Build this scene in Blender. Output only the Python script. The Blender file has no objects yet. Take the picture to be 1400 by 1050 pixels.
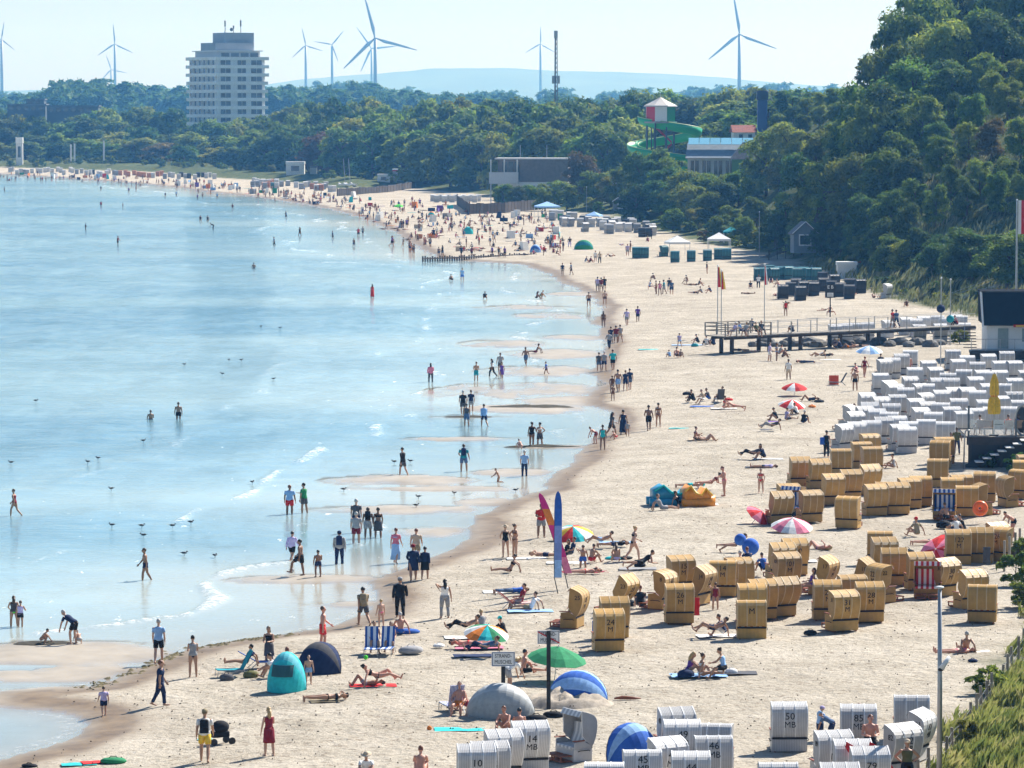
import bpy, bmesh, math, random
import numpy as np
from mathutils import Vector, Matrix, noise as mnoise
R = math.radians
rng = random.Random(7)
S = bpy.context.scene
C = S.collection

# ---------------------------------------------------------------- camera
FPX, CAMH, HORIZON = 5500.0, 22.8, 145.0          # focal length in photo pixels (1400 wide), camera height
PITCH = math.atan((525 - HORIZON) / FPX)
cam_d = bpy.data.cameras.new('camera'); cam = bpy.data.objects.new('camera', cam_d); C.objects.link(cam)
cam.location = (0, 0, CAMH); cam.rotation_euler = (math.pi / 2 - PITCH, 0, 0)
cam_d.sensor_width = 36.0; cam_d.lens = FPX / 1400 * 36.0
cam_d.clip_start = 1.0; cam_d.clip_end = 60000
S.camera = cam

# ---------------------------------------------------------------- sky, sun, exposure
SUN_EL, SUN_AZ = 43.0, 42.0                         # azimuth from the view direction (+Y) towards +X
w = bpy.data.worlds.new('World'); S.world = w; w.use_nodes = True
nt = w.node_tree; nt.nodes.clear()
sky = nt.nodes.new('ShaderNodeTexSky'); sky.sky_type = 'NISHITA'; sky.sun_disc = False
sky.sun_elevation = R(SUN_EL); sky.sun_rotation = R(SUN_AZ)
sky.air_density = 1.0; sky.dust_density = 0.4; sky.ozone_density = 5.8; sky.altitude = 20
bg = nt.nodes.new('ShaderNodeBackground'); bg.inputs[1].default_value = 0.062
out = nt.nodes.new('ShaderNodeOutputWorld')
nt.links.new(sky.outputs[0], bg.inputs[0]); nt.links.new(bg.outputs[0], out.inputs[0])
sl = bpy.data.lights.new('sun', 'SUN'); sl.energy = 5.0; sl.angle = R(0.55); sl.color = (1.0, 0.965, 0.91)
sun = bpy.data.objects.new('sun', sl); C.objects.link(sun)
sd = Vector((math.sin(R(SUN_AZ)) * math.cos(R(SUN_EL)), math.cos(R(SUN_AZ)) * math.cos(R(SUN_EL)), math.sin(R(SUN_EL))))
sun.rotation_euler = sd.to_track_quat('Z', 'Y').to_euler(); sun.location = (200, 200, 400)
S.view_settings.view_transform = 'Standard'; S.view_settings.look = 'None'
S.view_settings.gamma = 1.0; S.view_settings.use_curve_mapping = False
S.view_settings.exposure = 0.93
S.cycles.use_denoising = True
S.cycles.max_bounces = 6; S.cycles.diffuse_bounces = 3; S.cycles.glossy_bounces = 3
S.cycles.transparent_max_bounces = 12; S.cycles.volume_bounces = 0
S.cycles.caustics_reflective = False; S.cycles.caustics_refractive = False
S.cycles.sample_clamp_indirect = 4.0

# ---------------------------------------------------------------- pixel -> place helpers (for measuring the photo)
SP, CP = math.sin(PITCH), math.cos(PITCH)
def ray(px, py):
    dx, dz = (px - 700) / FPX, (525 - py) / FPX
    return dx, CP + SP * dz, -SP + CP * dz
def flat(px, py, z=0.0):
    dx, dy, dz = ray(px, py)
    t = (z - CAMH) / dz
    return dx * t, dy * t
def at(px, py, Y):
    dx, dy, dz = ray(px, py)
    t = Y / dy
    return Vector((dx * t, Y, CAMH + dz * t))

# ---------------------------------------------------------------- scene helpers
def tag(o, label=None, cat=None, group=None, kind=None):
    if label: o['label'] = label
    if cat: o['category'] = cat
    if group: o['group'] = group
    if kind: o['kind'] = kind
    return o
def link(name, me, parent=None, mats=None, loc=None, rot=None, scale=None):
    o = bpy.data.objects.new(name, me); C.objects.link(o)
    if parent is not None: o.parent = parent
    if loc is not None: o.location = loc
    if rot is not None: o.rotation_euler = rot if hasattr(rot, '__len__') else (0, 0, rot)
    if scale is not None: o.scale = (scale,) * 3 if not hasattr(scale, '__len__') else scale
    if mats is not None and me is not None:
        if not me.materials: me.materials.append(mats)
        elif me.materials[0] != mats:
            o.material_slots[0].link = 'OBJECT'; o.material_slots[0].material = mats
    return o
def empty(name, loc, rz=0.0):
    o = bpy.data.objects.new(name, None); C.objects.link(o)
    o.location = loc; o.rotation_euler = (0, 0, rz); o.empty_display_size = 0.2
    return o
class MB:
    """collects simple shapes into one mesh"""
    def __init__(s): s.v, s.f, s.m, s.uv = [], [], [], None
    def add(s, vs, fs, mi=0):
        b = len(s.v); s.v += [tuple(p) for p in vs]; s.f += [tuple(i + b for i in f) for f in fs]; s.m += [mi] * len(fs)
        return s
    def box(s, x0, x1, y0, y1, z0, z1, mi=0, M=None):
        vs = [Vector(p) for p in ((x0,y0,z0),(x1,y0,z0),(x1,y1,z0),(x0,y1,z0),(x0,y0,z1),(x1,y0,z1),(x1,y1,z1),(x0,y1,z1))]
        if M is not None: vs = [M @ p for p in vs]
        return s.add(vs, [(3,2,1,0),(4,5,6,7),(0,1,5,4),(1,2,6,5),(2,3,7,6),(3,0,4,7)], mi)
    def bbox(s, x0, x1, y0, y1, z0, z1, b=0.02, mi=0, M=None):
        """box with chamfered vertical and top edges"""
        xs = [(x0+b,y0),(x1-b,y0),(x1,y0+b),(x1,y1-b),(x1-b,y1),(x0+b,y1),(x0,y1-b),(x0,y0+b)]
        cx, cy = (x0+x1)/2, (y0+y1)/2
        r = [[(x,y,z0) for x,y in xs], [(x,y,z1-b) for x,y in xs],
             [(cx+(x-cx)*max(0,(abs(x1-x0)/2-b)/(abs(x1-x0)/2)), cy+(y-cy)*max(0,(abs(y1-y0)/2-b)/(abs(y1-y0)/2)), z1) for x,y in xs]]
        return s.loft(r, mi, M=M)
    def loft(s, rings, mi=0, caps=True, close=True, M=None):
        n = len(rings[0]); vs = [Vector(p) for r in rings for p in r]
        if M is not None: vs = [M @ p for p in vs]
        fs = []
        for k in range(len(rings) - 1):
            for i in range(n if close else n - 1):
                j = (i + 1) % n
                fs.append((k*n+i, k*n+j, (k+1)*n+j, (k+1)*n+i))
        if caps:
            fs.append(tuple(range(n-1, -1, -1))); fs.append(tuple((len(rings)-1)*n + i for i in range(n)))
        return s.add(vs, fs, mi)
    def tube(s, p0, p1, r0, r1=None, n=8, mi=0, caps=True):
        p0, p1 = Vector(p0), Vector(p1); r1 = r0 if r1 is None else r1
        d = (p1 - p0).normalized(); a = d.orthogonal().normalized(); b = d.cross(a)
        rg = [[p + (a*math.cos(t) + b*math.sin(t)) * r for t in [2*math.pi*i/n for i in range(n)]] for p, r in ((p0, r0), (p1, r1))]
        return s.loft(rg, mi, caps)
    def path(s, pts, r, n=6, mi=0):
        pts = [Vector(p) for p in pts]; rg = []
        up = None
        for i, p in enumerate(pts):
            d = (pts[min(i+1, len(pts)-1)] - pts[max(i-1, 0)]).normalized()
            a = d.orthogonal().normalized() if up is None else (up - d * up.dot(d)).normalized()
            up = a; b = d.cross(a); rr = r[i] if hasattr(r, '__len__') else r
            rg.append([p + (a*math.cos(t) + b*math.sin(t)) * rr for t in [2*math.pi*k/n for k in range(n)]])
        return s.loft(rg, mi)
    def ell(s, c, rx, ry, rz, n=10, m=7, mi=0, M=None):
        rings = []
        for k in range(m + 1):
            t = math.pi * (k + 0.02) / (m + 0.04) - math.pi / 2
            rings.append([(c[0]+rx*math.cos(t)*math.cos(2*math.pi*i/n), c[1]+ry*math.cos(t)*math.sin(2*math.pi*i/n), c[2]+rz*math.sin(t)) for i in range(n)])
        return s.loft(rings, mi, M=M)
    def mesh(s, name, mats=(), smooth=False):
        me = bpy.data.meshes.new(name); me.from_pydata(s.v, [], s.f)
        for m in (mats if isinstance(mats, (list, tuple)) else [mats]): me.materials.append(m)
        if len(set(s.m)) > 1: me.polygons.foreach_set('material_index', s.m)
        if smooth: me.polygons.foreach_set('use_smooth', [True] * len(me.polygons))
        me.update(); return me
def np_mesh(name, V, F, smooth=True):
    me = bpy.data.meshes.new(name); n = F.shape[1]
    me.vertices.add(len(V)); me.vertices.foreach_set('co', np.ascontiguousarray(V, dtype=np.float32).ravel())
    me.loops.add(F.size); me.loops.foreach_set('vertex_index', np.ascontiguousarray(F, dtype=np.int32).ravel())
    me.polygons.add(len(F)); me.polygons.foreach_set('loop_start', np.arange(0, F.size, n, dtype=np.int32))
    me.polygons.foreach_set('loop_total', np.full(len(F), n, dtype=np.int32))
    if smooth: me.polygons.foreach_set('use_smooth', np.ones(len(F), dtype=bool))
    me.update(); me.validate(); return me

# ---------------------------------------------------------------- materials
MATS = {}
def nodes(name):
    m = bpy.data.materials.new(name); m.use_nodes = True
    t = m.node_tree; p = t.nodes['Principled BSDF']
    return m, t, p, t.nodes.new, t.links.new
def mat(name, col, rough=0.6, var=0.12, scale=6.0, bump=0.0, metal=0.0, bscale=None, spec=0.4, dirt=None, coord='Object'):
    """plain coloured material with a mottled tone and optional fine relief"""
    if name in MATS: return MATS[name]
    m, t, p, N, L = nodes(name)
    p.inputs['Roughness'].default_value = rough; p.inputs['Metallic'].default_value = metal
    p.inputs['Specular IOR Level'].default_value = spec
    tc = N('ShaderNodeTexCoord'); nz = N('ShaderNodeTexNoise'); nz.inputs['Scale'].default_value = scale; nz.inputs['Detail'].default_value = 4
    L(tc.outputs[coord], nz.inputs['Vector'])
    rp = N('ShaderNodeValToRGB'); e = rp.color_ramp.elements
    e[0].position, e[1].position = 0.3, 0.7
    e[0].color = tuple(c * (1 - var) for c in col) + (1,); e[1].color = tuple(min(1, c * (1 + var)) for c in col) + (1,)
    L(nz.outputs['Fac'], rp.inputs[0])
    oi = N('ShaderNodeObjectInfo'); hv = N('ShaderNodeHueSaturation'); mr = N('ShaderNodeMapRange')
    mr.inputs['To Min'].default_value = 1 - var * 0.8; mr.inputs['To Max'].default_value = 1 + var * 0.8
    L(oi.outputs['Random'], mr.inputs['Value']); L(mr.outputs[0], hv.inputs['Value']); L(rp.outputs[0], hv.inputs['Color'])
    L(hv.outputs[0], p.inputs['Base Color'])
    if bump:
        b = N('ShaderNodeBump'); n2 = N('ShaderNodeTexNoise'); n2.inputs['Scale'].default_value = bscale or scale * 6
        b.inputs['Strength'].default_value = bump; b.inputs['Distance'].default_value = 0.02
        L(tc.outputs[coord], n2.inputs['Vector']); L(n2.outputs['Fac'], b.inputs['Height']); L(b.outputs[0], p.inputs['Normal'])
    MATS[name] = m
    return m
# ================================================================ THE SETTING: sand, sea, hills
SHORE_PX = [(0,1046),(40,1030),(88,1008),(106,990),(96,978),(60,972),(20,969),(-6,967),
            (-6,946),(60,945),(115,940),(150,928),(185,914),(215,902),(250,888),(300,879),(350,872),(400,867),(440,862),(480,853),(508,840),(518,825),(517,808),(508,796),
            (530,786),(575,774),(612,756),(640,738),(648,720),(640,706),(672,694),(720,678),(748,668),(752,652),(775,634),(795,620),(797,612),
            (822,592),(840,574),(838,562),(800,554),(806,540),(824,524),(812,504),(815,492),(832,472),(822,456),(812,444),(826,424),(814,404),(770,388),(748,372),(712,362),
            (640,357),(600,354),(566,336),(546,320),(505,302),(470,290),(420,280),(380,273),(300,264),(240,256),(180,250),(100,244),(40,240),(0,238)]
DUNE_PX = [(1400,880),(1440,760),(1440,640),(1425,560),(1410,478),(1340,436),(1250,416),(1190,402),(1130,374),(1060,350),(1000,341),(930,328),(885,312),(820,294),(770,290),
           (730,282),(660,266),(600,261),(560,257),(500,258),(450,258),(400,249),(290,243),(200,235),(100,232),(0,229)]
shore = [(-44.0, -60.0), (-36.0, 40.0), (-26.0, 105.0)] + [flat(*p) for p in SHORE_PX] + [(-300, 1390), (-700, 1560), (-2500, 2300), (-9000, 4500)]
dune = [(34.0, -60.0), (26.0, 60.0), (11.6, 118.0), (14.9, 137.0), (18.0, 149.0)] + [flat(px, py, 0.7) for px, py in DUNE_PX] + [(-300, 1490), (-700, 1680), (-2500, 2450), (-9000, 4700)]
SH = np.array(shore); DU = np.array(dune)
def seg_dist(P, poly):
    d = np.full(len(P), 1e18)
    if len(P) < 3000:                                       # few points: all segments at once
        a, ab = poly[:-1], poly[1:] - poly[:-1]
        r = P[:, None, :] - a[None]; t = np.clip((r * ab).sum(2) / (ab * ab).sum(1), 0, 1)
        return np.sqrt(((r - t[:, :, None] * ab) ** 2).sum(2).min(1))
    for a, b in zip(poly[:-1], poly[1:]):
        ab = b - a; t = np.clip(((P - a) @ ab) / (ab @ ab), 0, 1)
        q = a + t[:, None] * ab
        d = np.minimum(d, ((P - q) ** 2).sum(1))
    return np.sqrt(d)
def inside(P, poly):
    c = np.zeros(len(P), dtype=bool); x, y = P[:, 0], P[:, 1]
    if len(P) < 3000:
        a, b = poly, np.roll(poly, -1, axis=0); X_, Y_ = x[:, None], y[:, None]
        k = ((a[:, 1] > Y_) != (b[:, 1] > Y_)) & (X_ < (b[:, 0] - a[:, 0]) * (Y_ - a[:, 1]) / (b[:, 1] - a[:, 1] + 1e-12) + a[:, 0])
        return (k.sum(1) % 2).astype(bool)
    for a, b in zip(poly, np.roll(poly, -1, axis=0)):
        k = ((a[1] > y) != (b[1] > y)) & (x < (b[0] - a[0]) * (y - a[1]) / (b[1] - a[1] + 1e-12) + a[0])
        c ^= k
    return c
LAND = np.vstack([SH, [[-9000, 60000], [60000, 60000], [60000, -60]]])
INL = np.vstack([DU, [[-9000, 60000], [60000, 60000], [60000, -60]]])
def sstep(a, b, x):
    t = np.clip((x - a) / (b - a), 0, 1); return t * t * (3 - 2 * t)
# exposed wet sand bars and spits in the shallows: photo ellipse (cx, cy, rx, ry, height)
BARS_PX = [(60,893,150,16,.10),(120,916,70,5,.05),(20,925,110,9,.08),(60,955,120,14,.12),(420,792,95,6,.07),(600,812,30,8,.05),(480,827,60,5,.05),
           (540,697,110,6,.06),(560,657,100,7,.06),(620,668,110,4,.04),(690,687,60,6,.06),(600,728,70,8,.06),(700,646,60,5,.05),
           (745,611,70,3,.08),(720,560,75,6,.08),(640,570,60,3,.06),(700,533,110,10,.06),(770,548,60,6,.08),(740,508,90,7,.06),(760,484,70,6,.06),(790,462,50,4,.05),(770,432,60,5,.05),
           (690,470,60,5,.04),(650,600,90,3,.05),(790,402,40,3,.06),(720,420,60,3,.04)]
BARS = []
for cx, cy, rx, ry, hh in BARS_PX:
    x0, y0 = flat(cx, cy); x1, _ = flat(cx + rx, cy); _, ya = flat(cx, cy + ry); _, yb = flat(cx, cy - ry)
    BARS.append((x0, (ya + yb) / 2, abs(x1 - x0), abs(yb - ya) / 2, hh))
def vnoise(P, sc, seed=0, oct=3):
    """cheap value noise"""
    r = np.zeros(len(P)); amp = 1.0; tot = 0
    for o in range(oct):
        Q = P * (sc * 2 ** o) + seed * 17.3 + o * 5.7
        i = np.floor(Q).astype(np.int64); f = Q - i; f = f * f * (3 - 2 * f)
        def h(ix, iy):
            n = (ix * 374761393 + iy * 668265263 + seed * 974711) & 0x7fffffff
            n = ((n ^ (n >> 13)) * 1274126177) & 0x7fffffff
            return ((n ^ (n >> 16)) & 0xffff) / 65535.0
        a, b, c, d = h(i[:,0], i[:,1]), h(i[:,0]+1, i[:,1]), h(i[:,0], i[:,1]+1), h(i[:,0]+1, i[:,1]+1)
        r += amp * ((a*(1-f[:,0]) + b*f[:,0])*(1-f[:,1]) + (c*(1-f[:,0]) + d*f[:,0])*f[:,1]); tot += amp; amp *= .5
    return r / tot
def bluff(X, Y):
    return 21 * sstep(38, 72, X + (Y - 560) * .03) * sstep(455, 545, Y - (X - 60) * 1.0) * (1 - sstep(760, 1100, Y) * .75) + 6 * sstep(72, 200, X) * sstep(455, 600, Y)
def heights(P, fine=True):
    X, Y = P[:, 0], P[:, 1]
    ds = seg_dist(P, SH); land = inside(P, LAND); ds = np.where(land, ds, -ds)
    dd = seg_dist(P, DU); inl = inside(P, INL); dd = np.where(inl, dd, -dd)
    ds = ds + (vnoise(P * [1, .5], .25, 3) - .5) * np.clip(1.0 + Y / 400, 0, 4)
    h = np.where(ds > 0, .03 + .62 * (1 - np.exp(-np.maximum(ds, 0) / 9.0)) + .04 * np.minimum(ds, 3) / 3, -.9 * (1 - np.exp(np.minimum(ds, 0) / 40.0)) + .02 * np.minimum(0, ds) * 0)
    for bx, by, rx, ry, hh in BARS:
        q = ((X - bx) / rx) ** 2 + ((Y - by) / ry) ** 2
        k = q < 4
        if k.any(): q[k] += (vnoise(P[k] * [.35, .12], .8, 6, 3) - .5) * 1.9
        if k.any():
            b = hh * (1.0 - q[k]) * .8 + (vnoise(P[k] * [.5, .12], .5, 5) - .5) * .11 + (vnoise(P[k] * [.7, .22], 1.6, 8) - .5) * .05
            h[k] = np.where(ds[k] < 1.0, np.maximum(h[k], np.where(q[k] < 1.3, b, h[k])), h[k])
    near = (Y < 170)
    up = np.where(near, 3.6 * sstep(0, 9, dd), 1.8 * sstep(0, 14, dd) + 3.0 * sstep(14, 160, dd) + 3.5 * sstep(160, 500, dd))
    h = h + np.where(dd > 0, up, 0)
    mid = (Y > 165) & (Y < 430)
    h = h + np.where(dd > 0, np.where(mid, 1.6 * sstep(4, 60, dd), 0), 0)
    h = h + np.where(dd > 0, bluff(X, Y) * sstep(0, 12, dd), 0)
    return h, ds, dd
def gh(x, y):
    return float(heights(np.array([[x, y]], dtype=float))[0][0])
def ground(px, py):
    """point of the beach that the photo pixel shows"""
    zs = np.linspace(12, 0, 61); dx, dy, dz = ray(px, py); t = (zs - CAMH) / dz
    Q = np.stack([dx * t, dy * t], 1); h = np.maximum(heights(Q)[0], 0.0); k = int(np.argmax(h >= zs - 1e-9))
    lo, hi = (zs[k - 1], zs[k]) if k else (zs[0], zs[0])
    zz = np.linspace(lo, hi, 24); t = (zz - CAMH) / dz; Q = np.stack([dx * t, dy * t], 1); h = np.maximum(heights(Q)[0], 0.0); j = int(np.argmax(h >= zz - 1e-9))
    return Vector((float(Q[j, 0]), float(Q[j, 1]), float(h[j])))

def grid_mesh(name, ys, us, hfun):
    Y = np.repeat(ys, len(us)); U = np.tile(us, len(ys))
    X = U * (Y + 60)
    P = np.stack([X, Y], 1)
    z, attrs = hfun(P)
    n, m = len(us), len(ys)
    i = (np.arange(m - 1)[:, None] * n + np.arange(n - 1)[None, :]).ravel()
    F = np.stack([i, i + 1, i + n + 1, i + n], 1)
    me = np_mesh(name, np.column_stack([P, z]), F)
    for k, a in attrs.items():
        at_ = me.attributes.new(k, 'FLOAT', 'POINT'); at_.data.foreach_set('value', a.astype(np.float32))
    return me
def graded(a, b, n): return a * (b / a) ** (np.arange(n) / (n - 1))
def g_fun(P):
    h, ds, dd = heights(P)
    beach = (ds > 1.5) & (dd < 2)
    amp = sstep(1.5, 8, ds) * np.clip(1 - dd / 4, 0, 1)
    h = h + np.where(ds > 0, amp * ((vnoise(P, .9, 11, 3) - .5) * .13 + (vnoise(P, .12, 12, 2) - .5) * .18), 0)
    h = h + np.where(dd > 3, (vnoise(P, .15, 14, 3) - .5) * .8, 0)
    wet = np.where(ds < 0, 1.0, np.exp(-np.maximum(ds - .2 - 2.0 * vnoise(P * [1, .4], .12, 21), 0) / 1.1))
    veg = sstep(-.5, 2.5, dd + (vnoise(P, .2, 31) - .5) * 5)
    berm = np.exp(-((ds - 1.2) / 1.5) ** 2)
    return h, {'wet': wet, 'veg': veg, 'berm': berm, 'film': np.exp(-np.maximum(h - .004, 0) / .022) * (ds < 2.0)}
ys = np.concatenate([np.linspace(-50, 105, 30)[:-1], graded(105, 1600, 640)[:-1], graded(1600, 12000, 50)])
us = np.concatenate([np.linspace(-1.6, -.19, 34)[:-1], np.linspace(-.19, .19, 420)[:-1], np.linspace(.19, 1.6, 34)])
gme = grid_mesh('ground', ys, us, g_fun)
m, t, p, N, L = nodes('sand_ground'); MATS['sand'] = m
tc = N('ShaderNodeTexCoord')
def nz(scale, detail=4, rough=.6, vec=None):
    n = N('ShaderNodeTexNoise'); n.inputs['Scale'].default_value = scale; n.inputs['Detail'].default_value = detail; n.inputs['Roughness'].default_value = rough
    L((vec or tc.outputs['Object']), n.inputs['Vector']); return n
def ramp(fac, stops):
    r = N('ShaderNodeValToRGB'); L(fac, r.inputs[0]); el = r.color_ramp.elements
    while len(el) < len(stops): el.new(.5)
    for e, (po, co) in zip(el, stops): e.position = po; e.color = tuple(co) + (1,) if len(co) == 3 else co
    return r
def mix(f, a, b, bt='MIX'):
    x = N('ShaderNodeMix'); x.data_type = 'RGBA'; x.blend_type = bt
    for s_, v in ((x.inputs[0], f), (x.inputs[6], a), (x.inputs[7], b)):
        if hasattr(v, 'is_linked') or hasattr(v, 'links'): L(v, s_)
        elif isinstance(v, (int, float)): s_.default_value = v
        else: s_.default_value = tuple(v) + (1,)
    return x.outputs[2]
def attr(n):
    a = N('ShaderNodeAttribute'); a.attribute_name = n; return a.outputs['Fac']
wet, veg = attr('wet'), attr('veg')
dry = ramp(nz(.35, 5).outputs['Fac'], [(.3, (.39, .345, .275)), (.5, (.475, .425, .345)), (.72, (.565, .51, .425))]).outputs[0]
path_ = ramp(nz(.07, 3, .6).outputs['Fac'], [(.35, (.90, .89, .88)), (.62, (1.04, 1.04, 1.04))]).outputs[0]
dry = mix(1.0, dry, path_, 'MULTIPLY')
speck_shade = ramp(nz(3.2, 3, .7).outputs['Fac'], [(.32, (.55, .51, .47)), (.47, (1, 1, 1))]).outputs[0]  # dark specks, also painting the shade of footprint dimples into the sand
dry = mix(1.0, dry, speck_shade, 'MULTIPLY')
peb = ramp(nz(9.0, 2, .8).outputs['Fac'], [(.30, (.55, .52, .5)), (.40, (1, 1, 1))]).outputs[0]
dry = mix(.8, dry, peb, 'MULTIPLY')
wetc = ramp(nz(.5, 4).outputs['Fac'], [(.3, (.31, .265, .205)), (.7, (.43, .375, .30))]).outputs[0]
wetc = mix(attr('berm'), wetc, ramp(nz(.8, 5, .7).outputs['Fac'], [(.35, (.125, .082, .045)), (.65, (.24, .17, .10))]).outputs[0])
wr = ramp(wet, [(.05, (0,)*3), (.75, (1,)*3)]).outputs[0]
sandc = mix(wr, dry, wetc)
gr = ramp(nz(.6, 6, .7).outputs['Fac'], [(.3, (.035, .06, .018)), (.5, (.075, .10, .03)), (.68, (.17, .16, .065)), (.8, (.30, .25, .15))]).outputs[0]
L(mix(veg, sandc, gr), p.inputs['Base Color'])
rr = N('ShaderNodeMapRange'); L(wr, rr.inputs['Value']); rr.inputs['To Min'].default_value = .95; rr.inputs['To Max'].default_value = .55
fl = attr('film'); fr_ = N('ShaderNodeMix'); L(fl, fr_.inputs[0]); L(rr.outputs[0], fr_.inputs[2]); fr_.inputs[3].default_value = .07; L(fr_.outputs[0], p.inputs['Roughness'])
sr = N('ShaderNodeMapRange'); L(wr, sr.inputs['Value']); sr.inputs['To Min'].default_value = .12; sr.inputs['To Max'].default_value = .35
L(sr.outputs[0], p.inputs['Specular IOR Level'])
b1 = N('ShaderNodeBump'); b1.inputs['Distance'].default_value = .30
inv = N('ShaderNodeMath'); inv.operation = 'SUBTRACT'; inv.inputs[0].default_value = 1.0; L(wr, inv.inputs[1]); L(inv.outputs[0], b1.inputs['Strength'])
L(nz(1.5, 6, .72).outputs['Fac'], b1.inputs['Height']); L(b1.outputs[0], p.inputs['Normal'])
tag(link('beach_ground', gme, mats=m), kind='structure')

# ---- sea
def w_fun(P):
    h, ds, dd = heights(P)
    X, Y = P[:, 0], P[:, 1]
    depth = np.clip(-h, 0, 2)
    off = np.maximum(-ds, 0)
    n1 = vnoise(P * [1.0, .35], .05, 41, 3)
    z = .05 * np.sin(off * .75 + n1 * 9) * sstep(.05, .5, depth) + (vnoise(P * [.6, 1.5], .55, 42, 2) - .5) * .10 * sstep(.02, .4, depth)
    crest = np.sin(off * .55 + n1 * 10 + X * .05)
    brk = sstep(.955, 1.0, crest) * sstep(.46, .64, vnoise(P * [1.0, .45], .36, 43, 3)) * sstep(.02, .10, depth) * (1 - sstep(.26, .55, depth))
    z = z + brk * .12
    lap = np.exp(-((off - .5) / .5) ** 2) * sstep(.35, .6, vnoise(P, .2, 44))
    return z, {'depth': depth, 'foam': np.clip(brk + .5 * lap, 0, 1)}
ys2 = np.concatenate([np.linspace(-50, 130, 20)[:-1], graded(130, 1500, 620)[:-1], graded(1500, 9000, 26)])
us2 = np.concatenate([np.linspace(-2.2, -.17, 30)[:-1], np.linspace(-.17, .06, 300)])
wme = grid_mesh('sea', ys2, us2, w_fun)
m, t, p, N, L = nodes('sea_water'); MATS['sea'] = m
tc = N('ShaderNodeTexCoord'); geo = N('ShaderNodeNewGeometry')
mp = N('ShaderNodeMapping'); mp.inputs['Scale'].default_value = (.35, 1.0, 1.0); L(geo.outputs['Position'], mp.inputs['Vector'])
dep, fo = attr('depth'), attr('foam')
big = nz(.02, 3, .5, mp.outputs[0])
colr = ramp(dep, [(0.0, (.56, .57, .54)), (.12, (.46, .54, .56)), (.35, (.25, .37, .42)), (.7, (.13, .25, .31))]).outputs[0]
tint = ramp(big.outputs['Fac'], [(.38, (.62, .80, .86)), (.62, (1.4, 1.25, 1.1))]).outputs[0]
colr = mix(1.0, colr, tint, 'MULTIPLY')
fn = ramp(nz(2.4, 5, .8).outputs['Fac'], [(.46, (0,)*3), (.66, (.9,)*3)]).outputs[0]
ff = N('ShaderNodeMath'); ff.operation = 'MULTIPLY'; L(fo, ff.inputs[0]); L(fn, ff.inputs[1])
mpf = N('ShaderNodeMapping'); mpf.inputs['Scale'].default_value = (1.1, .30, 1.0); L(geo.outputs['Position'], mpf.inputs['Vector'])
foam_glint = ramp(nz(1.0, 5, .72, mpf.outputs[0]).outputs['Fac'], [(.655, (0,)*3), (.72, (.8,)*3)]).outputs[0]  # white flecks: bits of foam, and sparkle glints painted into the water colour
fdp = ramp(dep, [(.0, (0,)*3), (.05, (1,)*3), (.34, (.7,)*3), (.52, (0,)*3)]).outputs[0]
fk = N('ShaderNodeMath'); fk.operation = 'MULTIPLY'; L(foam_glint, fk.inputs[0]); L(fdp, fk.inputs[1])
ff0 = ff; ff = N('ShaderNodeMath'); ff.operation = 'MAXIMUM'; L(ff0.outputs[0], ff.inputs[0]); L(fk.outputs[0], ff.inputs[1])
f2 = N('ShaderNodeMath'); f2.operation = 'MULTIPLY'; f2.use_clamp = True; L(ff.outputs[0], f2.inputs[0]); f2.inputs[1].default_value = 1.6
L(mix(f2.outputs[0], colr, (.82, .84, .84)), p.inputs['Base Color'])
ro = N('ShaderNodeMapRange'); L(f2.outputs[0], ro.inputs['Value']); ro.inputs['To Min'].default_value = .12; ro.inputs['To Max'].default_value = .7
L(ro.outputs[0], p.inputs['Roughness']); p.inputs['IOR'].default_value = 1.33
al = ramp(dep, [(0.0, (.25,)*3), (.06, (.6,)*3), (.3, (1,)*3)]).outputs[0]
amx = N('ShaderNodeMath'); amx.operation = 'MAXIMUM'; L(al, amx.inputs[0]); L(f2.outputs[0], amx.inputs[1]); L(amx.outputs[0], p.inputs['Alpha'])
wv = nz(1.1, 5, .62, mp.outputs[0]); w2 = nz(.16, 3, .5, mp.outputs[0])
ad = N('ShaderNodeMath'); ad.operation = 'MULTIPLY_ADD'; L(w2.outputs['Fac'], ad.inputs[0]); ad.inputs[1].default_value = 2.0; L(wv.outputs['Fac'], ad.inputs[2])
bp = N('ShaderNodeBump'); bp.inputs['Distance'].default_value = .55
bs = ramp(dep, [(0.0, (.02,)*3), (.2, (.12,)*3), (.6, (.65,)*3)]).outputs[0]
band = ramp(nz(.035, 3, .55, mp.outputs[0]).outputs['Fac'], [(.38, (.35,)*3), (.62, (1.0,)*3)]).outputs[0]
bm_ = N('ShaderNodeMath'); bm_.operation = 'MULTIPLY'; L(bs, bm_.inputs[0]); L(band, bm_.inputs[1]); mp2 = N('ShaderNodeMapping'); mp2.inputs['Scale'].default_value = (.16, .055, 1.0); L(geo.outputs['Position'], mp2.inputs['Vector'])
mp3 = N('ShaderNodeMapping'); mp3.inputs['Scale'].default_value = (.55, .17, 1.0); L(geo.outputs['Position'], mp3.inputs['Vector'])
st1 = ramp(nz(1.0, 4, .65, mp2.outputs[0]).outputs['Fac'], [(.36, (.25,)*3), (.64, (1.25,)*3)]).outputs[0]
st2 = ramp(nz(1.0, 4, .7, mp3.outputs[0]).outputs['Fac'], [(.38, (.35,)*3), (.62, (1.3,)*3)]).outputs[0]
bq = N('ShaderNodeMath'); bq.operation = 'MULTIPLY'; L(st1, bq.inputs[0]); L(st2, bq.inputs[1])
br_ = N('ShaderNodeMath'); br_.operation = 'MULTIPLY'; L(bm_.outputs[0], br_.inputs[0]); L(bq.outputs[0], br_.inputs[1]); L(br_.outputs[0], bp.inputs['Strength'])
L(ad.outputs[0], bp.inputs['Height']); L(bp.outputs[0], p.inputs['Normal'])
tag(link('sea_water', wme, mats=m), kind='structure')

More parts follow.
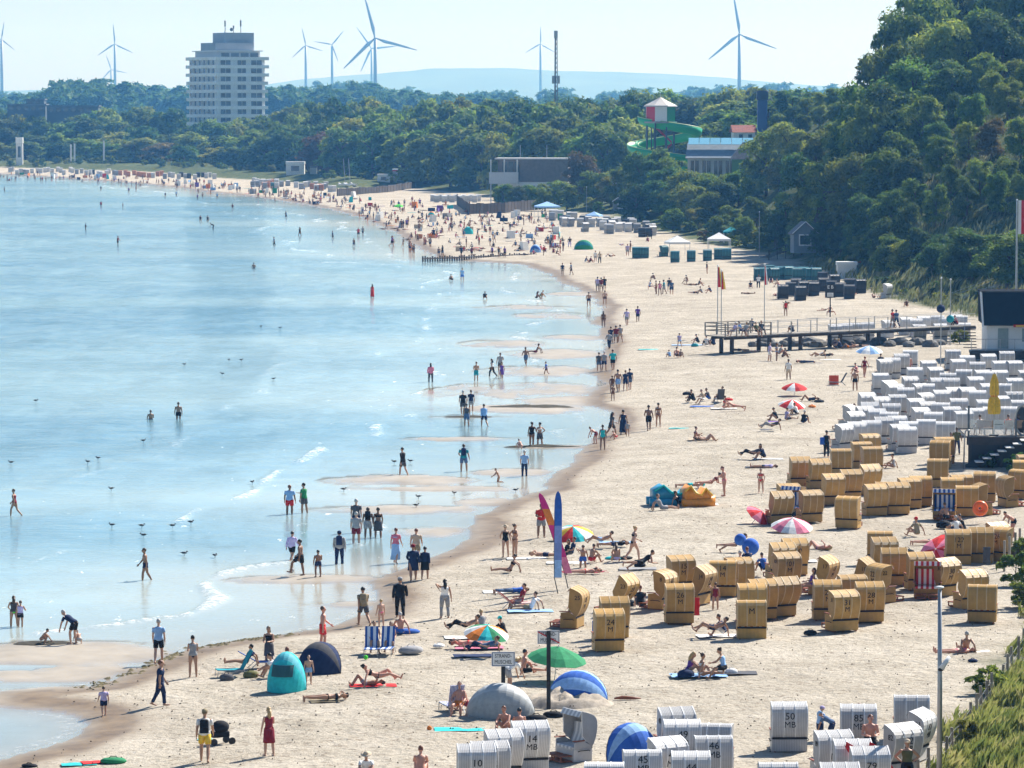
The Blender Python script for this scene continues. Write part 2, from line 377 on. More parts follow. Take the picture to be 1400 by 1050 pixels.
# ---- far hills
def ridge(name, pts, Y, depth, col):
    xs = np.linspace(pts[0][0], pts[-1][0], 260); yy = np.interp(xs, [a for a, _ in pts], [b for _, b in pts])
    rows = []
    for k, f in enumerate((0, .35, .7, 1.0, 1.0)):
        for x, y in zip(xs, yy):
            q = at(x, y, Y); z = q.z
            n = mnoise.noise(Vector((x * .03, k * .7, 2.0))) * 3
            rows.append((q.x * (1 + depth / Y * (f - 1)), Y - depth * (1 - f) + (depth * 1.2 if k == 4 else 0), -2 + (z + 2) * (f ** .7) + n * f if k < 4 else -5))
    n = len(xs); V = np.array(rows); i = (np.arange(4)[:, None] * n + np.arange(n - 1)[None, :]).ravel()
    me = np_mesh(name, V, np.stack([i, i + 1, i + n + 1, i + n], 1))
    return tag(link(name, me, mats=mat('hill_' + name, col, .95, .25, .004, coord='Object')), kind='structure')
ridge('far_hills', [(-900,140),(350,118),(400,110),(480,103),(560,97),(600,93),(700,93),(760,97),(830,98),(860,99),(930,102),(1000,107),(1080,115),(1200,121),(1600,126),(2400,130)], 12000, 1400, (.10, .14, .07))
# ---- the air: one closed box of pale haze round everything, the sky outside it
hz = MB().box(-23000, 23000, -400, 16500, -8.0, 330.0).mesh('haze')
m = bpy.data.materials.new('haze_air'); m.use_nodes = True; m.node_tree.nodes.clear()
vo = m.node_tree.nodes.new('ShaderNodeVolumePrincipled'); mo = m.node_tree.nodes.new('ShaderNodeOutputMaterial')
vo.inputs['Color'].default_value = (.15, .47, 1.0, 1); vo.inputs['Absorption Color'].default_value = (1, 1, 1, 1); vo.inputs['Density'].default_value = 1.5e-4; vo.inputs['Anisotropy'].default_value = .25
m.node_tree.links.new(vo.outputs[0], mo.inputs['Volume'])
tag(link('haze', hz, mats=m), kind='stuff')

# ================================================================ VEGETATION
def leaf_mat(name, lo, hi, warm, nsc=5.0):
    m, t, p, N, L = nodes(name)
    t.nodes.remove(p)
    tc = N('ShaderNodeTexCoord'); n = N('ShaderNodeTexNoise'); n.inputs['Scale'].default_value = nsc; n.inputs['Detail'].default_value = 4
    L(tc.outputs['Object'], n.inputs['Vector'])
    r = N('ShaderNodeValToRGB'); e = r.color_ramp.elements; e.new(.5)
    for k, (po, co) in zip(e, ((.3, lo), (.52, hi), (.75, warm))): k.position = po; k.color = co + (1,)
    L(n.outputs['Fac'], r.inputs[0])
    oi = N('ShaderNodeObjectInfo'); hv = N('ShaderNodeHueSaturation')
    m1 = N('ShaderNodeMapRange'); m1.inputs['To Min'].default_value = .70; m1.inputs['To Max'].default_value = 1.3; L(oi.outputs['Random'], m1.inputs['Value'])
    m2 = N('ShaderNodeMapRange'); m2.inputs['To Min'].default_value = .475; m2.inputs['To Max'].default_value = .525
    fr = N('ShaderNodeMath'); fr.operation = 'FRACT'; ml = N('ShaderNodeMath'); ml.operation = 'MULTIPLY'; ml.inputs[1].default_value = 7.31
    L(oi.outputs['Random'], ml.inputs[0]); L(ml.outputs[0], fr.inputs[0]); L(fr.outputs[0], m2.inputs['Value'])
    L(m1.outputs[0], hv.inputs['Value']); L(m2.outputs[0], hv.inputs['Hue']); L(r.outputs[0], hv.inputs['Color'])
    d = N('ShaderNodeBsdfDiffuse'); tr = N('ShaderNodeBsdfTranslucent'); gl = N('ShaderNodeBsdfGlossy'); gl.inputs['Roughness'].default_value = .7
    mx = N('ShaderNodeMixShader'); mx.inputs[0].default_value = .42; mg = N('ShaderNodeMixShader'); mg.inputs[0].default_value = .03
    L(hv.outputs[0], d.inputs[0]); L(hv.outputs[0], tr.inputs[0]); L(d.outputs[0], mx.inputs[1]); L(tr.outputs[0], mx.inputs[2])
    L(mx.outputs[0], mg.inputs[1]); L(gl.outputs[0], mg.inputs[2])
    L(mg.outputs[0], t.nodes['Material Output'].inputs['Surface'])
    return m
LEAF = [leaf_mat('leaf_green', (.042, .085, .012), (.155, .24, .032), (.36, .40, .06)),
        leaf_mat('leaf_yellow', (.09, .13, .018), (.24, .28, .04), (.42, .40, .08)),
        leaf_mat('leaf_dark', (.022, .06, .013), (.08, .15, .03), (.19, .25, .055)),
        leaf_mat('leaf_rust', (.07, .065, .02), (.15, .10, .035), (.22, .14, .05))]
BARK = mat('bark', (.12, .09, .065), .9, .25, 4, .5)
def lobes(seed, n, spread=.33, low=.30, top=.93, tall=1.0):
    g = np.random.default_rng(seed); out = []
    for k in range(n):
        u = (k + g.uniform(0, 1)) / n; z = low + (top - low) * u
        v = .22 + .72 * u; prof = math.sqrt(max(0, 1 - (2 * v - 1) ** 2))
        a = g.uniform(0, 6.283); rr = spread * prof * math.sqrt(g.uniform(.15, 1))
        out.append((rr * math.cos(a), rr * math.sin(a), z, g.uniform(.07, .15)))
    return out
def crown_mesh(name, seed, nl, per, leaf, spread=.33, low=.28, top=.92, squash=.8, up=.35, big=1.0):
    g = np.random.default_rng(seed); LB = lobes(seed, nl, spread, low, top)
    P, Nn = [], []
    for x, y, z, r in LB:
        r *= big
        d = g.normal(size=(per, 3)); d /= np.linalg.norm(d, axis=1)[:, None]
        d[:, 2] = np.where(d[:, 2] < -.35, -d[:, 2] * .6, d[:, 2])
        rad = r * (0.5 + .62 * g.random(per) ** .8)
        q = np.array([x, y, z]) + d * rad[:, None] * [1, 1, squash]
        P.append(q); Nn.append(d)
    P, Nn = np.vstack(P), np.vstack(Nn)
    k = len(P)
    nn = Nn * .6 + g.normal(size=(k, 3)) * .55 + [0, 0, up]; nn /= np.linalg.norm(nn, axis=1)[:, None]
    t = np.cross(nn, g.normal(size=(k, 3))); t /= np.linalg.norm(t, axis=1)[:, None]
    b = np.cross(nn, t); s = leaf * g.uniform(.5, 1.35, k)[:, None]
    V = np.stack([P - t * s * .2, P + b * s * .42 + nn * s * .12, P + t * s * 1.25, P - b * s * .42 + nn * s * .08], 1).reshape(-1, 3)
    F = np.arange(k * 4).reshape(k, 4)
    return np_mesh(name, V, F, False), LB
def trunk_mesh(name, LB, seed, r=.022):
    g = random.Random(seed); b = MB()
    pts = [(0, 0, -.03), (g.uniform(-.01, .01), g.uniform(-.01, .01), .15), (g.uniform(-.02, .02), g.uniform(-.02, .02), .4), (g.uniform(-.03, .03), g.uniform(-.03, .03), .72)]
    b.path(pts, [r * 1.35, r, r * .75, r * .25], 7)
    for x, y, z, rr in LB[::3]:
        z0 = max(.14, z - .22); k = min(1, z0 / .72)
        b.path([(pts[2][0] * k, pts[2][1] * k, z0), (x * .55, y * .55, z - .08), (x, y, z)], [r * .5, r * .32, r * .1], 5)
    return b.mesh(name, BARK, True)
TREES = []      # near variants (leaf clumps ~0.4 m on a 16 m tree)
for k in range(6):
    me, LB = crown_mesh('crown', 100 + k, 30 + 3 * k, 300, .034, .31 + .025 * (k % 3), .10, .88, .72, .55, 1.35)
    me.materials.append(LEAF[0]); TREES.append((me, trunk_mesh('trunk', LB, k)))
FTREES = []     # far variants
for k in range(6):
    me, LB = crown_mesh('crown', 200 + k, 26 + 3 * k, 150, .052, .35 + .03 * (k % 3), .06, .86, .72, .55, 1.3)
    me.materials.append(LEAF[0]); FTREES.append((me, trunk_mesh('trunk', LB, 50 + k)))
SHRUBS = []
for k in range(4):
    me, LB = crown_mesh('foliage', 300 + k, 18, 150, .075, .42, .10, .72, .75)
    me.materials.append(LEAF[0]); SHRUBS.append((me, trunk_mesh('stem', LB, 80 + k, .016)))
LABELQ = []     # (object, base label, sort key) - finished at the end so that look-alikes get told apart
def tree(name, x, y, h, wide, variants, kind, lab, cat, group, k=None, sink=0.0, parts=('trunk', 'crown'), rz=None):
    cm, tm = variants[rng.randrange(len(variants)) if k is None else k % len(variants)]
    z = max(gh(x, y), 0) - sink
    e = empty(name, (x, y, z), rng.uniform(0, 6.28) if rz is None else rz)
    e.scale = (h * wide, h * wide, h)
    link(parts[0], tm, e, BARK); link(parts[1], cm, e, LEAF[kind])
    e['category'] = cat; e['group'] = group; LABELQ.append((e, lab, (x / max(y, 1))))
    return e
# the wood on the bluff at the right: photo pixel of crown centre and top, distance, leaf kind, width factor
WOOD = [(1258,-30,640,0,1.0),(1300,-45,655,2,1.0),(1340,-30,650,1,1.0),(1385,-40,640,0,1.1),(1430,-30,640,2,1.1),(1240,12,612,0,.9),(1285,25,600,1,.95),(1325,10,604,0,.9),(1372,15,600,2,.9),(1418,20,610,0,1),
        (1212,52,596,0,.85),(1250,78,584,0,.9),(1298,80,578,2,.9),(1345,70,580,0,.9),(1395,80,575,1,.9),(1440,75,575,0,1),
        (1186,108,588,0,.8),(1200,128,572,1,.8),(1222,112,574,2,.85),(1262,128,566,0,.9),(1312,130,560,2,.9),(1358,125,560,0,.9),(1405,118,556,0,.95),
        (1166,168,590,2,.8),(1195,172,570,2,.85),(1232,178,558,0,.9),(1282,165,548,2,.9),(1330,170,545,0,.9),(1378,150,540,1,.95),(1425,160,545,0,1),
        (1080,166,690,1,.9),(1048,176,700,0,.9),(1115,176,640,0,.85),(1150,172,625,0,.85),(1180,178,600,1,.85),(1215,178,575,0,.9),(1100,208,610,2,.8),(1135,204,590,0,.8),
        (1168,208,560,0,.85),(1205,202,545,0,.9),(1245,212,535,2,.85),(1288,192,532,0,.9),(1325,205,528,0,.85),(1355,200,524,3,.85),(1396,205,520,0,.9),(1430,210,520,2,.9),
        (1185,262,535,2,.75),(1218,258,525,0,.8),(1252,250,520,0,.85),(1300,262,512,2,.8),(1340,255,508,0,.85),(1378,262,505,0,.85),(1415,262,505,2,.9),
        (1205,308,520,2,.7),(1240,300,512,2,.75),(1280,318,506,0,.75),(1322,310,502,2,.75),(1362,312,500,0,.75),(1398,320,498,0,.8)]
for i, (px, py, Y, kd, wf) in enumerate(WOOD):
    top = at(px, py, Y); g0 = gh(top.x, Y); h = max(top.z - g0, 5.5)
    if h > 24: g1 = h - 24
    tree('beech_tree', top.x, Y, h, wf * min(1.0, 13.5 / h) * 1.08, TREES, kd, ['green beech tree on the bluff', 'yellowish beech tree on the bluff', 'dark beech tree on the bluff', 'rust brown tree on the wooded bluff'][kd], 'tree', 'trees on the wooded bluff', i)
LOW = [(1165 + k * 18 + rng.uniform(-5, 5), 322 + rng.uniform(-12, 12), float(np.interp(1165 + k * 18, [1150, 1200, 1250, 1400], [540, 508, 480, 445])) + (k % 3) * 8, rng.choice([0, 2, 2, 0, 1]), 1.0) for k in range(14)]
for i, (px, py, Y, kd, wf) in enumerate(LOW):
    top = at(px, py, Y); h = max(top.z - gh(top.x, Y), 4.0)
    tree('hedge_tree', top.x, Y, h, 1.25, TREES, kd, ['green tree at the foot of the bluff', 'yellowish tree at the foot of the bluff', 'dark tree at the foot of the bluff'][kd], 'tree', 'trees at the foot of the bluff', i + 2)
for i in range(34):
    px = 1150 + rng.uniform(0, 250); Y = float(np.interp(px, [1150, 1200, 1250, 1400], [522, 480, 452, 400])) + rng.uniform(0, 24); x = (px - 700) / FPX * Y
    if gh(x, Y) < .8: continue
    kd = rng.choice([0, 1, 2, 1]); tree('bluff_shrub', x, Y, rng.uniform(.8, 1.7), rng.uniform(1.0, 1.6), SHRUBS, kd, ['green shrub below the bluff', 'yellow green shrub below the bluff', 'dark shrub below the bluff'][kd], 'shrub', 'shrubs below the bluff', sink=.1, parts=('stem', 'foliage'))
# trees between the bluff and the beach huts
MIDT = [(960,262,705,0),(985,246,715,2),(1010,232,720,0),(1040,218,720,0),(1065,216,690,1),(1000,280,660,0),(1035,268,650,2),(1075,262,630,0),(1110,258,600,1),(985,292,650,2),(1015,296,640,0),
        (1060,290,610,2),(1095,300,585,0),(1140,262,575,0),(1128,300,560,2),(950,285,700,1),(925,262,745,0),(905,246,770,2),(880,234,800,0),(855,228,830,0),(795,207,880,3),(815,232,850,0),(835,240,840,1),(775,248,850,0),(870,250,780,2),(745,255,850,0),
        (890,200,860,0),(915,225,800,0),(940,232,748,0),(958,236,742,2),(975,236,738,0),(992,238,735,1),(1008,234,738,0),(1024,224,742,2),(1038,200,760,0),(1052,190,770,1),(1030,236,700,0),(975,262,690,2),(945,250,720,1),
        (1066,160,800,0),(1085,150,790,2),(1104,144,780,0),(1122,140,770,1),(1140,136,760,0),(1075,172,760,0),(1098,162,750,2),(1120,158,740,0),(1142,152,720,0),(1130,176,690,2),(1108,182,700,0),(1152,140,700,2),(1148,160,660,0),(920,285,700,0),(878,206,786,2),(898,200,790,0),(922,214,784,0),(908,228,775,2),(688,250,885,0),(706,254,880,2),(724,252,882,0),(742,250,884,1),(758,246,886,0),(1150,306,556,2)]
for i, (px, py, Y, kd) in enumerate(MIDT):
    top = at(px, py, Y); h = max(top.z - gh(top.x, Y), 4.0)
    tree('round_tree', top.x, Y, h, min(1.4, 10 / h) * (1.0 if h > 7 else .8), TREES, kd, ['green tree of the thicket', 'pale yellow tree of the thicket', 'dark tree of the thicket', 'rust brown tree beside the flat grey building'][kd], 'tree', 'trees behind the dunes', i + 1)
# the long belt of trees behind the far beach
def belt_base(px):   # distance of the belt's seaward edge
    return float(np.interp(px, [-150, 0, 200, 300, 420, 560, 700, 800, 1000, 1150], [1520, 1490, 1420, 1340, 1210, 1090, 990, 930, 880, 860]))
BT = np.interp
def belt_top(px): return float(np.interp(px, [-150, 0, 60, 140, 200, 262, 330, 380, 420, 500, 560, 640, 720, 800, 900, 960, 1040, 1100, 1160], [148, 147, 150, 146, 138, 156, 150, 140, 134, 132, 140, 128, 132, 127, 121, 128, 113, 126, 130]))
g = random.Random(3)
LABB = ['green tree of the far belt', 'yellowish tree of the far belt', 'dark bluish tree of the far belt', 'rusty tree of the far belt']
for row, (step, back, drop) in enumerate([(36, 18, 44), (36, 50, 28), (35, 95, 13), (34, 160, 3), (33, 240, 0)]):
    px = -140 + row * 9
    while px < 1165:
        x_ = px + g.uniform(-6, 6); Y = belt_base(x_) + back + g.uniform(-12, 12)
        py = belt_top(x_) + drop + g.uniform(-5, 7)
        if 245 < x_ < 372 and row > 2: py = max(py, 158 + g.uniform(0, 10))
        if 870 < x_ < 968 and row < 3: px += step; continue
        top = at(x_, py, Y); h = max(7, min(26, top.z - gh(top.x, Y)))
        kd = g.choices([0, 1, 2, 3], [5, 2.2, 3, .35])[0]
        tree('broadleaf_tree', top.x, Y, h, min(1.9, 17.5 / h) * g.uniform(.8, 1.2), FTREES, kd, LABB[kd], 'tree', 'trees of the far belt')
        px += step
# dune shrubs along the foot of the belt and the dunes
for i in range(150):
    px = g.uniform(-20, 1180); Y0 = float(np.interp(px, [-20, 0, 200, 300, 420, 560, 700, 800, 900, 1000, 1100, 1180], [1455, 1445, 1385, 1300, 1180, 1065, 955, 850, 715, 640, 560, 500]))
    Y = Y0 + g.uniform(2, 28); x = (px - 700) / FPX * Y
    if gh(x, Y) < .9 or 383 < px < 440 or 508 < px < 632 or 828 < px < 872 or 1070 < px < 1125 : continue
    kd = g.choices([0, 1, 2], [4, 3, 3])[0]
    tree('dune_shrub', x, Y, g.uniform(1.6, 3.6), g.uniform(.9, 1.5), SHRUBS, kd, ['green dune shrub', 'yellow green dune shrub', 'dark dune shrub'][kd], 'shrub', 'dune shrubs', sink=.15, parts=('stem', 'foliage'))
# far hazy woods, one mass each
def wood_mass(name, pts, Y, deep, n, seed):
    g = np.random.default_rng(seed); px = g.uniform(pts[0][0], pts[-1][0], n); Yk = Y + g.uniform(0, deep, n)
    py = np.interp(px, [a for a, _ in pts], [b for _, b in pts]) + g.uniform(0, 24, n) ** .9 + (Yk - Y) / deep * -1.0
    base = np.asarray(FTREES[0][0].vertices) if False else None
    src = []
    for k in range(4):
        me = FTREES[k][0]; co = np.empty(len(me.vertices) * 3, dtype=np.float32); me.vertices.foreach_get('co', co)
        q = co.reshape(-1, 4, 3); q = q[g.permutation(len(q))[:420]]
        c = q.mean(1, keepdims=True); src.append((c + (q - c) * 2.3).reshape(-1, 3))
    VV = []
    for a, b, Y_, k in zip(px, py, Yk, g.integers(0, 4, n)):
        t = at(a, b, Y_); h = 20 * g.uniform(.8, 1.2); z = t.z - h
        VV.append(src[k] * [h * 1.2, h * 1.2, h] + [t.x, Y_, z])
    V = np.vstack(VV); me = np_mesh(name, V, np.arange(len(V)).reshape(-1, 4), False)
    b = MB()
    o = tag(link(name, me, mats=LEAF[2]), kind='stuff')
    return o
wood_mass('distant_wood', [(-300,128),(0,126),(60,122),(75,108),(100,100),(135,101),(140,112),(165,106),(195,108),(215,113),(260,112),(380,113),(470,112),(490,106),(510,112),(560,118),(600,122),(720,124),(1200,126),(1500,120)], 2300, 500, 480, 5)
wood_mass('hazy_wood', [(-400,124),(0,121),(120,118),(250,110),(330,113),(400,110),(480,108),(560,116),(640,119),(700,118),(900,116),(1060,108),(1150,112),(1300,118),(1600,118)], 3600, 900, 300, 6)
# ================================================================ PEOPLE: one continuous body per pose, clothing as children
V3 = Vector
def sdir(a, lat=0.0, side=1):
    a, lat = R(a), R(lat)
    return V3((side * math.sin(lat), math.sin(a) * math.cos(lat), -math.cos(a) * math.cos(lat)))
# pose: lean, (thigh, shank, out) left/right, (upper sag, upper lat, fore sag, fore lat) left/right, head nod
POSES = {
 'st':  (2, (3,-2,4), (-3,-4,4), (2,12,12,6), (-2,12,10,6), 0),
 'wk':  (5, (24,4,2), (-14,-42,2), (-22,8,-6,4), (22,8,38,2), 5),
 'wk2': (3, (-9,-24,3), (14,2,3), (16,9,28,3), (-14,9,0,4), 3),
 'st2': (-1, (6,-10,6), (-4,-3,3), (-6,16,26,-4), (14,10,70,-30), 10),
 'st3': (4, (-2,-6,5), (10,-4,8), (24,18,50,-20), (-10,16,-2,12), -4),
 'wk3': (4, (15,3,3), (-10,-26,3), (-16,10,2,4), (18,10,36,2), 6),
 'wk4': (7, (-14,-38,2), (26,6,2), (20,12,60,-10), (-24,10,-8,6), 8),
 'hip': (0, (2,-2,7), (-2,-3,7), (-18,42,20,-50), (-18,42,20,-50), 0),
 'ph':  (4, (3,-2,4), (-2,-4,4), (12,10,96,-22), (12,10,92,-22), 18),
 'up':  (-2, (2,-2,5), (-2,-4,5), (40,135,150,-160), (-4,14,8,8), -6),
 'bend':(62, (22,-6,5), (14,-10,5), (25,8,15,2), (30,8,22,2), 10),
 'kick':(2, (48,8,4), (-4,-8,4), (-14,16,4,8), (18,18,40,6), 8),
 'hold':(3, (6,0,4), (-5,-8,4), (4,14,2,10), (30,14,95,-18), 4),
 'sit': (22, (128,26,10), (122,30,12), (52,10,62,-20), (48,10,66,-20), 8),
 'sit2':(8, (130,28,12), (96,84,14), (46,12,70,-10), (-38,22,-18,10), 4),
 'sitb':(-28, (98,82,8), (94,84,10), (-52,16,-16,12), (-56,16,-14,12), 18),
 'xleg':(14, (96,30,48), (96,30,48), (40,12,78,-24), (44,12,70,-24), 18),
 'sup': (-86, (91,90,7), (93,89,9), (80,22,92,10), (84,18,96,-30), -2),
 'supk':(-84, (142,28,6), (132,36,8), (-150,40,-60,-150), (82,20,94,6), -2),
 'pro': (89, (-90,-89,7), (-90,-91,9), (140,50,60,-60), (140,50,60,-60), -10),
 'prop':(58, (-88,-89,8), (-89,-60,9), (6,12,80,-20), (6,12,80,-20), -40),
 'side':(-70, (118,40,6), (100,70,8), (60,20,100,-10), (-30,40,-10,0), 20),
 'chair':(-18, (84,12,8), (88,16,10), (18,14,78,-4), (22,14,80,-4), 10),
 'kneel':(24, (12,-84,10), (16,-86,10), (40,10,60,-10), (36,10,50,-10), 14),
 'crouch':(40, (118,-18,12), (112,-22,14), (48,6,30,-4), (44,6,36,-4), 10),
}
def frame(d, hint=V3((1, 0, 0))):
    d = d.normalized(); a = hint - d * hint.dot(d)
    a = a.normalized() if a.length > .05 else d.orthogonal().normalized()
    return a, d.cross(a)
def oring(c, a, b, rx, ry, n=10): return [c + a * (rx * math.cos(2*math.pi*i/n)) + b * (ry * math.sin(2*math.pi*i/n)) for i in range(n)]
def limb(b, p0, p1, rs, n=10, ext=.5):
    d = (p1 - p0); a, c = frame(d); u = d.normalized(); k = len(rs) - 1
    rg = [oring(p0 - u * rs[0] * ext, a, c, rs[0] * .55, rs[0] * .55, n)] + [oring(p0 + d * (i / k), a, c, r, r, n) for i, r in enumerate(rs)] + [oring(p1 + u * rs[-1] * ext, a, c, rs[-1] * .55, rs[-1] * .55, n)]
    b.loft(rg)
SKEL = {}
def skel(pose, fem=False):
    if (pose, fem) in SKEL: return SKEL[(pose, fem)]
    L_, l1, l2, a1, a2, nod = POSES[pose]
    J = {'P': V3((0, 0, 0))}; up = V3((0, math.sin(R(L_)), math.cos(R(L_)))); fw = V3((0, math.cos(R(L_)), -math.sin(R(L_))))
    J['up'], J['fw'] = up, fw; J['neck'] = up * .50
    hn = R(L_ * .55 + nod); hu = V3((0, math.sin(hn), math.cos(hn)))
    if pose in ('sup', 'supk', 'pro'): hu = up
    J['hu'] = hu; J['hf'] = V3((0, hu.z, -hu.y)); J['head'] = J['neck'] + hu * .182
    if pose == 'prop': J['hu'] = V3((0, .35, .94)); J['hf'] = V3((0, .94, -.35)); J['head'] = J['neck'] + V3((0, .6, .8)).normalized() * .182
    for s, leg, arm, k in ((-1, l1, a1, 'l'), (1, l2, a2, 'r')):
        J['hip' + k] = V3((s * .088, 0, 0)) + up * -.02
        J['kn' + k] = J['hip' + k] + sdir(leg[0], leg[2], s) * .43
        J['an' + k] = J['kn' + k] + sdir(leg[1], leg[2] * .3, s) * .42
        t = sdir(leg[1] + 90, leg[2], s); J['toe' + k] = J['an' + k] + t * .17 + sdir(leg[1]) * .035; J['heel' + k] = J['an' + k] - t * .04 + sdir(leg[1]) * .03
        J['sh' + k] = J['neck'] - up * .055 + V3((s * (.155 if fem else .175), 0, 0))
        J['el' + k] = J['sh' + k] + sdir(arm[0], arm[1], s) * .29
        J['wr' + k] = J['el' + k] + sdir(arm[2], arm[3], s) * .25
    SKEL[(pose, fem)] = J
    return J
def torso_rings(J, ts, grow=0.0, fem=False, n=12):
    prof = [(-.095,.055,.06),(-.05,.135,.095),(.0,.165,.11),(.05,.16,.105),(.12,.142,.095),(.2,.132,.088),(.29,.150,.102),(.37,.168,.108),(.43,.172,.092),(.47,.135,.075),(.505,.062,.06)]
    if fem: prof = [(-.095,.055,.06),(-.05,.145,.105),(.0,.172,.118),(.05,.162,.108),(.12,.128,.088),(.2,.12,.082),(.29,.135,.102),(.36,.148,.118),(.43,.15,.085),(.47,.118,.068),(.505,.055,.055)]
    T = [p[0] for p in prof]; out = []
    for t in ts:
        wx = float(np.interp(t, T, [p[1] for p in prof])) + grow; wy = float(np.interp(t, T, [p[2] for p in prof])) + grow
        out.append(oring(J['P'] + J['up'] * t, V3((1, 0, 0)), J['fw'], wx, wy, n))
    return out
def clean(me):
    me.polygons.foreach_set('use_smooth', [True] * len(me.polygons)); return me
WORK = bpy.data.scenes.new('workbench')     # an empty side scene where meshes are evaluated, removed at the end
def evaluated_mesh(o):
    WORK.collection.objects.link(o); vl = WORK.view_layers[0]; vl.update()
    me = bpy.data.meshes.new_from_object(o.evaluated_get(vl.depsgraph)); WORK.collection.objects.unlink(o); return me
ZOFF = {}
def body_mesh(pose, fem):
    J = skel(pose, fem); b = MB()
    b.loft(torso_rings(J, [-.095,-.05,0,.05,.12,.2,.29,.37,.43,.47,.505], 0, fem, 14))
    limb(b, J['neck'] - J['up'] * .03, J['neck'] + (J['head'] - J['neck']) * .6, [.056, .05, .05])
    hx, hf, hu, hc = V3((1, 0, 0)), J['hf'], J['hu'], J['head']
    Mh = Matrix((hx, hf, hu)).transposed().to_4x4(); Mh.translation = hc
    b.ell((0, -.008, .012), .077, .094, .108, 14, 10, M=Mh); b.ell((0, .022, -.055), .056, .066, .066, 12, 8, M=Mh)
    b.ell((0, .098, -.012), .014, .02, .026, 8, 6, M=Mh)                      # nose
    for s in (-1, 1): b.ell((s * .078, -.01, -.008), .014, .02, .032, 8, 6, M=Mh)   # ears
    b.ell((0, .083, .008), .052, .016, .012, 8, 6, M=Mh); b.ell((0, .082, -.058), .026, .014, .010, 8, 5, M=Mh)    # brow, lips
    for s, k in ((-1, 'l'), (1, 'r')):
        q = 1.05 if fem else 1.0
        limb(b, J['hip' + k], J['kn' + k], [.088 * q, .090 * q, .078, .064, .056])
        limb(b, J['kn' + k], J['an' + k], [.055, .058, .056, .044, .036])
        limb(b, J['heel' + k], J['toe' + k], [.034, .037, .036, .026], 8)
        limb(b, J['sh' + k], J['el' + k], [.056, .052, .046, .040] if not fem else [.048, .045, .040, .035])
        limb(b, J['el' + k], J['wr' + k], [.039, .041, .034, .026] if not fem else [.034, .036, .030, .023])
        u = (J['wr' + k] - J['el' + k]).normalized(); a, c = frame(u, V3((0, 1, 0)))
        w0 = J['wr' + k]
        Mp = Matrix((a, c, u)).transposed().to_4x4(); Mp.translation = w0 + u * .05
        b.ell((0, 0, 0), .042, .017, .055, 8, 6, M=Mp)
        inw = c * (-s if c.x > 0 else s)
        for f, (off, ln) in enumerate(((-.033, .062), (-.011, .075), (.011, .08), (.033, .07))):
            p0 = w0 + u * .088 + a * off; p1 = p0 + u * ln * .5 + inw * .008; p2 = p1 + u * ln * .45 + inw * .022
            b.path([p0, p1, p2], [.0105, .010, .008], 6)
        b.path([w0 + u * .03 + a * .035, w0 + u * .065 + a * .062 + inw * .01, w0 + u * .095 + a * .066 + inw * .02], [.013, .012, .009], 6)
    me0 = b.mesh('body_raw'); o = bpy.data.objects.new('tmp', me0)
    md = o.modifiers.new('r', 'REMESH'); md.mode = 'VOXEL'; md.voxel_size = .0125; md.use_smooth_shade = True
    sm = o.modifiers.new('s', 'SMOOTH'); sm.factor = .5; sm.iterations = 2
    dc = o.modifiers.new('d', 'DECIMATE'); dc.ratio = .28
    me = evaluated_mesh(o); me.name = 'body'
    bpy.data.objects.remove(o); bpy.data.meshes.remove(me0)
    zs = np.empty(len(me.vertices) * 3, dtype=np.float32); me.vertices.foreach_get('co', zs); z0 = float(zs[2::3].min())
    ZOFF[(pose, fem)] = z0
    me.transform(Matrix.Translation((0, 0, -z0))); me.materials.clear(); me.materials.append(mat('skin', (.5, .3, .2)))
    return clean(me)
CACHE = {}
def bodym(pose, fem):
    k = ('body', pose, fem)
    if k not in CACHE: CACHE[k] = body_mesh(pose, fem)
    return CACHE[k]
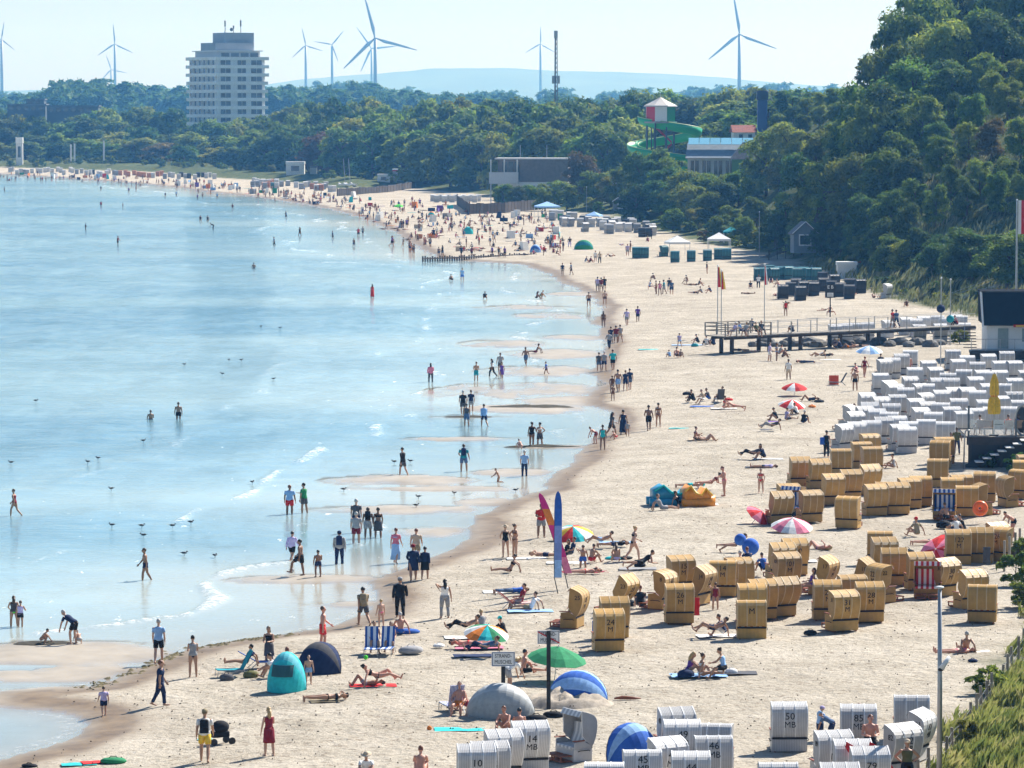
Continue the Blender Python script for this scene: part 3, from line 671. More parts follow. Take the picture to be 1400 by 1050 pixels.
def garment(kind, pose, fem):
    k = (kind, pose, fem)
    if k in CACHE: return CACHE[k]
    bodym(pose, fem); J = skel(pose, fem); b = MB(); X = V3((1, 0, 0))
    def legs(f, r0, r1, shin=None):
        for s in 'lr':
            limb(b, J['hip'+s], J['hip'+s].lerp(J['kn'+s], f), [r0, (r0+r1)/2, r1], ext=.15)
            if shin: limb(b, J['kn'+s] - (J['kn'+s]-J['hip'+s])*.05, J['kn'+s].lerp(J['an'+s], shin[0]), [r1, shin[1], shin[1]], ext=.1)
    def sleeves(f, r0, r1, fore=None):
        for s in 'lr':
            limb(b, J['sh'+s], J['sh'+s].lerp(J['el'+s], f), [r0, (r0+r1)/2, r1], ext=.25)
            if fore: limb(b, J['el'+s], J['el'+s].lerp(J['wr'+s], fore), [r1, r1*.85], ext=.2)
    tr = lambda ts, g: b.loft(torso_rings(J, ts, g, fem, 14))
    if kind == 'shirt': tr([-.05,0,.06,.13,.2,.29,.37,.43,.47,.49], .017); sleeves(.6, .064, .060)
    elif kind == 'jacket': tr([-.08,-.03,.05,.13,.2,.29,.37,.43,.47,.5], .027); sleeves(1, .066, .056, .92)
    elif kind == 'tank': tr([-.04,0,.06,.13,.2,.29,.37,.42,.45], .013)
    elif kind == 'shorts': tr([-.10,-.05,0,.05,.09], .016); legs(.72, .106, .094)
    elif kind == 'trunks': tr([-.10,-.05,0,.05,.08], .013); legs(.42, .102, .098)
    elif kind == 'trousers': tr([-.10,-.05,0,.05,.09], .014); legs(1, .102, .074, (.93, .058))
    elif kind == 'bikini_bottom': tr([-.105,-.07,-.03,.01,.03], .008)
    elif kind == 'bikini_top': tr([.285,.31,.36,.385], .010)
    elif kind == 'swimsuit': tr([-.105,-.06,0,.05,.12,.2,.29,.36,.41], .008)
    elif kind in ('dress', 'long_dress', 'skirt'):
        if kind != 'skirt': tr([.05,.12,.2,.29,.36,.42,.45], .014)
        f = 1.0 if kind == 'long_dress' else .0
        cs = [J['P'] + J['up'] * .1, J['P'], (J['hipl'].lerp(J['knl'], .5) + J['hipr'].lerp(J['knr'], .5)) / 2, (J['knl'] + J['knr']) / 2]
        ws = [(.15,.11),(.19,.14),(.20,.17),(.215,.19)]
        if f: cs.append((J['anl'] + J['anr']) / 2 + V3((0, 0, .1))); ws.append((.235, .215))
        if pose in ('sit', 'chair', 'sit2', 'sup', 'supk', 'xleg'): legs(.9, .11, .10)
        else: b.loft([oring(c, X, V3((0, 1, 0)), *w_, 14) for c, w_ in zip(cs, ws)])
    elif kind in ('hair', 'long_hair', 'bun', 'cap', 'sun_hat'):
        M = Matrix((X, J['hf'], J['hu'])).transposed().to_4x4(); M.translation = J['head']
        b.ell((0, -.024, .03), .083, .092, .100, 14, 10, M=M)
        if kind == 'long_hair':
            dn = -J['up'] if J['up'].z > .3 else -J['hu']
            p0 = J['head'] - J['hf'] * .07; p1 = p0 + dn * .16 - J['hf'] * .02; p2 = p1 + dn * .16
            b.path([p0 + J['hu'] * .03, p1, p2], [.07, .075, .03], 10)
        if kind == 'bun': b.ell((0, -.10, .075), .045, .045, .04, 10, 7, M=M)
        if kind == 'cap': b.ell((0, -.01, .05), .092, .108, .085, 14, 8, M=M); b.ell((0, .10, .045), .06, .06, .012, 10, 5, M=M)
        if kind == 'sun_hat': b.ell((0, 0, .06), .09, .10, .085, 14, 8, M=M); b.ell((0, 0, .045), .19, .20, .014, 18, 5, M=M)
    me = b.mesh(kind, (), True); me.transform(Matrix.Translation((0, 0, -ZOFF[(pose, fem)])))
    me.materials.append(mat('cloth_grey', (.4, .4, .4)))
    CACHE[k] = me
    return me
SKIN = {'a': mat('skin_light', (.56, .34, .24), .55, .08, 9), 'b': mat('skin_tan', (.42, .235, .15), .55, .08, 9), 'c': mat('skin_brown', (.25, .135, .085), .55, .08, 9), 'd': mat('skin_red', (.55, .27, .19), .55, .08, 9)}
HAIR = {'k': mat('hair_black', (.012, .010, .009), .5), 'n': mat('hair_brown', (.07, .04, .022), .5), 'y': mat('hair_blond', (.42, .29, .13), .5), 'w': mat('hair_grey', (.42, .41, .40), .6), 'r': mat('hair_auburn', (.16, .055, .025), .5)}
COL = dict(black=(.014,.014,.017), navy=(.018,.032,.09), blue=(.04,.13,.48), lightblue=(.30,.50,.80), teal=(.02,.28,.34), turquoise=(.03,.50,.52), green=(.03,.26,.11), lime=(.10,.75,.05), red=(.62,.03,.03), pink=(.75,.22,.32), purple=(.16,.07,.34), lilac=(.52,.45,.70),
           white=(.80,.80,.78), grey=(.33,.33,.34), darkgrey=(.09,.09,.10), khaki=(.30,.25,.16), yellow=(.75,.50,.06), orange=(.80,.24,.04), brown=(.16,.075,.04), maroon=(.22,.02,.035), olive=(.13,.13,.05), denim=(.09,.15,.27), beige=(.56,.46,.34))
def cloth(c): return mat('cloth_' + c, COL[c], .85, .14, 7, .25, bscale=60, spec=.2)
GN = {'T': 'shirt', 'J': 'jacket', 'K': 'tank', 'S': 'shorts', 'U': 'trunks', 'L': 'trousers', 'B': 'bikini_bottom', 'P': 'bikini_top', 'W': 'swimsuit', 'D': 'dress', 'G': 'long_dress', 'R': 'skirt'}
HN = {'h': 'hair', 'l': 'long_hair', 'b': 'bun', 'c': 'cap', 's': 'sun_hat'}
WORD = {'st': 'standing', 'wk': 'walking', 'wk2': 'walking', 'st2': 'standing', 'st3': 'standing', 'wk3': 'walking', 'wk4': 'walking', 'hip': 'standing hands on hips', 'ph': 'standing with bent arms', 'up': 'raising an arm', 'bend': 'bending down', 'kick': 'lifting one foot', 'hold': 'standing', 'sit': 'sitting knees up',
        'sit2': 'sitting', 'sitb': 'sitting leaning back', 'xleg': 'sitting cross legged', 'sup': 'lying on the back', 'supk': 'lying knees bent', 'pro': 'lying face down', 'prop': 'lying propped on elbows', 'side': 'reclining', 'chair': 'seated', 'kneel': 'kneeling', 'crouch': 'crouching'}
def place_at(e, x, y, z, rz, s): e.location = (x, y, z); e.rotation_euler = (0, 0, rz); e.scale = (s, s, s)
def person(px, py, pose, rot, clothes, place, h=1.72, skin='b', hair='hn', fem=None, dz=0.0, z=None, hatcol=None, Y=None, group=None, tiny=False):
    """px, py: photo pixel of the feet or seat; clothes: 'T:blue S:black'"""
    cl = [c.split(':') for c in clothes.split()] if clothes else []
    pose = {'st': rng.choice(['st', 'st2', 'st3']), 'wk2': rng.choice(['wk2', 'wk3', 'wk3', 'wk2', 'wk4']), 'wk': rng.choice(['wk', 'wk4'])}.get(pose, pose)
    if fem is None: fem = hair[0] in 'lb' or any(c[0] in 'PWDGR' for c in cl)
    if Y is not None: q = at(px, py, Y)
    elif z is not None: x, y = flat(px, py, z); q = V3((x, y, z))
    else: q = ground(px, py)
    o = link('person', bodym(pose, fem), None, SKIN[skin])
    s = h / 1.71
    if h < 1.4: s *= 1.04
    place_at(o, q.x, q.y, q.z - .012 + dz, R(rot), s)
    if WORD[pose][:4] in ('stan', 'walk', 'rais', 'lift'): o.scale = (s * rng.uniform(1.0, 1.24), s * rng.uniform(1.0, 1.26), s)
    for k, c in cl: link(GN[k], garment(GN[k], pose, fem), o, cloth(c))
    hk = HN[hair[0]]
    if hk in ('cap', 'sun_hat'):
        link('hair', garment('hair', pose, fem), o, HAIR[hair[1]]); link(hk, garment(hk, pose, fem), o, cloth(hatcol or 'white'))
    else: link(hk if hk != 'bun' else 'hair', garment(hk, pose, fem), o, HAIR[hair[1]])
    who = 'child' if h < 1.4 else 'person'
    NM = {'lightblue': 'light blue', 'darkgrey': 'dark grey'}
    wear = ' and '.join(NM.get(c, c) + ' ' + GN[k].replace('_', ' ') for k, c in cl[:2]) or 'no top'
    if [c[0] for c in cl[:2]] == ['P', 'B'] and cl[0][1] == cl[1][1]: wear = NM.get(cl[0][1], cl[0][1]) + ' bikini'
    lab = f'{who} in {wear} {WORD[pose]} {place}'
    if len(lab.split()) > 14:
        wear = wear.split(' and ')[0]; lab = f'{who} in {wear} {WORD[pose]} {place}'
    if len(lab.split()) > 14: lab = f'{who} in {wear} {place}'
    o['category'] = who; o['group'] = group or 'people on the beach'
    LABELQ.append((o, lab, px + py * .001, py))
    return o
# ================================================================ HOODED WICKER BEACH CHAIRS
def wicker(name, col, dark):
    m, t, p, N, L = nodes(name)
    tc = N('ShaderNodeTexCoord'); p.inputs['Roughness'].default_value = .42; p.inputs['Specular IOR Level'].default_value = .55
    wv = N('ShaderNodeTexWave'); wv.bands_direction = 'Z'; wv.inputs['Scale'].default_value = 14; wv.inputs['Distortion'].default_value = 1.2; wv.inputs['Detail'].default_value = 2
    wx = N('ShaderNodeTexWave'); wx.bands_direction = 'X'; wx.inputs['Scale'].default_value = 5.5; wx.inputs['Distortion'].default_value = .6
    nz_ = N('ShaderNodeTexNoise'); nz_.inputs['Scale'].default_value = 2.2; nz_.inputs['Detail'].default_value = 6; nz_.inputs['Roughness'].default_value = .7
    for n in (wv, wx, nz_): L(tc.outputs['Object'], n.inputs['Vector'])
    r = N('ShaderNodeValToRGB'); e = r.color_ramp.elements; e[0].position = .25; e[1].position = .7; e[0].color = dark + (1,); e[1].color = col + (1,)
    L(nz_.outputs['Fac'], r.inputs[0])
    mx = N('ShaderNodeMix'); mx.data_type = 'RGBA'; mx.blend_type = 'MULTIPLY'; mx.inputs[0].default_value = .35
    L(r.outputs[0], mx.inputs[6]); L(wx.outputs['Color'], mx.inputs[7])
    oi = N('ShaderNodeObjectInfo'); hv = N('ShaderNodeHueSaturation'); mr = N('ShaderNodeMapRange'); mr.inputs['To Min'].default_value = .78; mr.inputs['To Max'].default_value = 1.15
    L(oi.outputs['Random'], mr.inputs['Value']); L(mr.outputs[0], hv.inputs['Value']); L(mx.outputs[2], hv.inputs['Color']); L(hv.outputs[0], p.inputs['Base Color'])
    bp = N('ShaderNodeBump'); bp.inputs['Strength'].default_value = .6; bp.inputs['Distance'].default_value = .012
    L(wv.outputs['Fac'], bp.inputs['Height']); L(bp.outputs[0], p.inputs['Normal'])
    return m
WK = {'brown': wicker('wicker_ochre', (.70, .41, .10), (.52, .29, .065)), 'white': wicker('wicker_white', (.74, .73, .715), (.60, .59, .58)),
      'teal': wicker('wicker_teal', (.03, .20, .23), (.02, .13, .16)), 'black': wicker('wicker_dark', (.022, .026, .035), (.014, .016, .022)), 'grey': wicker('wicker_grey', (.36, .38, .42), (.28, .30, .33)), 'orange': wicker('wicker_orange', (.62, .26, .12), (.5, .2, .1))}
BAT = {'brown': mat('batten_tan', (.60, .44, .24), .5, .1), 'white': mat('batten_white', (.80, .80, .79), .45, .05), 'teal': mat('batten_teal', (.06, .30, .34), .5), 'black': mat('batten_dark', (.05, .055, .065), .5), 'grey': mat('batten_grey', (.6, .6, .62), .5), 'orange': mat('batten_tan', (.6, .4, .2))}
def striped(name, c1, c2, sc, axis='X'):
    if name in MATS: return MATS[name]
    m, t, p, N, L = nodes(name); MATS[name] = m
    tc = N('ShaderNodeTexCoord'); wv = N('ShaderNodeTexWave'); wv.bands_direction = axis; wv.inputs['Scale'].default_value = sc
    L(tc.outputs['Object'], wv.inputs['Vector']); r = N('ShaderNodeValToRGB'); r.color_ramp.interpolation = 'CONSTANT'
    e = r.color_ramp.elements; e[0].position = 0; e[1].position = .5; e[0].color = c1 + (1,); e[1].color = c2 + (1,)
    L(wv.outputs['Fac'], r.inputs[0]); L(r.outputs[0], p.inputs['Base Color']); p.inputs['Roughness'].default_value = .9
    return m
FAB = {'brown': striped('stripe_red', (.55, .04, .04), (.78, .74, .70), 1.3), 'white': striped('stripe_grey', (.45, .45, .46), (.74, .73, .71), 1.3), 'teal': striped('stripe_teal', (.04, .22, .3), (.7, .7, .7), 2.6), 'black': striped('stripe_dark', (.05, .06, .1), (.5, .5, .5), 2.6), 'blue': striped('stripe_blue', (.02, .09, .34), (.70, .74, .80), 1.3)}
FAB['grey'] = FAB['white']; FAB['orange'] = FAB['brown']
WOOD_RED = mat('wood_redbrown', (.27, .085, .04), .55, .2, 8, .3)
SEAM = mat('seam_dark', (.02, .016, .014), .8)
INK = mat('number_ink', (.012, .012, .012), .6, .02)
PROF = [(-.40,.545),(-.445,.66),(-.475,.80),(-.488,.96),(-.485,1.12),(-.465,1.28),(-.43,1.41),(-.365,1.52),(-.27,1.59),(-.14,1.625),(.03,1.645),(.22,1.655)]
FRONT = [(.16,1.38),(.08,1.08),(.04,.86),(-.16,.70)]
def rec(y, z, a):
    c, s = math.cos(a), math.sin(a); dy, dz = y + .30, z - .66
    return (-.30 + dy * c - dz * s, .66 + dy * s + dz * c)
CH = {}
def hood_mesh(a):
    if ('hood', a) in CH: return CH[('hood', a)]
    b = MB(); W = .625; th = .035
    pf = [rec(y, z, R(a)) for y, z in PROF]
    nr = []
    for i in range(len(pf)):
        y0, z0 = pf[max(i-1, 0)]; y1, z1 = pf[min(i+1, len(pf)-1)]; d = math.hypot(y1-y0, z1-z0)
        nr.append((-(z1-z0)/d, (y1-y0)/d))
    rings = [[(-W, y, z), (W, y, z), (W, y - n[0]*th, z - n[1]*th), (-W, y - n[0]*th, z - n[1]*th)] for (y, z), n in zip(pf, nr)]
    b.loft(rings)
    side = [(y - n[0]*.012, z - n[1]*.012) for (y, z), n in zip(pf, nr)] + [rec(y, z, R(a)) for y, z in FRONT]
    for x0, x1 in ((-W + .003, -W + .04), (W - .04, W - .003)):
        b.loft([[(x0, y, z) for y, z in side], [(x1, y, z) for y, z in side]])
    me = b.mesh('hood', WK['brown'])
    bats = []
    for x in (-.598, -.2, .2, .598):
        q = MB(); q.loft([[(x-.02, y + n[0]*.002, z + n[1]*.002), (x+.02, y + n[0]*.002, z + n[1]*.002), (x+.02, y + n[0]*.014, z + n[1]*.014), (x-.02, y + n[0]*.014, z + n[1]*.014)] for (y, z), n in zip(pf, nr)])
        bats.append(q.mesh('batten', BAT['brown']))
    q = MB(); y, z = rec(.22, 1.655, R(a)); y2, z2 = rec(.30, 1.46, R(a))
    q.loft([[(-.60, y, z), (.60, y, z), (.60, y + .012, z - .005), (-.60, y + .012, z - .005)], [(-.60, y2, z2), (.60, y2, z2), (.60, y2 + .012, z2), (-.60, y2 + .012, z2)]])
    aw = q.mesh('awning', FAB['brown'])
    q = MB(); pts = [rec(y, z, R(a)) for y, z in [(-.33,.60),(-.40,.95),(-.37,1.30)]]
    q.loft([[(-.54, y, z), (.54, y, z), (.54, y + .09, z), (-.54, y + .09, z)] for y, z in pts])
    bc = q.mesh('back_cushion', FAB['brown'])
    # rail round the front edge of each side
    q = MB(); fr = [pf[-1]] + [rec(y, z, R(a)) for y, z in FRONT]
    for x in (-W + .02, W - .02): q.path([(x, y + .008, z) for y, z in fr], .016, 5)
    er = q.mesh('edge_rail', BAT['brown'])
    # frame for lettering on the back: point and direction at height 1.2
    (ya, za), (yb, zb) = rec(-.476, 1.02, R(a)), rec(-.447, 1.36, R(a))
    CH[('hood', a)] = (me, bats, aw, bc, er, (ya, za, yb, zb)); return CH[('hood', a)]
def base_meshes():
    if 'base' in CH: return CH['base']
    b = MB(); b.bbox(-.61, .61, -.41, .33, .05, .47, .02)
    for s in (-1, 1):
        x0, x1 = (s * .625, s * .575) if s < 0 else (.575, .625)
        b.loft([[(x0, y, z) for y, z in ((-.37,.465),(.30,.465),(.30,.70),(-.05,.74),(-.37,.56))], [(x1, y, z) for y, z in ((-.37,.465),(.30,.465),(.30,.70),(-.05,.74),(-.37,.56))]])
    base = b.mesh('base', WK['brown'])
    run = [MB().box(x-.03, x+.03, -.43, .36, 0, .05).mesh('runner', WOOD_RED) for x in (-.5, .5)]
    seam = MB().box(-.60, .60, -.418, -.36, .472, .54).mesh('hinge_gap', SEAM)
    arm = [MB().bbox(x-.05, x+.05, -.10, .36, .742, .775, .01).mesh('armrest', WOOD_RED) for x in (-.6, .6)]
    seat = MB().bbox(-.55, .55, -.30, .36, .472, .57, .03).mesh('seat_cushion', FAB['brown'])
    foot = []
    for x in (-.29, .29):
        q = MB(); q.box(x-.24, x+.24, .34, .80, .06, .10)
        for k in range(7): q.box(x-.24 + k*.073, x-.24 + k*.073 + .042, .34, .83, .24, .275)
        q.box(x-.24, x-.20, .76, .81, .10, .24); q.box(x+.20, x+.24, .76, .81, .10, .24)
        foot.append(q.mesh('footrest', WOOD_RED))
    hand = []
    for s in (-1, 1):
        q = MB(); q.path([(s*.63, -.30, .40), (s*.668, -.22, .43), (s*.668, .10, .43), (s*.63, .18, .40)], .016, 5); hand.append(q.mesh('handle', SEAM))
    CH['base'] = (base, run, seam, arm, seat, foot, hand); return CH['base']
TXT = {}
def text_mesh(s, size):
    if (s, size) in TXT: return TXT[(s, size)]
    cu = bpy.data.curves.new('lettering', 'FONT'); cu.body = s; cu.size = size; cu.align_x = 'CENTER'; cu.align_y = 'CENTER'; cu.extrude = .004; cu.offset = .0; cu.resolution_u = 2
    o = bpy.data.objects.new('tmp', cu); me = evaluated_mesh(o); me.name = 'lettering'
    bpy.data.objects.remove(o); bpy.data.curves.remove(cu); me.materials.clear(); me.materials.append(INK)
    TXT[(s, size)] = me; return me
def beach_chair(q, rot, kind, a=0, txt=None, lab=None, grp=None, full=True, fab=None, sidenum=False, s=1.0, key=None, foot=True):
    e = empty('beach_chair', q, R(rot)); e.scale = (s, s, s)
    hood, bats, aw, bc, er, tx = hood_mesh(a); base, run, seam, arm, seat, ft, hand = base_meshes()
    W_, B_, F_ = WK[kind], BAT[kind], FAB[fab or kind]
    link('base', base, e, W_); h = link('hood', hood, e, W_)
    if full:
        for m_ in bats: link('batten', m_, h, B_)
        for m_ in run: link('runner', m_, e, WOOD_RED)
        link('hinge_gap', seam, e, SEAM); link('edge_rail', er, h, B_)
        for m_ in arm: link('armrest', m_, e, WOOD_RED)
        for m_ in hand: link('handle', m_, e, SEAM)
        link('awning', aw, h, F_)
        if foot:
            for m_ in ft: link('footrest', m_, e, WOOD_RED)
    link('seat_cushion', seat, e, F_); link('back_cushion', bc, e, F_)
    if txt:
        ya, za, yb, zb = tx; ang = math.atan2(zb - za, yb - ya); lines = txt.split('|')
        for i, ln in enumerate(lines):
            f = .80 - i * .85 if len(lines) > 1 else .45
            o = link('lettering', text_mesh(ln, .34 if i == 0 else .30), h, INK)
            o.location = (0, ya + (yb - ya) * f - .02, za + (zb - za) * f + .0); o.rotation_euler = (ang, 0, 0)
        if sidenum:
            for sx, rz in ((-1, -math.pi / 2), (1, math.pi / 2)):
                y_, z_ = rec(-.22, 1.36, R(a))
                o = link('lettering', text_mesh(lines[0], .26), h, INK); o.location = (sx * .632, y_, z_); o.rotation_euler = (math.pi / 2 + 0, 0, rz)
    e['category'] = 'beach chair'; e['group'] = grp or 'wicker beach chairs'
    LABELQ.append((e, lab, key[0] if key else q[0], key[1] if key else -q[1]))
    return e
# ================================================================ BUILDINGS AND LARGE STRUCTURES
def thing(name, loc, rz, lab, cat, grp=None, key=None):
    e = empty(name, loc, rz); e['category'] = cat
    if grp: e['group'] = grp
    LABELQ.append((e, lab, key if key is not None else loc[0] / max(loc[1], 1), -loc[1]))
    return e
def solo(o, lab, cat, grp=None, key=None):
    o['category'] = cat
    if grp: o['group'] = grp
    LABELQ.append((o, lab, key if key is not None else o.location[0] / max(o.location[1], 1), -o.location[1])); return o
def part(name, mb, mt, par, smooth=False): return link(name, mb.mesh(name, mt, smooth), par)
PLASTER = mat('plaster_white', (.82, .82, .80), .8, .08, .6)
CONC = mat('concrete_grey', (.36, .36, .35), .85, .15, .8)
DGLASS = mat('dark_glass', (.03, .045, .06), .12, .2, .3, spec=.8)
WOODG = mat('wood_grey', (.26, .235, .20), .85, .25, 3, .4)
WOODD = mat('wood_dark', (.055, .042, .034), .85, .3, 3, .4)
STEEL = mat('steel_galvanised', (.42, .43, .44), .4, .12, 4, metal=.6)
WHITEP = mat('white_paint', (.78, .78, .77), .5, .04)
BLACKP = mat('black_paint', (.02, .02, .022), .6, .1)
# ---- hotel
q = at(298, 152, 1500); hz0 = 0.0
H = thing('hotel', (q.x, 1500, gh(q.x, 1500)), R(30), 'white high-rise hotel with stacked balconies above the far trees', 'building')
gz = H.location.z; top = at(298, 70, 1500).z - gz; fl = 3.05; W1, D1 = 19.5, 24.5
part('wall', MB().box(0, W1, 0, D1, 0, top - 3), mat('hotel_wall', (.76, .77, .78), .8, .1, .2), H)
nfl = int((top - 3) / fl)
for k in range(nfl, nfl - 9, -1):
    z = top - 3 - (nfl - k) * fl
    over = 1.3 if k > nfl - 3 else .9
    part('balcony_band', MB().box(-.9, W1 + over, -.9, D1 + over, z - .25, z + .95), PLASTER, H)
    for j, (a, b) in enumerate(((1.2, 5.2), (8.2, 11.6), (13.8, 18.2))):
        wn = part('window', MB().box(a, b, -.12, .05, z - 2.0, z - .3), DGLASS, H)
        part('frame', MB().box((a+b)/2 - .06, (a+b)/2 + .06, -.16, -.10, z - 2.0, z - .3), PLASTER, wn)
    for j in range(6):
        part('window', MB().box(-.12, .05, 1.5 + j * 3.9, 4.2 + j * 3.9, z - 2.0, z - .3), DGLASS, H)
        part('divider', MB().box(-.88, 0, .9 + j * 3.9, 1.05 + j * 3.9, z - 2.1, z - .26), PLASTER, H)
part('penthouse', MB().box(1, W1 - 1.5, 1, D1 - 3, top - 3, top), mat('hotel_top', (.44, .46, .48), .8), H)
for j in range(4): part('window', MB().box(2 + j * 4, 5.2 + j * 4, .88, 1.05, top - 2.3, top - .6), DGLASS, H)
part('roof_slab', MB().box(.2, W1 - .7, .2, D1 - 2, top, top + .35), PLASTER, H)
pb = MB().box(0.5, W1 - 3, 3, D1 - 9, top + .35, top + 3.2).box(5, W1 - 2.5, 4, D1 - 10, top + 3.2, top + 7.0)
part('plant_room', pb, mat('plant_room', (.34, .37, .41), .8, .1, .4), H)
for x, y, l in ((6, 6, 9), (13, 7, 9.5), (9.5, 6, 5)):
    an = MB().tube((x, y, top + 7), (x, y, top + 7 + l * .55), .14, .05); an.box(x - .25, x + .25, y - .12, y + .12, top + 7.5 + l * .2, top + 7.4 + l * .45)
    part('antenna', an, mat('antenna', (.12, .13, .15), .6), H)
part('dish', MB().ell((8.2, 5, top + 8.2), .7, .4, .7), mat('antenna', (.12,.13,.15)), H)
# ---- wind turbines
TW = mat('turbine_backlit_tone', (.34, .36, .38), .5, .04)  # white turbines coloured darker: their backlit shade is put into the colour
def turbine(px, py, Y, blade, ang, lab, yaw=0, dy=None):
    hub = at(px, py, Y); z0 = 3.0; hh = hub.z - z0
    e = thing('wind_turbine', (hub.x, Y, z0), R(yaw), lab, 'wind turbine', 'wind turbines on the skyline', px)
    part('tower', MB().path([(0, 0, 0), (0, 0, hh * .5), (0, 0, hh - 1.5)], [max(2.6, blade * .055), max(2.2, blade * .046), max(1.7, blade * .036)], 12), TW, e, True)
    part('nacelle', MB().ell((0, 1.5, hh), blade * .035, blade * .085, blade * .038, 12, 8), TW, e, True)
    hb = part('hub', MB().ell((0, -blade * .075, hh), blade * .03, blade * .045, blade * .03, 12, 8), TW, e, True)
    for k in range(3):
        a = R(ang + 120 * k); u = V3((math.sin(a), 0, math.cos(a))); c = V3((math.cos(a), 0, -math.sin(a))); o = V3((0, -blade * .075, hh)); rg = []
        for f, wd, of, tk in ((.0, .04, 0, .03), (.08, .042, 0, .03), (.22, .085, .012, .022), (.5, .065, .006, .014), (.8, .045, .002, .010), (1.0, .02, 0, .006)):
            p_ = o + u * blade * f + c * blade * of
            rg.append([p_ - c * blade * wd * .5, p_ - V3((0, 1, 0)) * blade * tk * .5, p_ + c * blade * wd * .5, p_ + V3((0, 1, 0)) * blade * tk * .5])
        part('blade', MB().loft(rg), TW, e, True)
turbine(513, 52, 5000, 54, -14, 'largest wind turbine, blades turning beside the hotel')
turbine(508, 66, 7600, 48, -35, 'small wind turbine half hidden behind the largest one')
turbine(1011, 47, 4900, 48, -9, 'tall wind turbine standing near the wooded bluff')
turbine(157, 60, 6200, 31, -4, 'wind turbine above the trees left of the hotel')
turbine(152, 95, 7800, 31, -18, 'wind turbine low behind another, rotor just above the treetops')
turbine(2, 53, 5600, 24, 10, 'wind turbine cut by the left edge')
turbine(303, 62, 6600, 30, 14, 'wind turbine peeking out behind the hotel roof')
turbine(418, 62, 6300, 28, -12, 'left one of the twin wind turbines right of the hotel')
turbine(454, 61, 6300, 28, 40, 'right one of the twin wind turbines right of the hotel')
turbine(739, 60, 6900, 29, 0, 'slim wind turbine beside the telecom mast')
# ---- telecom mast
q = at(760, 130, 1120); g0 = gh(q.x, 1120); tp = at(760, 42, 1120).z - g0
M_ = thing('telecom_mast', (q.x, 1120, g0), .3, 'tall grey lattice telecom mast rising from the far trees', 'mast')
lg = [V3((.62 * math.cos(a), .62 * math.sin(a), 0)) for a in (0, 2.094, 4.189)]
for p_ in lg: part('leg', MB().tube(p_, p_ * .55 + V3((0, 0, tp * .96)), .12), mat('mast_grey', (.17, .18, .19), .6), M_)
br = MB(); nb = 30
for k in range(nb):
    f0, f1 = k / nb * .96, (k + 1) / nb * .96
    for i in range(3):
        a, b = lg[i], lg[(i + 1) % 3]
        br.tube(a * (1 - .45 * f0) + V3((0, 0, tp * f0)), b * (1 - .45 * f1) + V3((0, 0, tp * f1)), .05, n=4)
part('bracing', br, MATS['mast_grey'], M_)
for k in range(5):
    a = k * 1.257; part('antenna_panel', MB().box(-.16, .16, -.14, .14, tp * .64, tp * .64 + 2.2, M=Matrix.Translation((.95 * math.cos(a), .95 * math.sin(a), 0))), mat('panel_grey', (.4, .41, .42)), M_)
part('top_drum', MB().tube((0, 0, tp * .95), (0, 0, tp), .55, n=10), MATS['panel_grey'], M_)
# ---- water slide tower
q = at(903, 150, 800); g0 = gh(q.x, 800); u_ = 6.88
ST = thing('slide_tower', (q.x, 800, g0), 0, 'octagonal water slide tower with red and green panels and cone roof', 'tower')
z1 = at(903, 166, 800).z - g0; z2 = at(903, 146, 800).z - g0; z3 = at(903, 133, 800).z - g0
oc = lambda r, z, o=.39: [(r * math.cos(o + i * math.pi / 4), r * math.sin(o + i * math.pi / 4), z) for i in range(8)]
pc = [mat('panel_red', (.50, .03, .07), .5), WHITEP, mat('panel_green', (.02, .25, .12), .5), WHITEP]
A, B_ = oc(3.1, z1), oc(3.1, z2)
for i in range(8):
    j = (i + 1) % 8; ctr = (V3(A[i]) + V3(A[j])) / 2; ins = V3((-ctr.x, -ctr.y, 0)) * .04
    part('wall_panel', MB().loft([[A[i], A[j], V3(A[j]) + ins, V3(A[i]) + ins], [B_[i], B_[j], V3(B_[j]) + ins, V3(B_[i]) + ins]]), pc[i % 4], ST)
rf = part('roof', MB().loft([oc(3.6, z2), oc(3.5, z2 + .25), oc(1.5, z2 + (z3 - z2) * .62), oc(.12, z3)]), mat('roof_pale', (.50, .47, .44), .6), ST)
part('finial', MB().tube((0, 0, z3 - .1), (0, 0, z3 + 1.0), .08, .03), STEEL, rf)
part('deck', MB().loft([oc(3.5, z1 - .35), oc(3.5, z1 - .02)]), CONC, ST)
for i in range(8):
    p_ = oc(2.9, 0)[i]; part('column', MB().tube((p_[0], p_[1], 0), (p_[0], p_[1], z1 - .35), .17, n=6), mat('column_blue', (.05, .09, .14), .5), ST)
stp = MB()
for k in range(4):
    za, zb = z1 * k / 4, z1 * (k + 1) / 4; s = 1 if k % 2 else -1
    stp.loft([[(s * 2.2, -1.6, za + .5), (s * 2.2, -.6, za + .5), (s * 2.2, -.6, za), (s * 2.2, -1.6, za)], [(-s * 2.2, -1.6, zb + .2), (-s * 2.2, -.6, zb + .2), (-s * 2.2, -.6, zb - .3), (-s * 2.2, -1.6, zb - .3)]])
part('stair', stp, mat('stair_red', (.42, .03, .07), .5), ST)
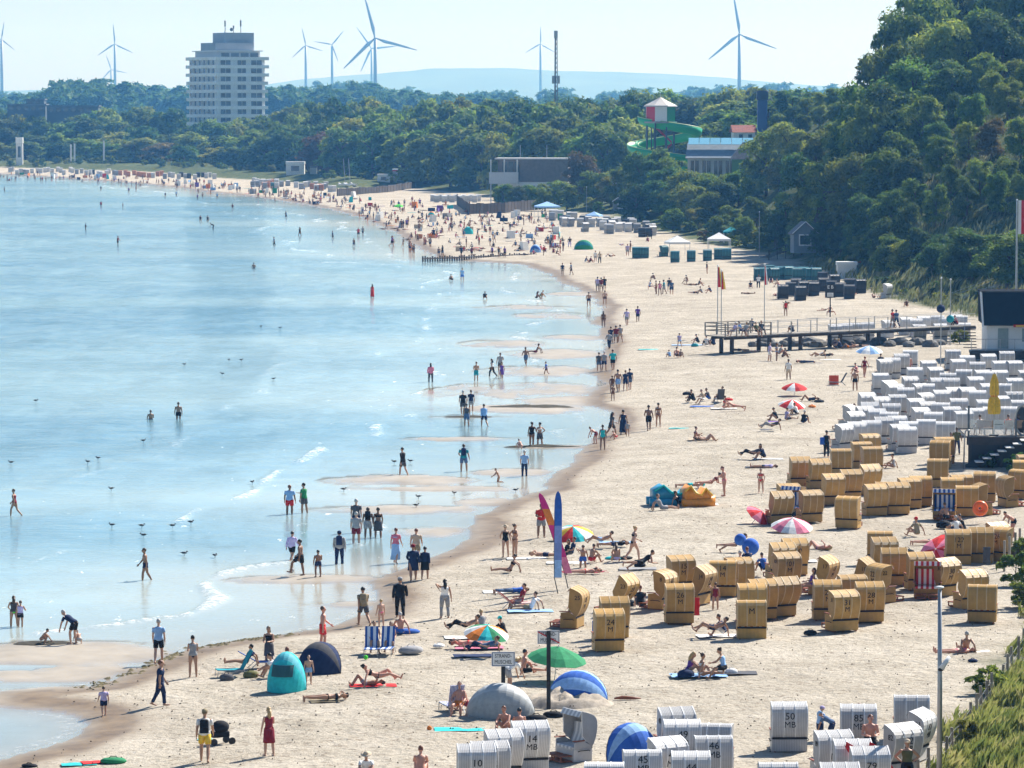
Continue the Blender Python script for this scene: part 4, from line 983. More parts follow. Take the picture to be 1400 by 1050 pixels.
def slide(pts, name='slide_tube', r=1.15, lab=None):
    e = thing('water_slide', (q.x, 800, g0), 0, lab, 'water slide')
    SG = mat('slide_green', (.03, .42, .20), .35, .08); n = len(pts); rg, lp = [], []
    for i, p_ in enumerate(pts):
        d = V3(pts[min(i + 1, n - 1)]) - V3(pts[max(i - 1, 0)]); d.z = 0; d.normalize(); s = V3((d.y, -d.x, 0)); p_ = V3(p_)
        sec = [(-1, .55), (-.85, -.25), (-.45, -.75), (0, -.9), (.45, -.75), (.85, -.25), (1, .55), (.88, .55), (.72, -.2), (.4, -.6), (0, -.75), (-.4, -.6), (-.72, -.2), (-.88, .55)]
        rg.append([p_ + s * a * r + V3((0, 0, b * r)) for a, b in sec])
        lp.append((p_ + s * r * .94 + V3((0, 0, .58 * r)), p_ - s * r * .94 + V3((0, 0, .58 * r))))
    b = MB(); b.loft(rg); part('trough', b, SG, e, True)
    for k in (0, 1): part('rim', MB().path([l[k] for l in lp], .10, 5), mat('rim_yellowgreen', (.42, .55, .25), .4), e, True)
    for i in range(4, n, 14):
        p_ = V3(pts[i])
        if p_.z > 3: part('support', MB().tube((p_.x, p_.y, 0), (p_.x, p_.y, p_.z - r), .13, n=6), MATS['column_blue'], e)
pts = []
for i in range(120):
    f = i / 119; a = -1.2 + f * 6.283 * 2.6; cx = 2.2 - 1.5 * math.sin(f * 5); z = z1 + .3 - f * (z1 - 2.2)
    pts.append((cx + 6.2 * math.sin(a), 2.5 - 5.5 * math.cos(a) * .8, z))
slide(pts, lab='spiralling green open water slide winding round the tower')
# ---- pool hall with glazed roof, red roofed house, blue tower
q = at(982, 235, 760); g0 = gh(q.x, 760)
T = thing('pool_hall', (q.x, 760, g0), R(-4), 'pool hall with blue grey pitched roof and glazed ridge', 'building')
zr, ze = at(982, 193, 760).z - g0, at(982, 216, 760).z - g0; L0, L1 = -6.2, 6.5
part('wall', MB().box(L0 + .4, L1 - .4, .3, 9, 0, ze), mat('hall_wall', (.55, .54, .52), .8), T)
for k in range(5):
    w_ = part('window', MB().box(L0 + 1 + k * 2.2, L0 + 2.5 + k * 2.2, .18, .32, .8, ze - .5), DGLASS, T); part('frame', MB().box(L0 + 1.7 + k * 2.2, L0 + 1.8 + k * 2.2, .12, .18, .8, ze - .5), WHITEP, w_)
part('roof', MB().loft([[(L0, -.6, ze), (L0 + .3, 4.5, zr - .3), (L0, 9.6, ze), (L0, 4.5, ze - .3)], [(L1, -.6, ze), (L1 - .3, 4.5, zr - .3), (L1, 9.6, ze), (L1, 4.5, ze - .3)]]), mat('roof_slate', (.20, .24, .28), .5, .15, 1.2), T)
for k in range(6): part('ridge_glass', MB().box(L0 + .5 + k * 2.05, L0 + 2.45 + k * 2.05, 2.2, 4.6, 0, .06, M=Matrix.Translation((0, 0, zr - 1.75)) @ Matrix.Rotation(R(30), 4, 'X')), mat('ridge_glass', (.22, .50, .66), .15, .1, spec=.8), T)
part('gable_roof', MB().loft([[(2.2, -3.2, ze - .2), (7.2, -3.2, ze - .2), (7.2, 3, ze), (2.2, 3, ze)], [(4.6, -.2, zr - .2), (4.8, -.2, zr - .2), (4.8, .2, zr - .2), (4.6, .2, zr - .2)]]), mat('roof_shingle', (.22, .20, .19), .8, .2, 2), T)
part('porch_wall', MB().box(2.6, 6.8, -2.8, .3, 0, ze - .2), mat('porch_green', (.16, .32, .13), .7), T)
q = at(1018, 190, 870); g0 = gh(q.x, 870); Hh = thing('red_roof_house', (q.x, 870, g0), R(6), 'small white house with a red tiled roof among trees', 'house')
ze = at(1018, 181, 870).z - g0; zr = at(1018, 171, 870).z - g0
part('wall', MB().box(-2.3, 2.3, 0, 4, 0, ze), PLASTER, Hh)
for k in (-1.2, .8): part('window', MB().box(k, k + .8, -.06, .05, ze - 1.6, ze - .4), DGLASS, Hh)
part('roof', MB().loft([[(-2.7, -.4, ze), (-2.7, 2, zr), (-2.7, 4.4, ze)], [(2.7, -.4, ze), (2.7, 2, zr), (2.7, 4.4, ze)]]), mat('tile_red', (.34, .10, .06), .8, .2, 3), Hh)
q = at(1042, 180, 835); g0 = gh(q.x, 835); BTw = thing('blue_tower', (q.x, 835, g0), 0, 'narrow dark blue tower standing among the trees', 'tower')
zt = at(1042, 124, 835).z - g0
part('shaft', MB().bbox(-1.0, 1.0, -1, 1, 0, zt * .8, .1), mat('tower_blue', (.02, .06, .20), .45), BTw)
part('head', MB().bbox(-1.15, 1.15, -1.15, 1.15, zt * .8, zt, .1), mat('tower_navy', (.02, .035, .08), .5), BTw)
part('bracket', MB().path([(1.1, 0, zt * .78), (1.9, 0, zt * .86), (2.0, 0, zt * .78)], .15), STEEL, BTw)
# ---- flat grey building behind the beach
q = at(728, 253, 905); g0 = gh(q.x, 905); FB = thing('flat_building', (q.x, 905, g0), R(-5), 'two storey flat roofed grey building with balcony behind the dunes', 'building')
zt = at(728, 218, 905).z - g0
part('wall', MB().box(-7.8, 8, 0, 8, 0, zt * .5), PLASTER, FB); part('upper_wall', MB().box(-7.8, 8, -.15, 8, zt * .5, zt), mat('brick_greybrown', (.20, .165, .145), .85, .15, 1.5), FB)
part('roof', MB().box(-8.5, 8.3, -.6, 8.4, zt, zt + .3), mat('flat_roof', (.5, .5, .5), .8), FB)
for x in (-6.8, -5.4, -4.0): part('window', MB().box(x, x + 1.1, -.2, 0, zt * .55, zt * .95), DGLASS, FB)
for x in (-.8, 3.8): part('window', MB().box(x, x + 1.4, -.08, .06, .3, zt * .42), DGLASS, FB)
part('balcony', MB().box(-9.6, -3, -2.2, -.16, zt * .46, zt * .5).box(-9.6, -3, -2.2, -2.1, zt * .5, zt * .72), mat('balcony_white', (.55, .56, .57), .6), FB)
for x in (-9.2, -6.2, -3.3): part('post', MB().tube((x, -2.0, 0), (x, -2.0, zt), .1), PLASTER, FB)
for x in (-3, 3): part('antenna', MB().tube((x, 3, zt + .3), (x, 3, zt + 3.2), .06), STEEL, FB)
# ---- low dark roofs at the far left
for (a, b, yt, yb, dp, lab) in ((10, 62, 142, 160, 1640, 'wide dark flat roofed building among the far left trees'), (36, 60, 135, 150, 1680, 'dark box shaped roof above the far left trees'), (64, 134, 144, 158, 1620, 'long grey flat roofed building left of the hotel')):
    p0, p1 = at(a, yb, dp), at(b, yt, dp); e = thing('low_building', (p0.x, dp, 0), 0, lab, 'building')
    part('wall', MB().box(0, p1.x - p0.x, 0, 9, 0, p1.z - .5), mat('dark_facade', (.08, .10, .13), .7, .15, .3), e); part('roof', MB().box(-.4, p1.x - p0.x + .4, -.4, 9.4, p1.z - .5, p1.z), mat('flat_roof_dark', (.13, .15, .18), .8), e)
    for k in range(int((p1.x - p0.x) / 3)): part('window', MB().box(.8 + k * 3, 2.6 + k * 3, -.05, .02, p1.z - 2.6, p1.z - 1.0), DGLASS, e)
# ---- kiosks and huts
def kiosk(px0, px1, pyt, pyb, lab, wm, rm, stripe=None, gable=False, name='kiosk', cat='hut', window=True, Y=None, rot=0):
    c = ground((px0 + px1) / 2, pyb)
    if Y: c = at((px0 + px1) / 2, pyb, Y)
    k = FPX / c.y; w_ = (px1 - px0) / k / 2; h = at(700, pyt, c.y).z - c.z; e = thing(name, tuple(c), R(rot), lab, cat)
    hw = h * (.62 if gable else .8)
    part('wall', MB().box(-w_, w_, 0, w_ * 1.5, -.3, hw), wm, e)
    if gable:
        r_ = part('roof', MB().loft([[(-w_ - .35, -.4, hw - .15), (0, -.4, h), (w_ + .35, -.4, hw - .15), (w_ + .2, -.4, hw - .3), (0, -.4, h - .2), (-w_ - .2, -.4, hw - .3)], [(-w_ - .35, w_ * 1.5 + .3, hw - .15), (0, w_ * 1.5 + .3, h), (w_ + .35, w_ * 1.5 + .3, hw - .15), (w_ + .2, w_ * 1.5 + .3, hw - .3), (0, w_ * 1.5 + .3, h - .2), (-w_ - .2, w_ * 1.5 + .3, hw - .3)]]), rm, e)
        part('gable', MB().loft([[(-w_, .0, hw), (w_, .0, hw), (0, .0, h - .2)], [(-w_, .1, hw), (w_, .1, hw), (0, .1, h - .2)]]), wm, e)
        for s in (-1, 1): part('trim', MB().tube((s * (w_ + .3), -.42, hw - .1), (0, -.42, h + .02), .07, n=4), WHITEP, r_)
    else: part('roof', MB().box(-w_ - .1, w_ + .1, -.2, w_ * 1.5 + .1, hw, h), rm, e)
    if stripe: part('stripe', MB().box(-w_ - .12, w_ + .12, -.24, -.2, hw + .02, hw + (h - hw) * .6), stripe, e)
    if window:
        wd = part('window', MB().box(-w_ * .45, w_ * .45, -.05, .02, hw * .35, hw * .85), DGLASS, e)
        fm = MB()
        for x0, x1, z0_, z1_ in ((-w_*.55, -w_*.45, hw*.28, hw*.92), (w_*.45, w_*.55, hw*.28, hw*.92), (-w_*.45, w_*.45, hw*.28, hw*.35), (-w_*.45, w_*.45, hw*.85, hw*.92)): fm.box(x0, x1, -.09, .0, z0_, z1_)
        part('frame', fm, WHITEP, wd)
    return e
GREYW = mat('hut_greywood', (.18, .20, .22), .8, .15, 2); RG = mat('hut_roof', (.17, .17, .18), .8, .15, 2)
kiosk(391, 416, 221, 239, 'white flat roofed kiosk in the dunes, left of the leaning masts', PLASTER, WHITEP)
kiosk(424, 433, 227, 238, 'narrow pale hut beside the white kiosk', mat('pale_hut', (.4, .4, .38), .8), RG, window=False)
kiosk(537, 561, 231, 248, 'kiosk with a red stripe under its white roof', mat('kiosk_grey', (.45, .46, .48), .8), WHITEP, mat('stripe_redpaint', (.5, .05, .05), .6))
kiosk(516, 533, 238, 250, 'low white van shaped hut left of the striped kiosk', WHITEP, WHITEP)
kiosk(598, 626, 233, 249, 'grey gabled hut in the far dunes', GREYW, RG, gable=True)
kiosk(839, 863, 266, 289, 'grey gabled beach hut with white trim behind white chairs', GREYW, RG, gable=True)
kiosk(1085, 1116, 303, 343, 'blue grey gabled lifeguard hut with a white window frame', mat('hut_bluegrey', (.17, .21, .25), .8, .1, 2), RG, gable=True, rot=8, Y=560)
kiosk(1145, 1171, 358, 381, 'square white kiosk behind the black chairs', WHITEP, WHITEP, window=False)
e = kiosk(22, 31, 188, 226, 'tall white lifeguard lookout on a slim stem at the far left', WHITEP, PLASTER, name='lookout')
# sail flags and flag poles
def flagpole(px, pyb, pyt, lab, flagc=None, fh=.4, fw=1.2, furl=True, r=.05, name='flagpole', Y=None):
    c = ground(px, pyb); h = at(px, pyt, c.y).z - c.z; e = thing(name, tuple(c), 0, lab, 'flag')
    part('pole', MB().tube((0, 0, 0), (0, 0, h), r, r * .7), STEEL, e)
    part('finial', MB().ell((0, 0, h + .05), .09, .09, .09), WHITEP, e)
    if flagc:
        n = len(flagc); L_ = h * fh
        for k, c_ in enumerate(flagc):
            rg = []
            for i in range(8):
                f = i / 7; z_ = h - .1 - L_ * f
                x0, x1 = .03 + fw * k / n * (.35 + .65 * f if furl else 1), .03 + fw * (k + 1) / n * (.35 + .65 * f if furl else 1)
                y0 = .10 * math.sin(f * 6 + k); rg.append([(x0, y0, z_), (x1, y0 + .08 * math.sin(f * 9), z_), (x1, y0 + .03 + .08 * math.sin(f * 9), z_), (x0, y0 + .03, z_)])
            part('flag_cloth', MB().loft(rg), c_, e)
    return e
for px, pb, pt in ((96, 226, 197), (101, 226, 196), (141, 226, 192)):
    flagpole(px, pb, pt, 'white feather flag on the far left promenade', [WHITEP], .8, .55, False)
flagpole(838, 286, 236, 'white flag on a pole behind the grey hut', [WHITEP], .3, .8)
flagpole(858, 280, 247, 'drooping red flag among the dune bushes', [cloth('maroon')], .45, .9)
flagpole(802, 290, 256, 'bare slim pole left of the white flag')
flagpole(1038, 352, 290, 'tall bare pole beside the dune path')
flagpole(1281, 300, 240, 'hidden pole in the wood') if False else None
RD, YL = cloth('red'), cloth('yellow')
flagpole(981, 461, 364, 'lifeguard flag, red and yellow, on the pole left at the jetty head', [RD, YL], .28, .5)
flagpole(986, 463, 370, 'second lifeguard flag pole at the jetty head', [RD, YL], .26, .4)
flagpole(1045, 455, 362, 'slim pole with a furled red and white pennant on the jetty', [RD, WHITEP], .28, .32)
e = flagpole(1389, 455, 274, 'grey pole with a large red and white banner at the right edge', None, r=.12)
hb = e.location; k = FPX / e.location.y
for i, c_ in enumerate((WHITEP, RD)): part('banner', MB().box(.12 + i * .30, .12 + (i + 1) * (.30 if i == 0 else .75), -.02, .02, 0, 1, M=Matrix.Translation((0, 0, at(1389, 320, hb.y).z - hb.z)) @ Matrix.Diagonal((1, 1, 46 / k, 1))), c_, e)
# catamaran masts
for px, tl, lab in ((472, -3, 'left one of two beached catamarans with leaning bare masts'), (479, -3, 'right one of two beached catamarans with leaning bare masts')):
    c = ground(px, 254); e = thing('catamaran', tuple(c), R(20), lab, 'boat'); h = 37 / (FPX / c.y)
    for s in (-1, 1): part('hull', MB().loft([[(s*1.0-.2, y, .1), (s*1.0+.2, y, .1), (s*1.0+.16, y, .5+z_), (s*1.0-.16, y, .5+z_)] for y, z_ in ((-2.4, .1), (-1, 0), (1, 0), (2.5, .3))]), WHITEP, e)
    part('crossbeam', MB().box(-1.1, 1.1, -.1, .1, .5, .6), STEEL, e); part('mast', MB().tube((0, 0, .5), (-.5, 0, h), .12, .08), STEEL, e)
# plank walls that close off the beach lots
def plank_wall(pts, hgt, n, lab):
    P = [ground(*p_) for p_ in pts]; e = thing('plank_wall', tuple(P[0]), 0, lab, 'fence')
    tot = [(P[i], P[i+1]) for i in range(len(P) - 1)]; per = max(1, n // len(tot))
    for a, b in tot:
        for k in range(per):
            p0 = a.lerp(b, k / per) - P[0]; p1 = a.lerp(b, (k + .92) / per) - P[0]; d = (p1 - p0); d.z = 0; L_ = d.length; an = math.atan2(d.y, d.x)
            o = part('plank', MB().box(0, L_, -.05, .05, -.3, hgt * rng.uniform(.94, 1.05)), WOODD, e); o.location = p0; o.rotation_euler = (0, 0, an)
        p_ = a - P[0]; part('post', MB().tube((p_.x, p_.y + .1, p_.z - .3), (p_.x, p_.y + .1, p_.z + hgt + .2), .12), WOODD, e)
plank_wall([(461, 268), (492, 266), (530, 263), (568, 257)], 1.75, 30, 'long dark plank wall on the far beach below the masts')
plank_wall([(625, 280), (642, 293), (690, 291), (734, 287)], 2.2, 30, 'dark plank wall closing off the lot below the grey building')
# groynes
for (x0, y0, x1, y1, n, hh, lab) in ((578, 357, 726, 352, 46, .75, 'dark timber groyne running from the beach into the water'), (700, 321, 800, 316, 26, .5, 'low weathered groyne on the sand beside the white chairs'), (690, 330, 760, 322, 18, .35, 'half buried groyne left of the white chairs')):
    a, b = (V3((*flat(x0, y0, .1), .0)), V3((*flat(x1, y1, .1), .1))); e = thing('groyne', tuple(a), 0, lab, 'groyne')
    for k in range(n):
        p_ = a.lerp(b, k / (n - 1)) - a; part('pile', MB().tube((p_.x, p_.y, -.8), (p_.x, p_.y, hh * rng.uniform(.8, 1.15)), .14, .12, 7), WOODD, e)
    d = b - a; part('rail', MB().tube((0, -.16, hh * .6), (d.x, d.y - .16, d.z + hh * .6), .09, n=5), WOODD, e)
# ---- gazebos
def gazebo(px, py, w_, h, colr, lab):
    c = ground(px, py); e = thing('gazebo', tuple(c), R(rng.uniform(-20, 20)), lab, 'gazebo')
    for x in (-1, 1):
        for y in (-1, 1): part('leg', MB().tube((x*w_*.48, y*w_*.48, 0), (x*w_*.48, y*w_*.48, h * .66), .045), WHITEP, e)
    s = w_ * .5
    part('canopy', MB().loft([[(-s, -s, h*.60), (s, -s, h*.60), (s, s, h*.60), (-s, s, h*.60)], [(-s, -s, h*.70), (s, -s, h*.70), (s, s, h*.70), (-s, s, h*.70)], [(-s*.45, -s*.45, h*.86), (s*.45, -s*.45, h*.86), (s*.45, s*.45, h*.86), (-s*.45, s*.45, h*.86)], [(-.05, -.05, h), (.05, -.05, h), (.05, .05, h), (-.05, .05, h)]]), colr, e)
gazebo(748, 296, 4.6, 3.0, cloth('lightblue'), 'large pale blue gazebo on the sand near the plank wall')
gazebo(926, 350, 3.2, 3.0, WHITEP, 'white gazebo between the teal chairs, nearer the sea')
gazebo(983, 346, 3.4, 3.1, WHITEP, 'white gazebo beside the yellow bush')
gazebo(812, 306, 2.8, 2.3, cloth('lightblue'), 'small blue sun sail over the white chairs')
gazebo(1000, 332, 2.6, 2.6, cloth('teal'), 'teal parasol roof at the foot of the dunes')
# ---- jetty
JZ = 2.15
a = flat(992, 460, JZ); b = flat(1334, 445, JZ); A = V3((a[0], a[1], 0)); B_ = V3((b[0], b[1], 0))
J_ = thing('jetty', (A.x, A.y, 0), math.atan2(B_.y - A.y, B_.x - A.x), 'raised wooden jetty with railings crossing the beach', 'jetty'); JL = (B_ - A).length
for k in range(48): part('plank', MB().box(k * JL / 48 + .02, (k + 1) * JL / 48 - .02, -.02 if k > 9 else 0, 2.0 if k > 9 else 3.0, JZ - .1, JZ + rng.uniform(-.01, .01)), WOODG, J_)
part('beam', MB().box(-.1, JL, -.06, .14, JZ - .32, JZ - .11), WOODD, J_); part('beam', MB().box(-.1, JL, 1.8, 1.96, JZ - .32, JZ - .11), WOODD, J_)
for x in (.9, 5.3, 9.0, 13.8, 18.5): 
    for y in (.2, 1.7): part('pile', MB().bbox(x - .15, x + .15, y - .15, y + .15, -.5, JZ - .32, .03), WOODD, J_)
for x in [k * 1.33 for k in range(5)] + [5.4 + k * 2.35 for k in range(8)]:
    for y in ((.05, 2.9) if x < 5.5 else (.05, 1.9)): part('rail_post', MB().tube((x, y, JZ), (x, y, JZ + 1.15), .05 if x > 5 else .07, n=6), WOODG if x < 5.4 else STEEL, J_)
for z_ in (.45, .8, 1.12):
    part('rail', MB().tube((0, .05, JZ + z_), (5.3, .05, JZ + z_), .045, n=5), WOODG, J_); part('rail', MB().tube((0, 2.9, JZ + z_), (5.3, 2.9, JZ + z_), .045, n=5), WOODG, J_); part('rail', MB().tube((0, .05, JZ + z_), (0, 2.9, JZ + z_), .045, n=5), WOODG, J_)
for z_ in (.6, 1.12):
    for y in (.05, 1.9): part('rail', MB().tube((5.4, y, JZ + z_), (JL, y, JZ + z_), .02, n=5), STEEL, J_)
# boulders beneath it
gb = random.Random(9)
ROCK = mat('boulder_rock', (.13, .125, .115), .9, .35, 2.5, .8)
for k in range(26):
    px = 1030 + k * 10.2 + gb.uniform(-4, 4); c = ground(px, 474 - (k % 3) * 1.6 + gb.uniform(-1, 1)); s = gb.uniform(.45, .8)
    bm = bmesh.new(); bmesh.ops.create_icosphere(bm, subdivisions=2, radius=1)
    for v in bm.verts: v.co *= 1 + .30 * mnoise.noise(v.co * 1.3 + V3((k * 3, 0, 0))); v.co.z *= .7
    me = bpy.data.meshes.new('boulder'); bm.to_mesh(me); bm.free()
    o = link('boulder', me, None, ROCK, tuple(c + V3((0, 0, s * .25))), (0, 0, gb.uniform(0, 6)), (s * gb.uniform(1, 1.6), s, s)); solo(o, 'dark boulder in the row beneath the jetty', 'boulder', 'boulders under the jetty', px)
# ---- black roofed beach house with deck at the right edge
c = ground(1350, 493); HB = thing('beach_house', tuple(c), R(-3), 'white beach house with a steep black roof and orange sign', 'house')
zf, zt, zr = at(0, 478, c.y).z - c.z, at(0, 445, c.y).z - c.z, at(0, 400, c.y).z - c.z
part('deck', MB().box(-1.6, 9, -1.6, .2, zf - .25, zf), WOODG, HB); part('deck_edge', MB().box(-1.65, 9.05, -1.72, -1.6, zf - .75, zf - .02), WOODD, HB)
for k in range(6): part('deck_post', MB().box(-1.4 + k * 2, -1.2 + k * 2, -1.5, -1.3, -.5, zf - .25), WOODD, HB)
part('wall', MB().box(0, 9, .2, 8, zf - 1.2, zt + .1), PLASTER, HB)
for x in (.9, 3.0): part('window' if x > 1 else 'door', MB().box(x, x + .9, .12, .24, zf + .1 + (.6 if x > 1 else 0), zt - .25), mat('glass_grey', (.25, .32, .32), .2, .1), HB)
part('roof', MB().loft([[(-.3, -.35, zt), (9.4, -.35, zt), (9.4, 8.3, zt), (-.3, 8.3, zt)], [(-.45, .35, zr), (9.4, .35, zr), (9.4, 7, zr), (-.45, 7, zr)]]), mat('roof_black', (.008, .010, .014), .95, .2, 1.5, .3, spec=.05), HB)
part('roof_edge', MB().box(-.55, 9.4, .25, .45, zr, zr + .12), BLACKP, HB)
part('barge_board', MB().loft([[(-.5, -.4, zt - .1), (-.35, -.4, zt - .1), (-.35, -.2, zt - .1), (-.5, -.2, zt - .1)], [(-.68, .3, zr + .05), (-.5, .3, zr + .05), (-.5, .5, zr + .05), (-.68, .5, zr + .05)]]), WHITEP, HB)
part('sign', MB().box(2.2, 6.0, -.48, -.40, zt - .12, zt + .10), cloth('red'), HB); part('sign_lettering', MB().box(2.4, 3.1, -.50, -.48, zt - .08, zt + .06).box(3.25, 3.9, -.50, -.48, zt - .08, zt + .06), cloth('yellow'), HB)
for k in range(9): part('rail_post', MB().tube((-1.5 + k * 1.25, -1.5, zf), (-1.5 + k * 1.25, -1.5, zf + 1.0), .03, n=5), STEEL, HB)
for z_ in (.15, 1.0): part('rail', MB().tube((-1.5, -1.5, zf + z_), (9, -1.5, zf + z_), .025, n=5), STEEL, HB)
for k in range(7): part('step', MB().box(-1.8 - k * .0 - .25, -.9, .5 + k * .3, .8 + k * .3, zf + .12 + k * .24, zf + .18 + k * .24), WOODD, HB)
part('stair_rail', MB().tube((-2.0, .4, zf + 1.0), (-1.8, 2.6, zf + 2.7), .03), STEEL, HB)
# ---- poles with net buoys
for px, pb, pt, pball, cc, lab in ((1286, 504, 380, 422, 'navy', 'steel pole with a navy net ball before the jetty'), (1299, 472, 382, 436, 'teal', 'steel pole with a teal net ball beside the beach house')):
    c = ground(px, pb); h = at(px, pt, c.y).z - c.z; e = thing('ball_pole', tuple(c), 0, lab, 'pole'); part('pole', MB().tube((0, 0, 0), (0, 0, h), .045), STEEL, e); part('tip', MB().ell((0, 0, h), .09, .09, .09), WHITEP, e)
    part('ball', MB().ell((-.02, 0, at(px, pball, c.y).z - c.z), .36, .36, .36, 14, 10), cloth(cc), e, True)
# ---- terrace with stairs at the right edge
c = ground(1324, 640); kk = FPX / c.y; TZ = at(0, 597, c.y).z - c.z
T = thing('terrace', tuple(c), R(-2), 'dark terrace platform with stairs and glass railing at the right edge', 'terrace')
for k in range(14): part('deck_plank', MB().box(-.1 + k * .42, .30 + k * .42, 0, 5.5, TZ - .08, TZ + rng.uniform(-.008, .008)), WOODG, T)
part('fascia', MB().box(-.12, 5.8, -.1, -.01, TZ - .5, TZ - .02), WOODD, T)
part('skirt', MB().box(0, 5.8, .25, .35, -.5, TZ - .5), BLACKP, T)
for x in (.1, 2.0, 3.9, 5.6): part('post', MB().box(x - .08, x + .08, .05, .2, -.6, TZ - .5), WOODD, T)
for k in range(7): part('step', MB().box(3.1 - k * .46, 3.6 - k * .46, -1.3, -.15, TZ - .16 - k * .22, TZ - .11 - k * .22), mat('step_white', (.7, .7, .68), .6), T)
part('stringer', MB().loft([[(3.6, -.2, TZ - .1), (3.6, -.12, TZ - .1), (3.6, -.12, TZ - .55), (3.6, -.2, TZ - .55)], [(-.2, -.2, TZ - 1.7), (-.2, -.12, TZ - 1.7), (-.2, -.12, TZ - 2.2), (-.2, -.2, TZ - 2.2)]]), BLACKP, T)
part('handrail', MB().path([(-.35, -.7, -.1), (-.3, -.7, TZ + .1), (-.25, -.7, TZ + .4), (-.1, -.7, TZ + .48), (.05, -.7, TZ + .4)], .045, 8), STEEL, T, True)
for x in (0.0, 2.9, 5.5): part('rail_post', MB().box(x - .06, x + .06, .05, .15, TZ, TZ + 1.9 if x == 0 else TZ + 1.1), mat('post_bluegrey', (.10, .13, .15), .5), T)
gl_, t_, p_, N, L = nodes('clear_glass'); p_.inputs['Base Color'].default_value = (.75, .85, .85, 1); p_.inputs['Roughness'].default_value = .05; p_.inputs['Alpha'].default_value = .22
for x in (.1, 1.5): part('glass_pane', MB().box(x, x + 1.3, .09, .11, TZ + .12, TZ + 1.05), gl_, T)
def chair_simple(par_loc, rz, lab, colr, name='terrace_chair'):
    e = thing(name, par_loc, rz, lab, 'chair')
    for x in (-.24, .24):
        for y in (-.24, .24): part('leg', MB().tube((x, y, 0), (x, y, .43), .02, n=5), STEEL, e)
    part('seat', MB().bbox(-.28, .28, -.28, .28, .43, .49, .02), colr, e); part('backrest', MB().loft([[(-.28, -.30, .5), (.28, -.30, .5), (.28, -.26, .5), (-.28, -.26, .5)], [(-.26, -.38, .95), (.26, -.38, .95), (.26, -.34, .95), (-.26, -.34, .95)]]), colr, e)
    for s in (-.3, .3): part('armrest', MB().path([(s, -.3, .66), (s, .22, .66), (s, .25, .45)], .022, 5), STEEL, e)
TAN = mat('rattan_tan', (.36, .25, .18), .8, .2, 8)
for i, (x, y, r) in enumerate(((.75, 1.0, 10), (1.35, 1.0, -5), (2.55, 1.0, 0), (3.2, 1.1, 15))):
    chair_simple((c.x + x, c.y + y, c.z + TZ + .01), R(r), 'tan rattan chair on the terrace', TAN)
e = thing('closed_parasol', (c.x + 1.62, c.y + .6, c.z + TZ), 0, 'closed yellow parasol standing on the terrace', 'parasol')
part('pole', MB().tube((0, 0, 0), (0, 0, 3.9), .04), STEEL, e); part('base', MB().tube((0, 0, 0), (0, 0, .08), .3, n=12), BLACKP, e)
rg = []
for z_, r in ((1.35, .30), (1.6, .34), (2.2, .30), (2.45, .18), (2.6, .24), (3.3, .22), (3.8, .08)): rg.append([(r * (1 + .22 * (-1) ** i) * math.cos(i * .3927), r * (1 + .22 * (-1) ** i) * math.sin(i * .3927), z_) for i in range(16)])
part('folded_canopy', MB().loft(rg), cloth('yellow'), e)
part('strap', MB().tube((0, 0, 2.42), (0, 0, 2.5), .21, n=10), cloth('orange'), e)
e = thing('round_pod', (c.x + 3.5, c.y + .9, c.z + TZ), 0, 'rounded grey framed pod seat on the terrace', 'seat')
part('frame', MB().path([(.55 * math.cos(t) , 0, .95 + .95 * math.sin(t)) for t in [k * math.pi / 12 for k in range(25)]], .07, 8), STEEL, e, True); part('shell', MB().ell((0, .25, .95), .5, .4, .85), mat('pod_dark', (.06, .07, .08), .7), e, True)
# ---- boardwalk and stair up the dune by the lifeguard hut
c = ground(1045, 356); c2 = at(1112, 336, c.y + 20); e = thing('boardwalk', tuple(c), math.atan2(20, c2.x - c.x), 'dark wooden boardwalk with handrail leading to the lifeguard hut', 'boardwalk'); L_ = math.hypot(20, c2.x - c.x)
for k in range(16): part('plank', MB().box(k * L_ / 16, (k + .9) * L_ / 16, -.7, .7, .4 + k * .11, .5 + k * .11), WOODD, e)
for k in range(7): part('rail_post', MB().tube((k * L_ / 6, -.7, 0), (k * L_ / 6, -.7, 1.5 + k * .27), .07, n=5), WOODD, e)
part('handrail', MB().tube((0, -.7, 1.45), (L_, -.7, 3.1), .07, n=5), WOODD, e)
c = ground(1300, 414); e = thing('dune_stair', (c.x, c.y, gh(c.x, c.y)), R(25), 'weathered grey stair climbing the grassy dune', 'stairs')
for k in range(14): part('step', MB().box(k * .45, k * .45 + .4, -.7, .7, .1 + k * .13, .18 + k * .13), mat('wood_silver', (.42, .41, .38), .85, .2, 3), e)
for y in (-.75, .75): part('handrail', MB().tube((0, y, .9), (6.3, y, 2.7), .03), MATS['wood_silver'], e)
# ---- brown steep roof in the trees and a white vent above it
q = at(1140, 300, 572); g0 = at(0, 318, 572).z; e = thing('thatched_house', (q.x, 572, g0), R(-20), 'dark brown steep roof of a house hidden in the trees', 'house'); zr = at(1140, 262, 572).z - g0
part('wall', MB().box(-2, 2, 0, 5, -6, zr * .35), mat('wall_brown', (.12, .09, .07)), e); part('roof', MB().loft([[(-2.9, -.8, zr * .2), (-2.3, 2.5, zr), (-2.9, 6, zr * .2)], [(2.7, -.8, zr * .2), (2.3, 2.5, zr), (2.7, 6, zr * .2)]]), mat('thatch_brown', (.085, .06, .05), .95, .2, 2, .6), e)
part('vent', MB().box(1.4, 2.1, 2.2, 2.8, zr - .2, zr + 1.2), WHITEP, e)
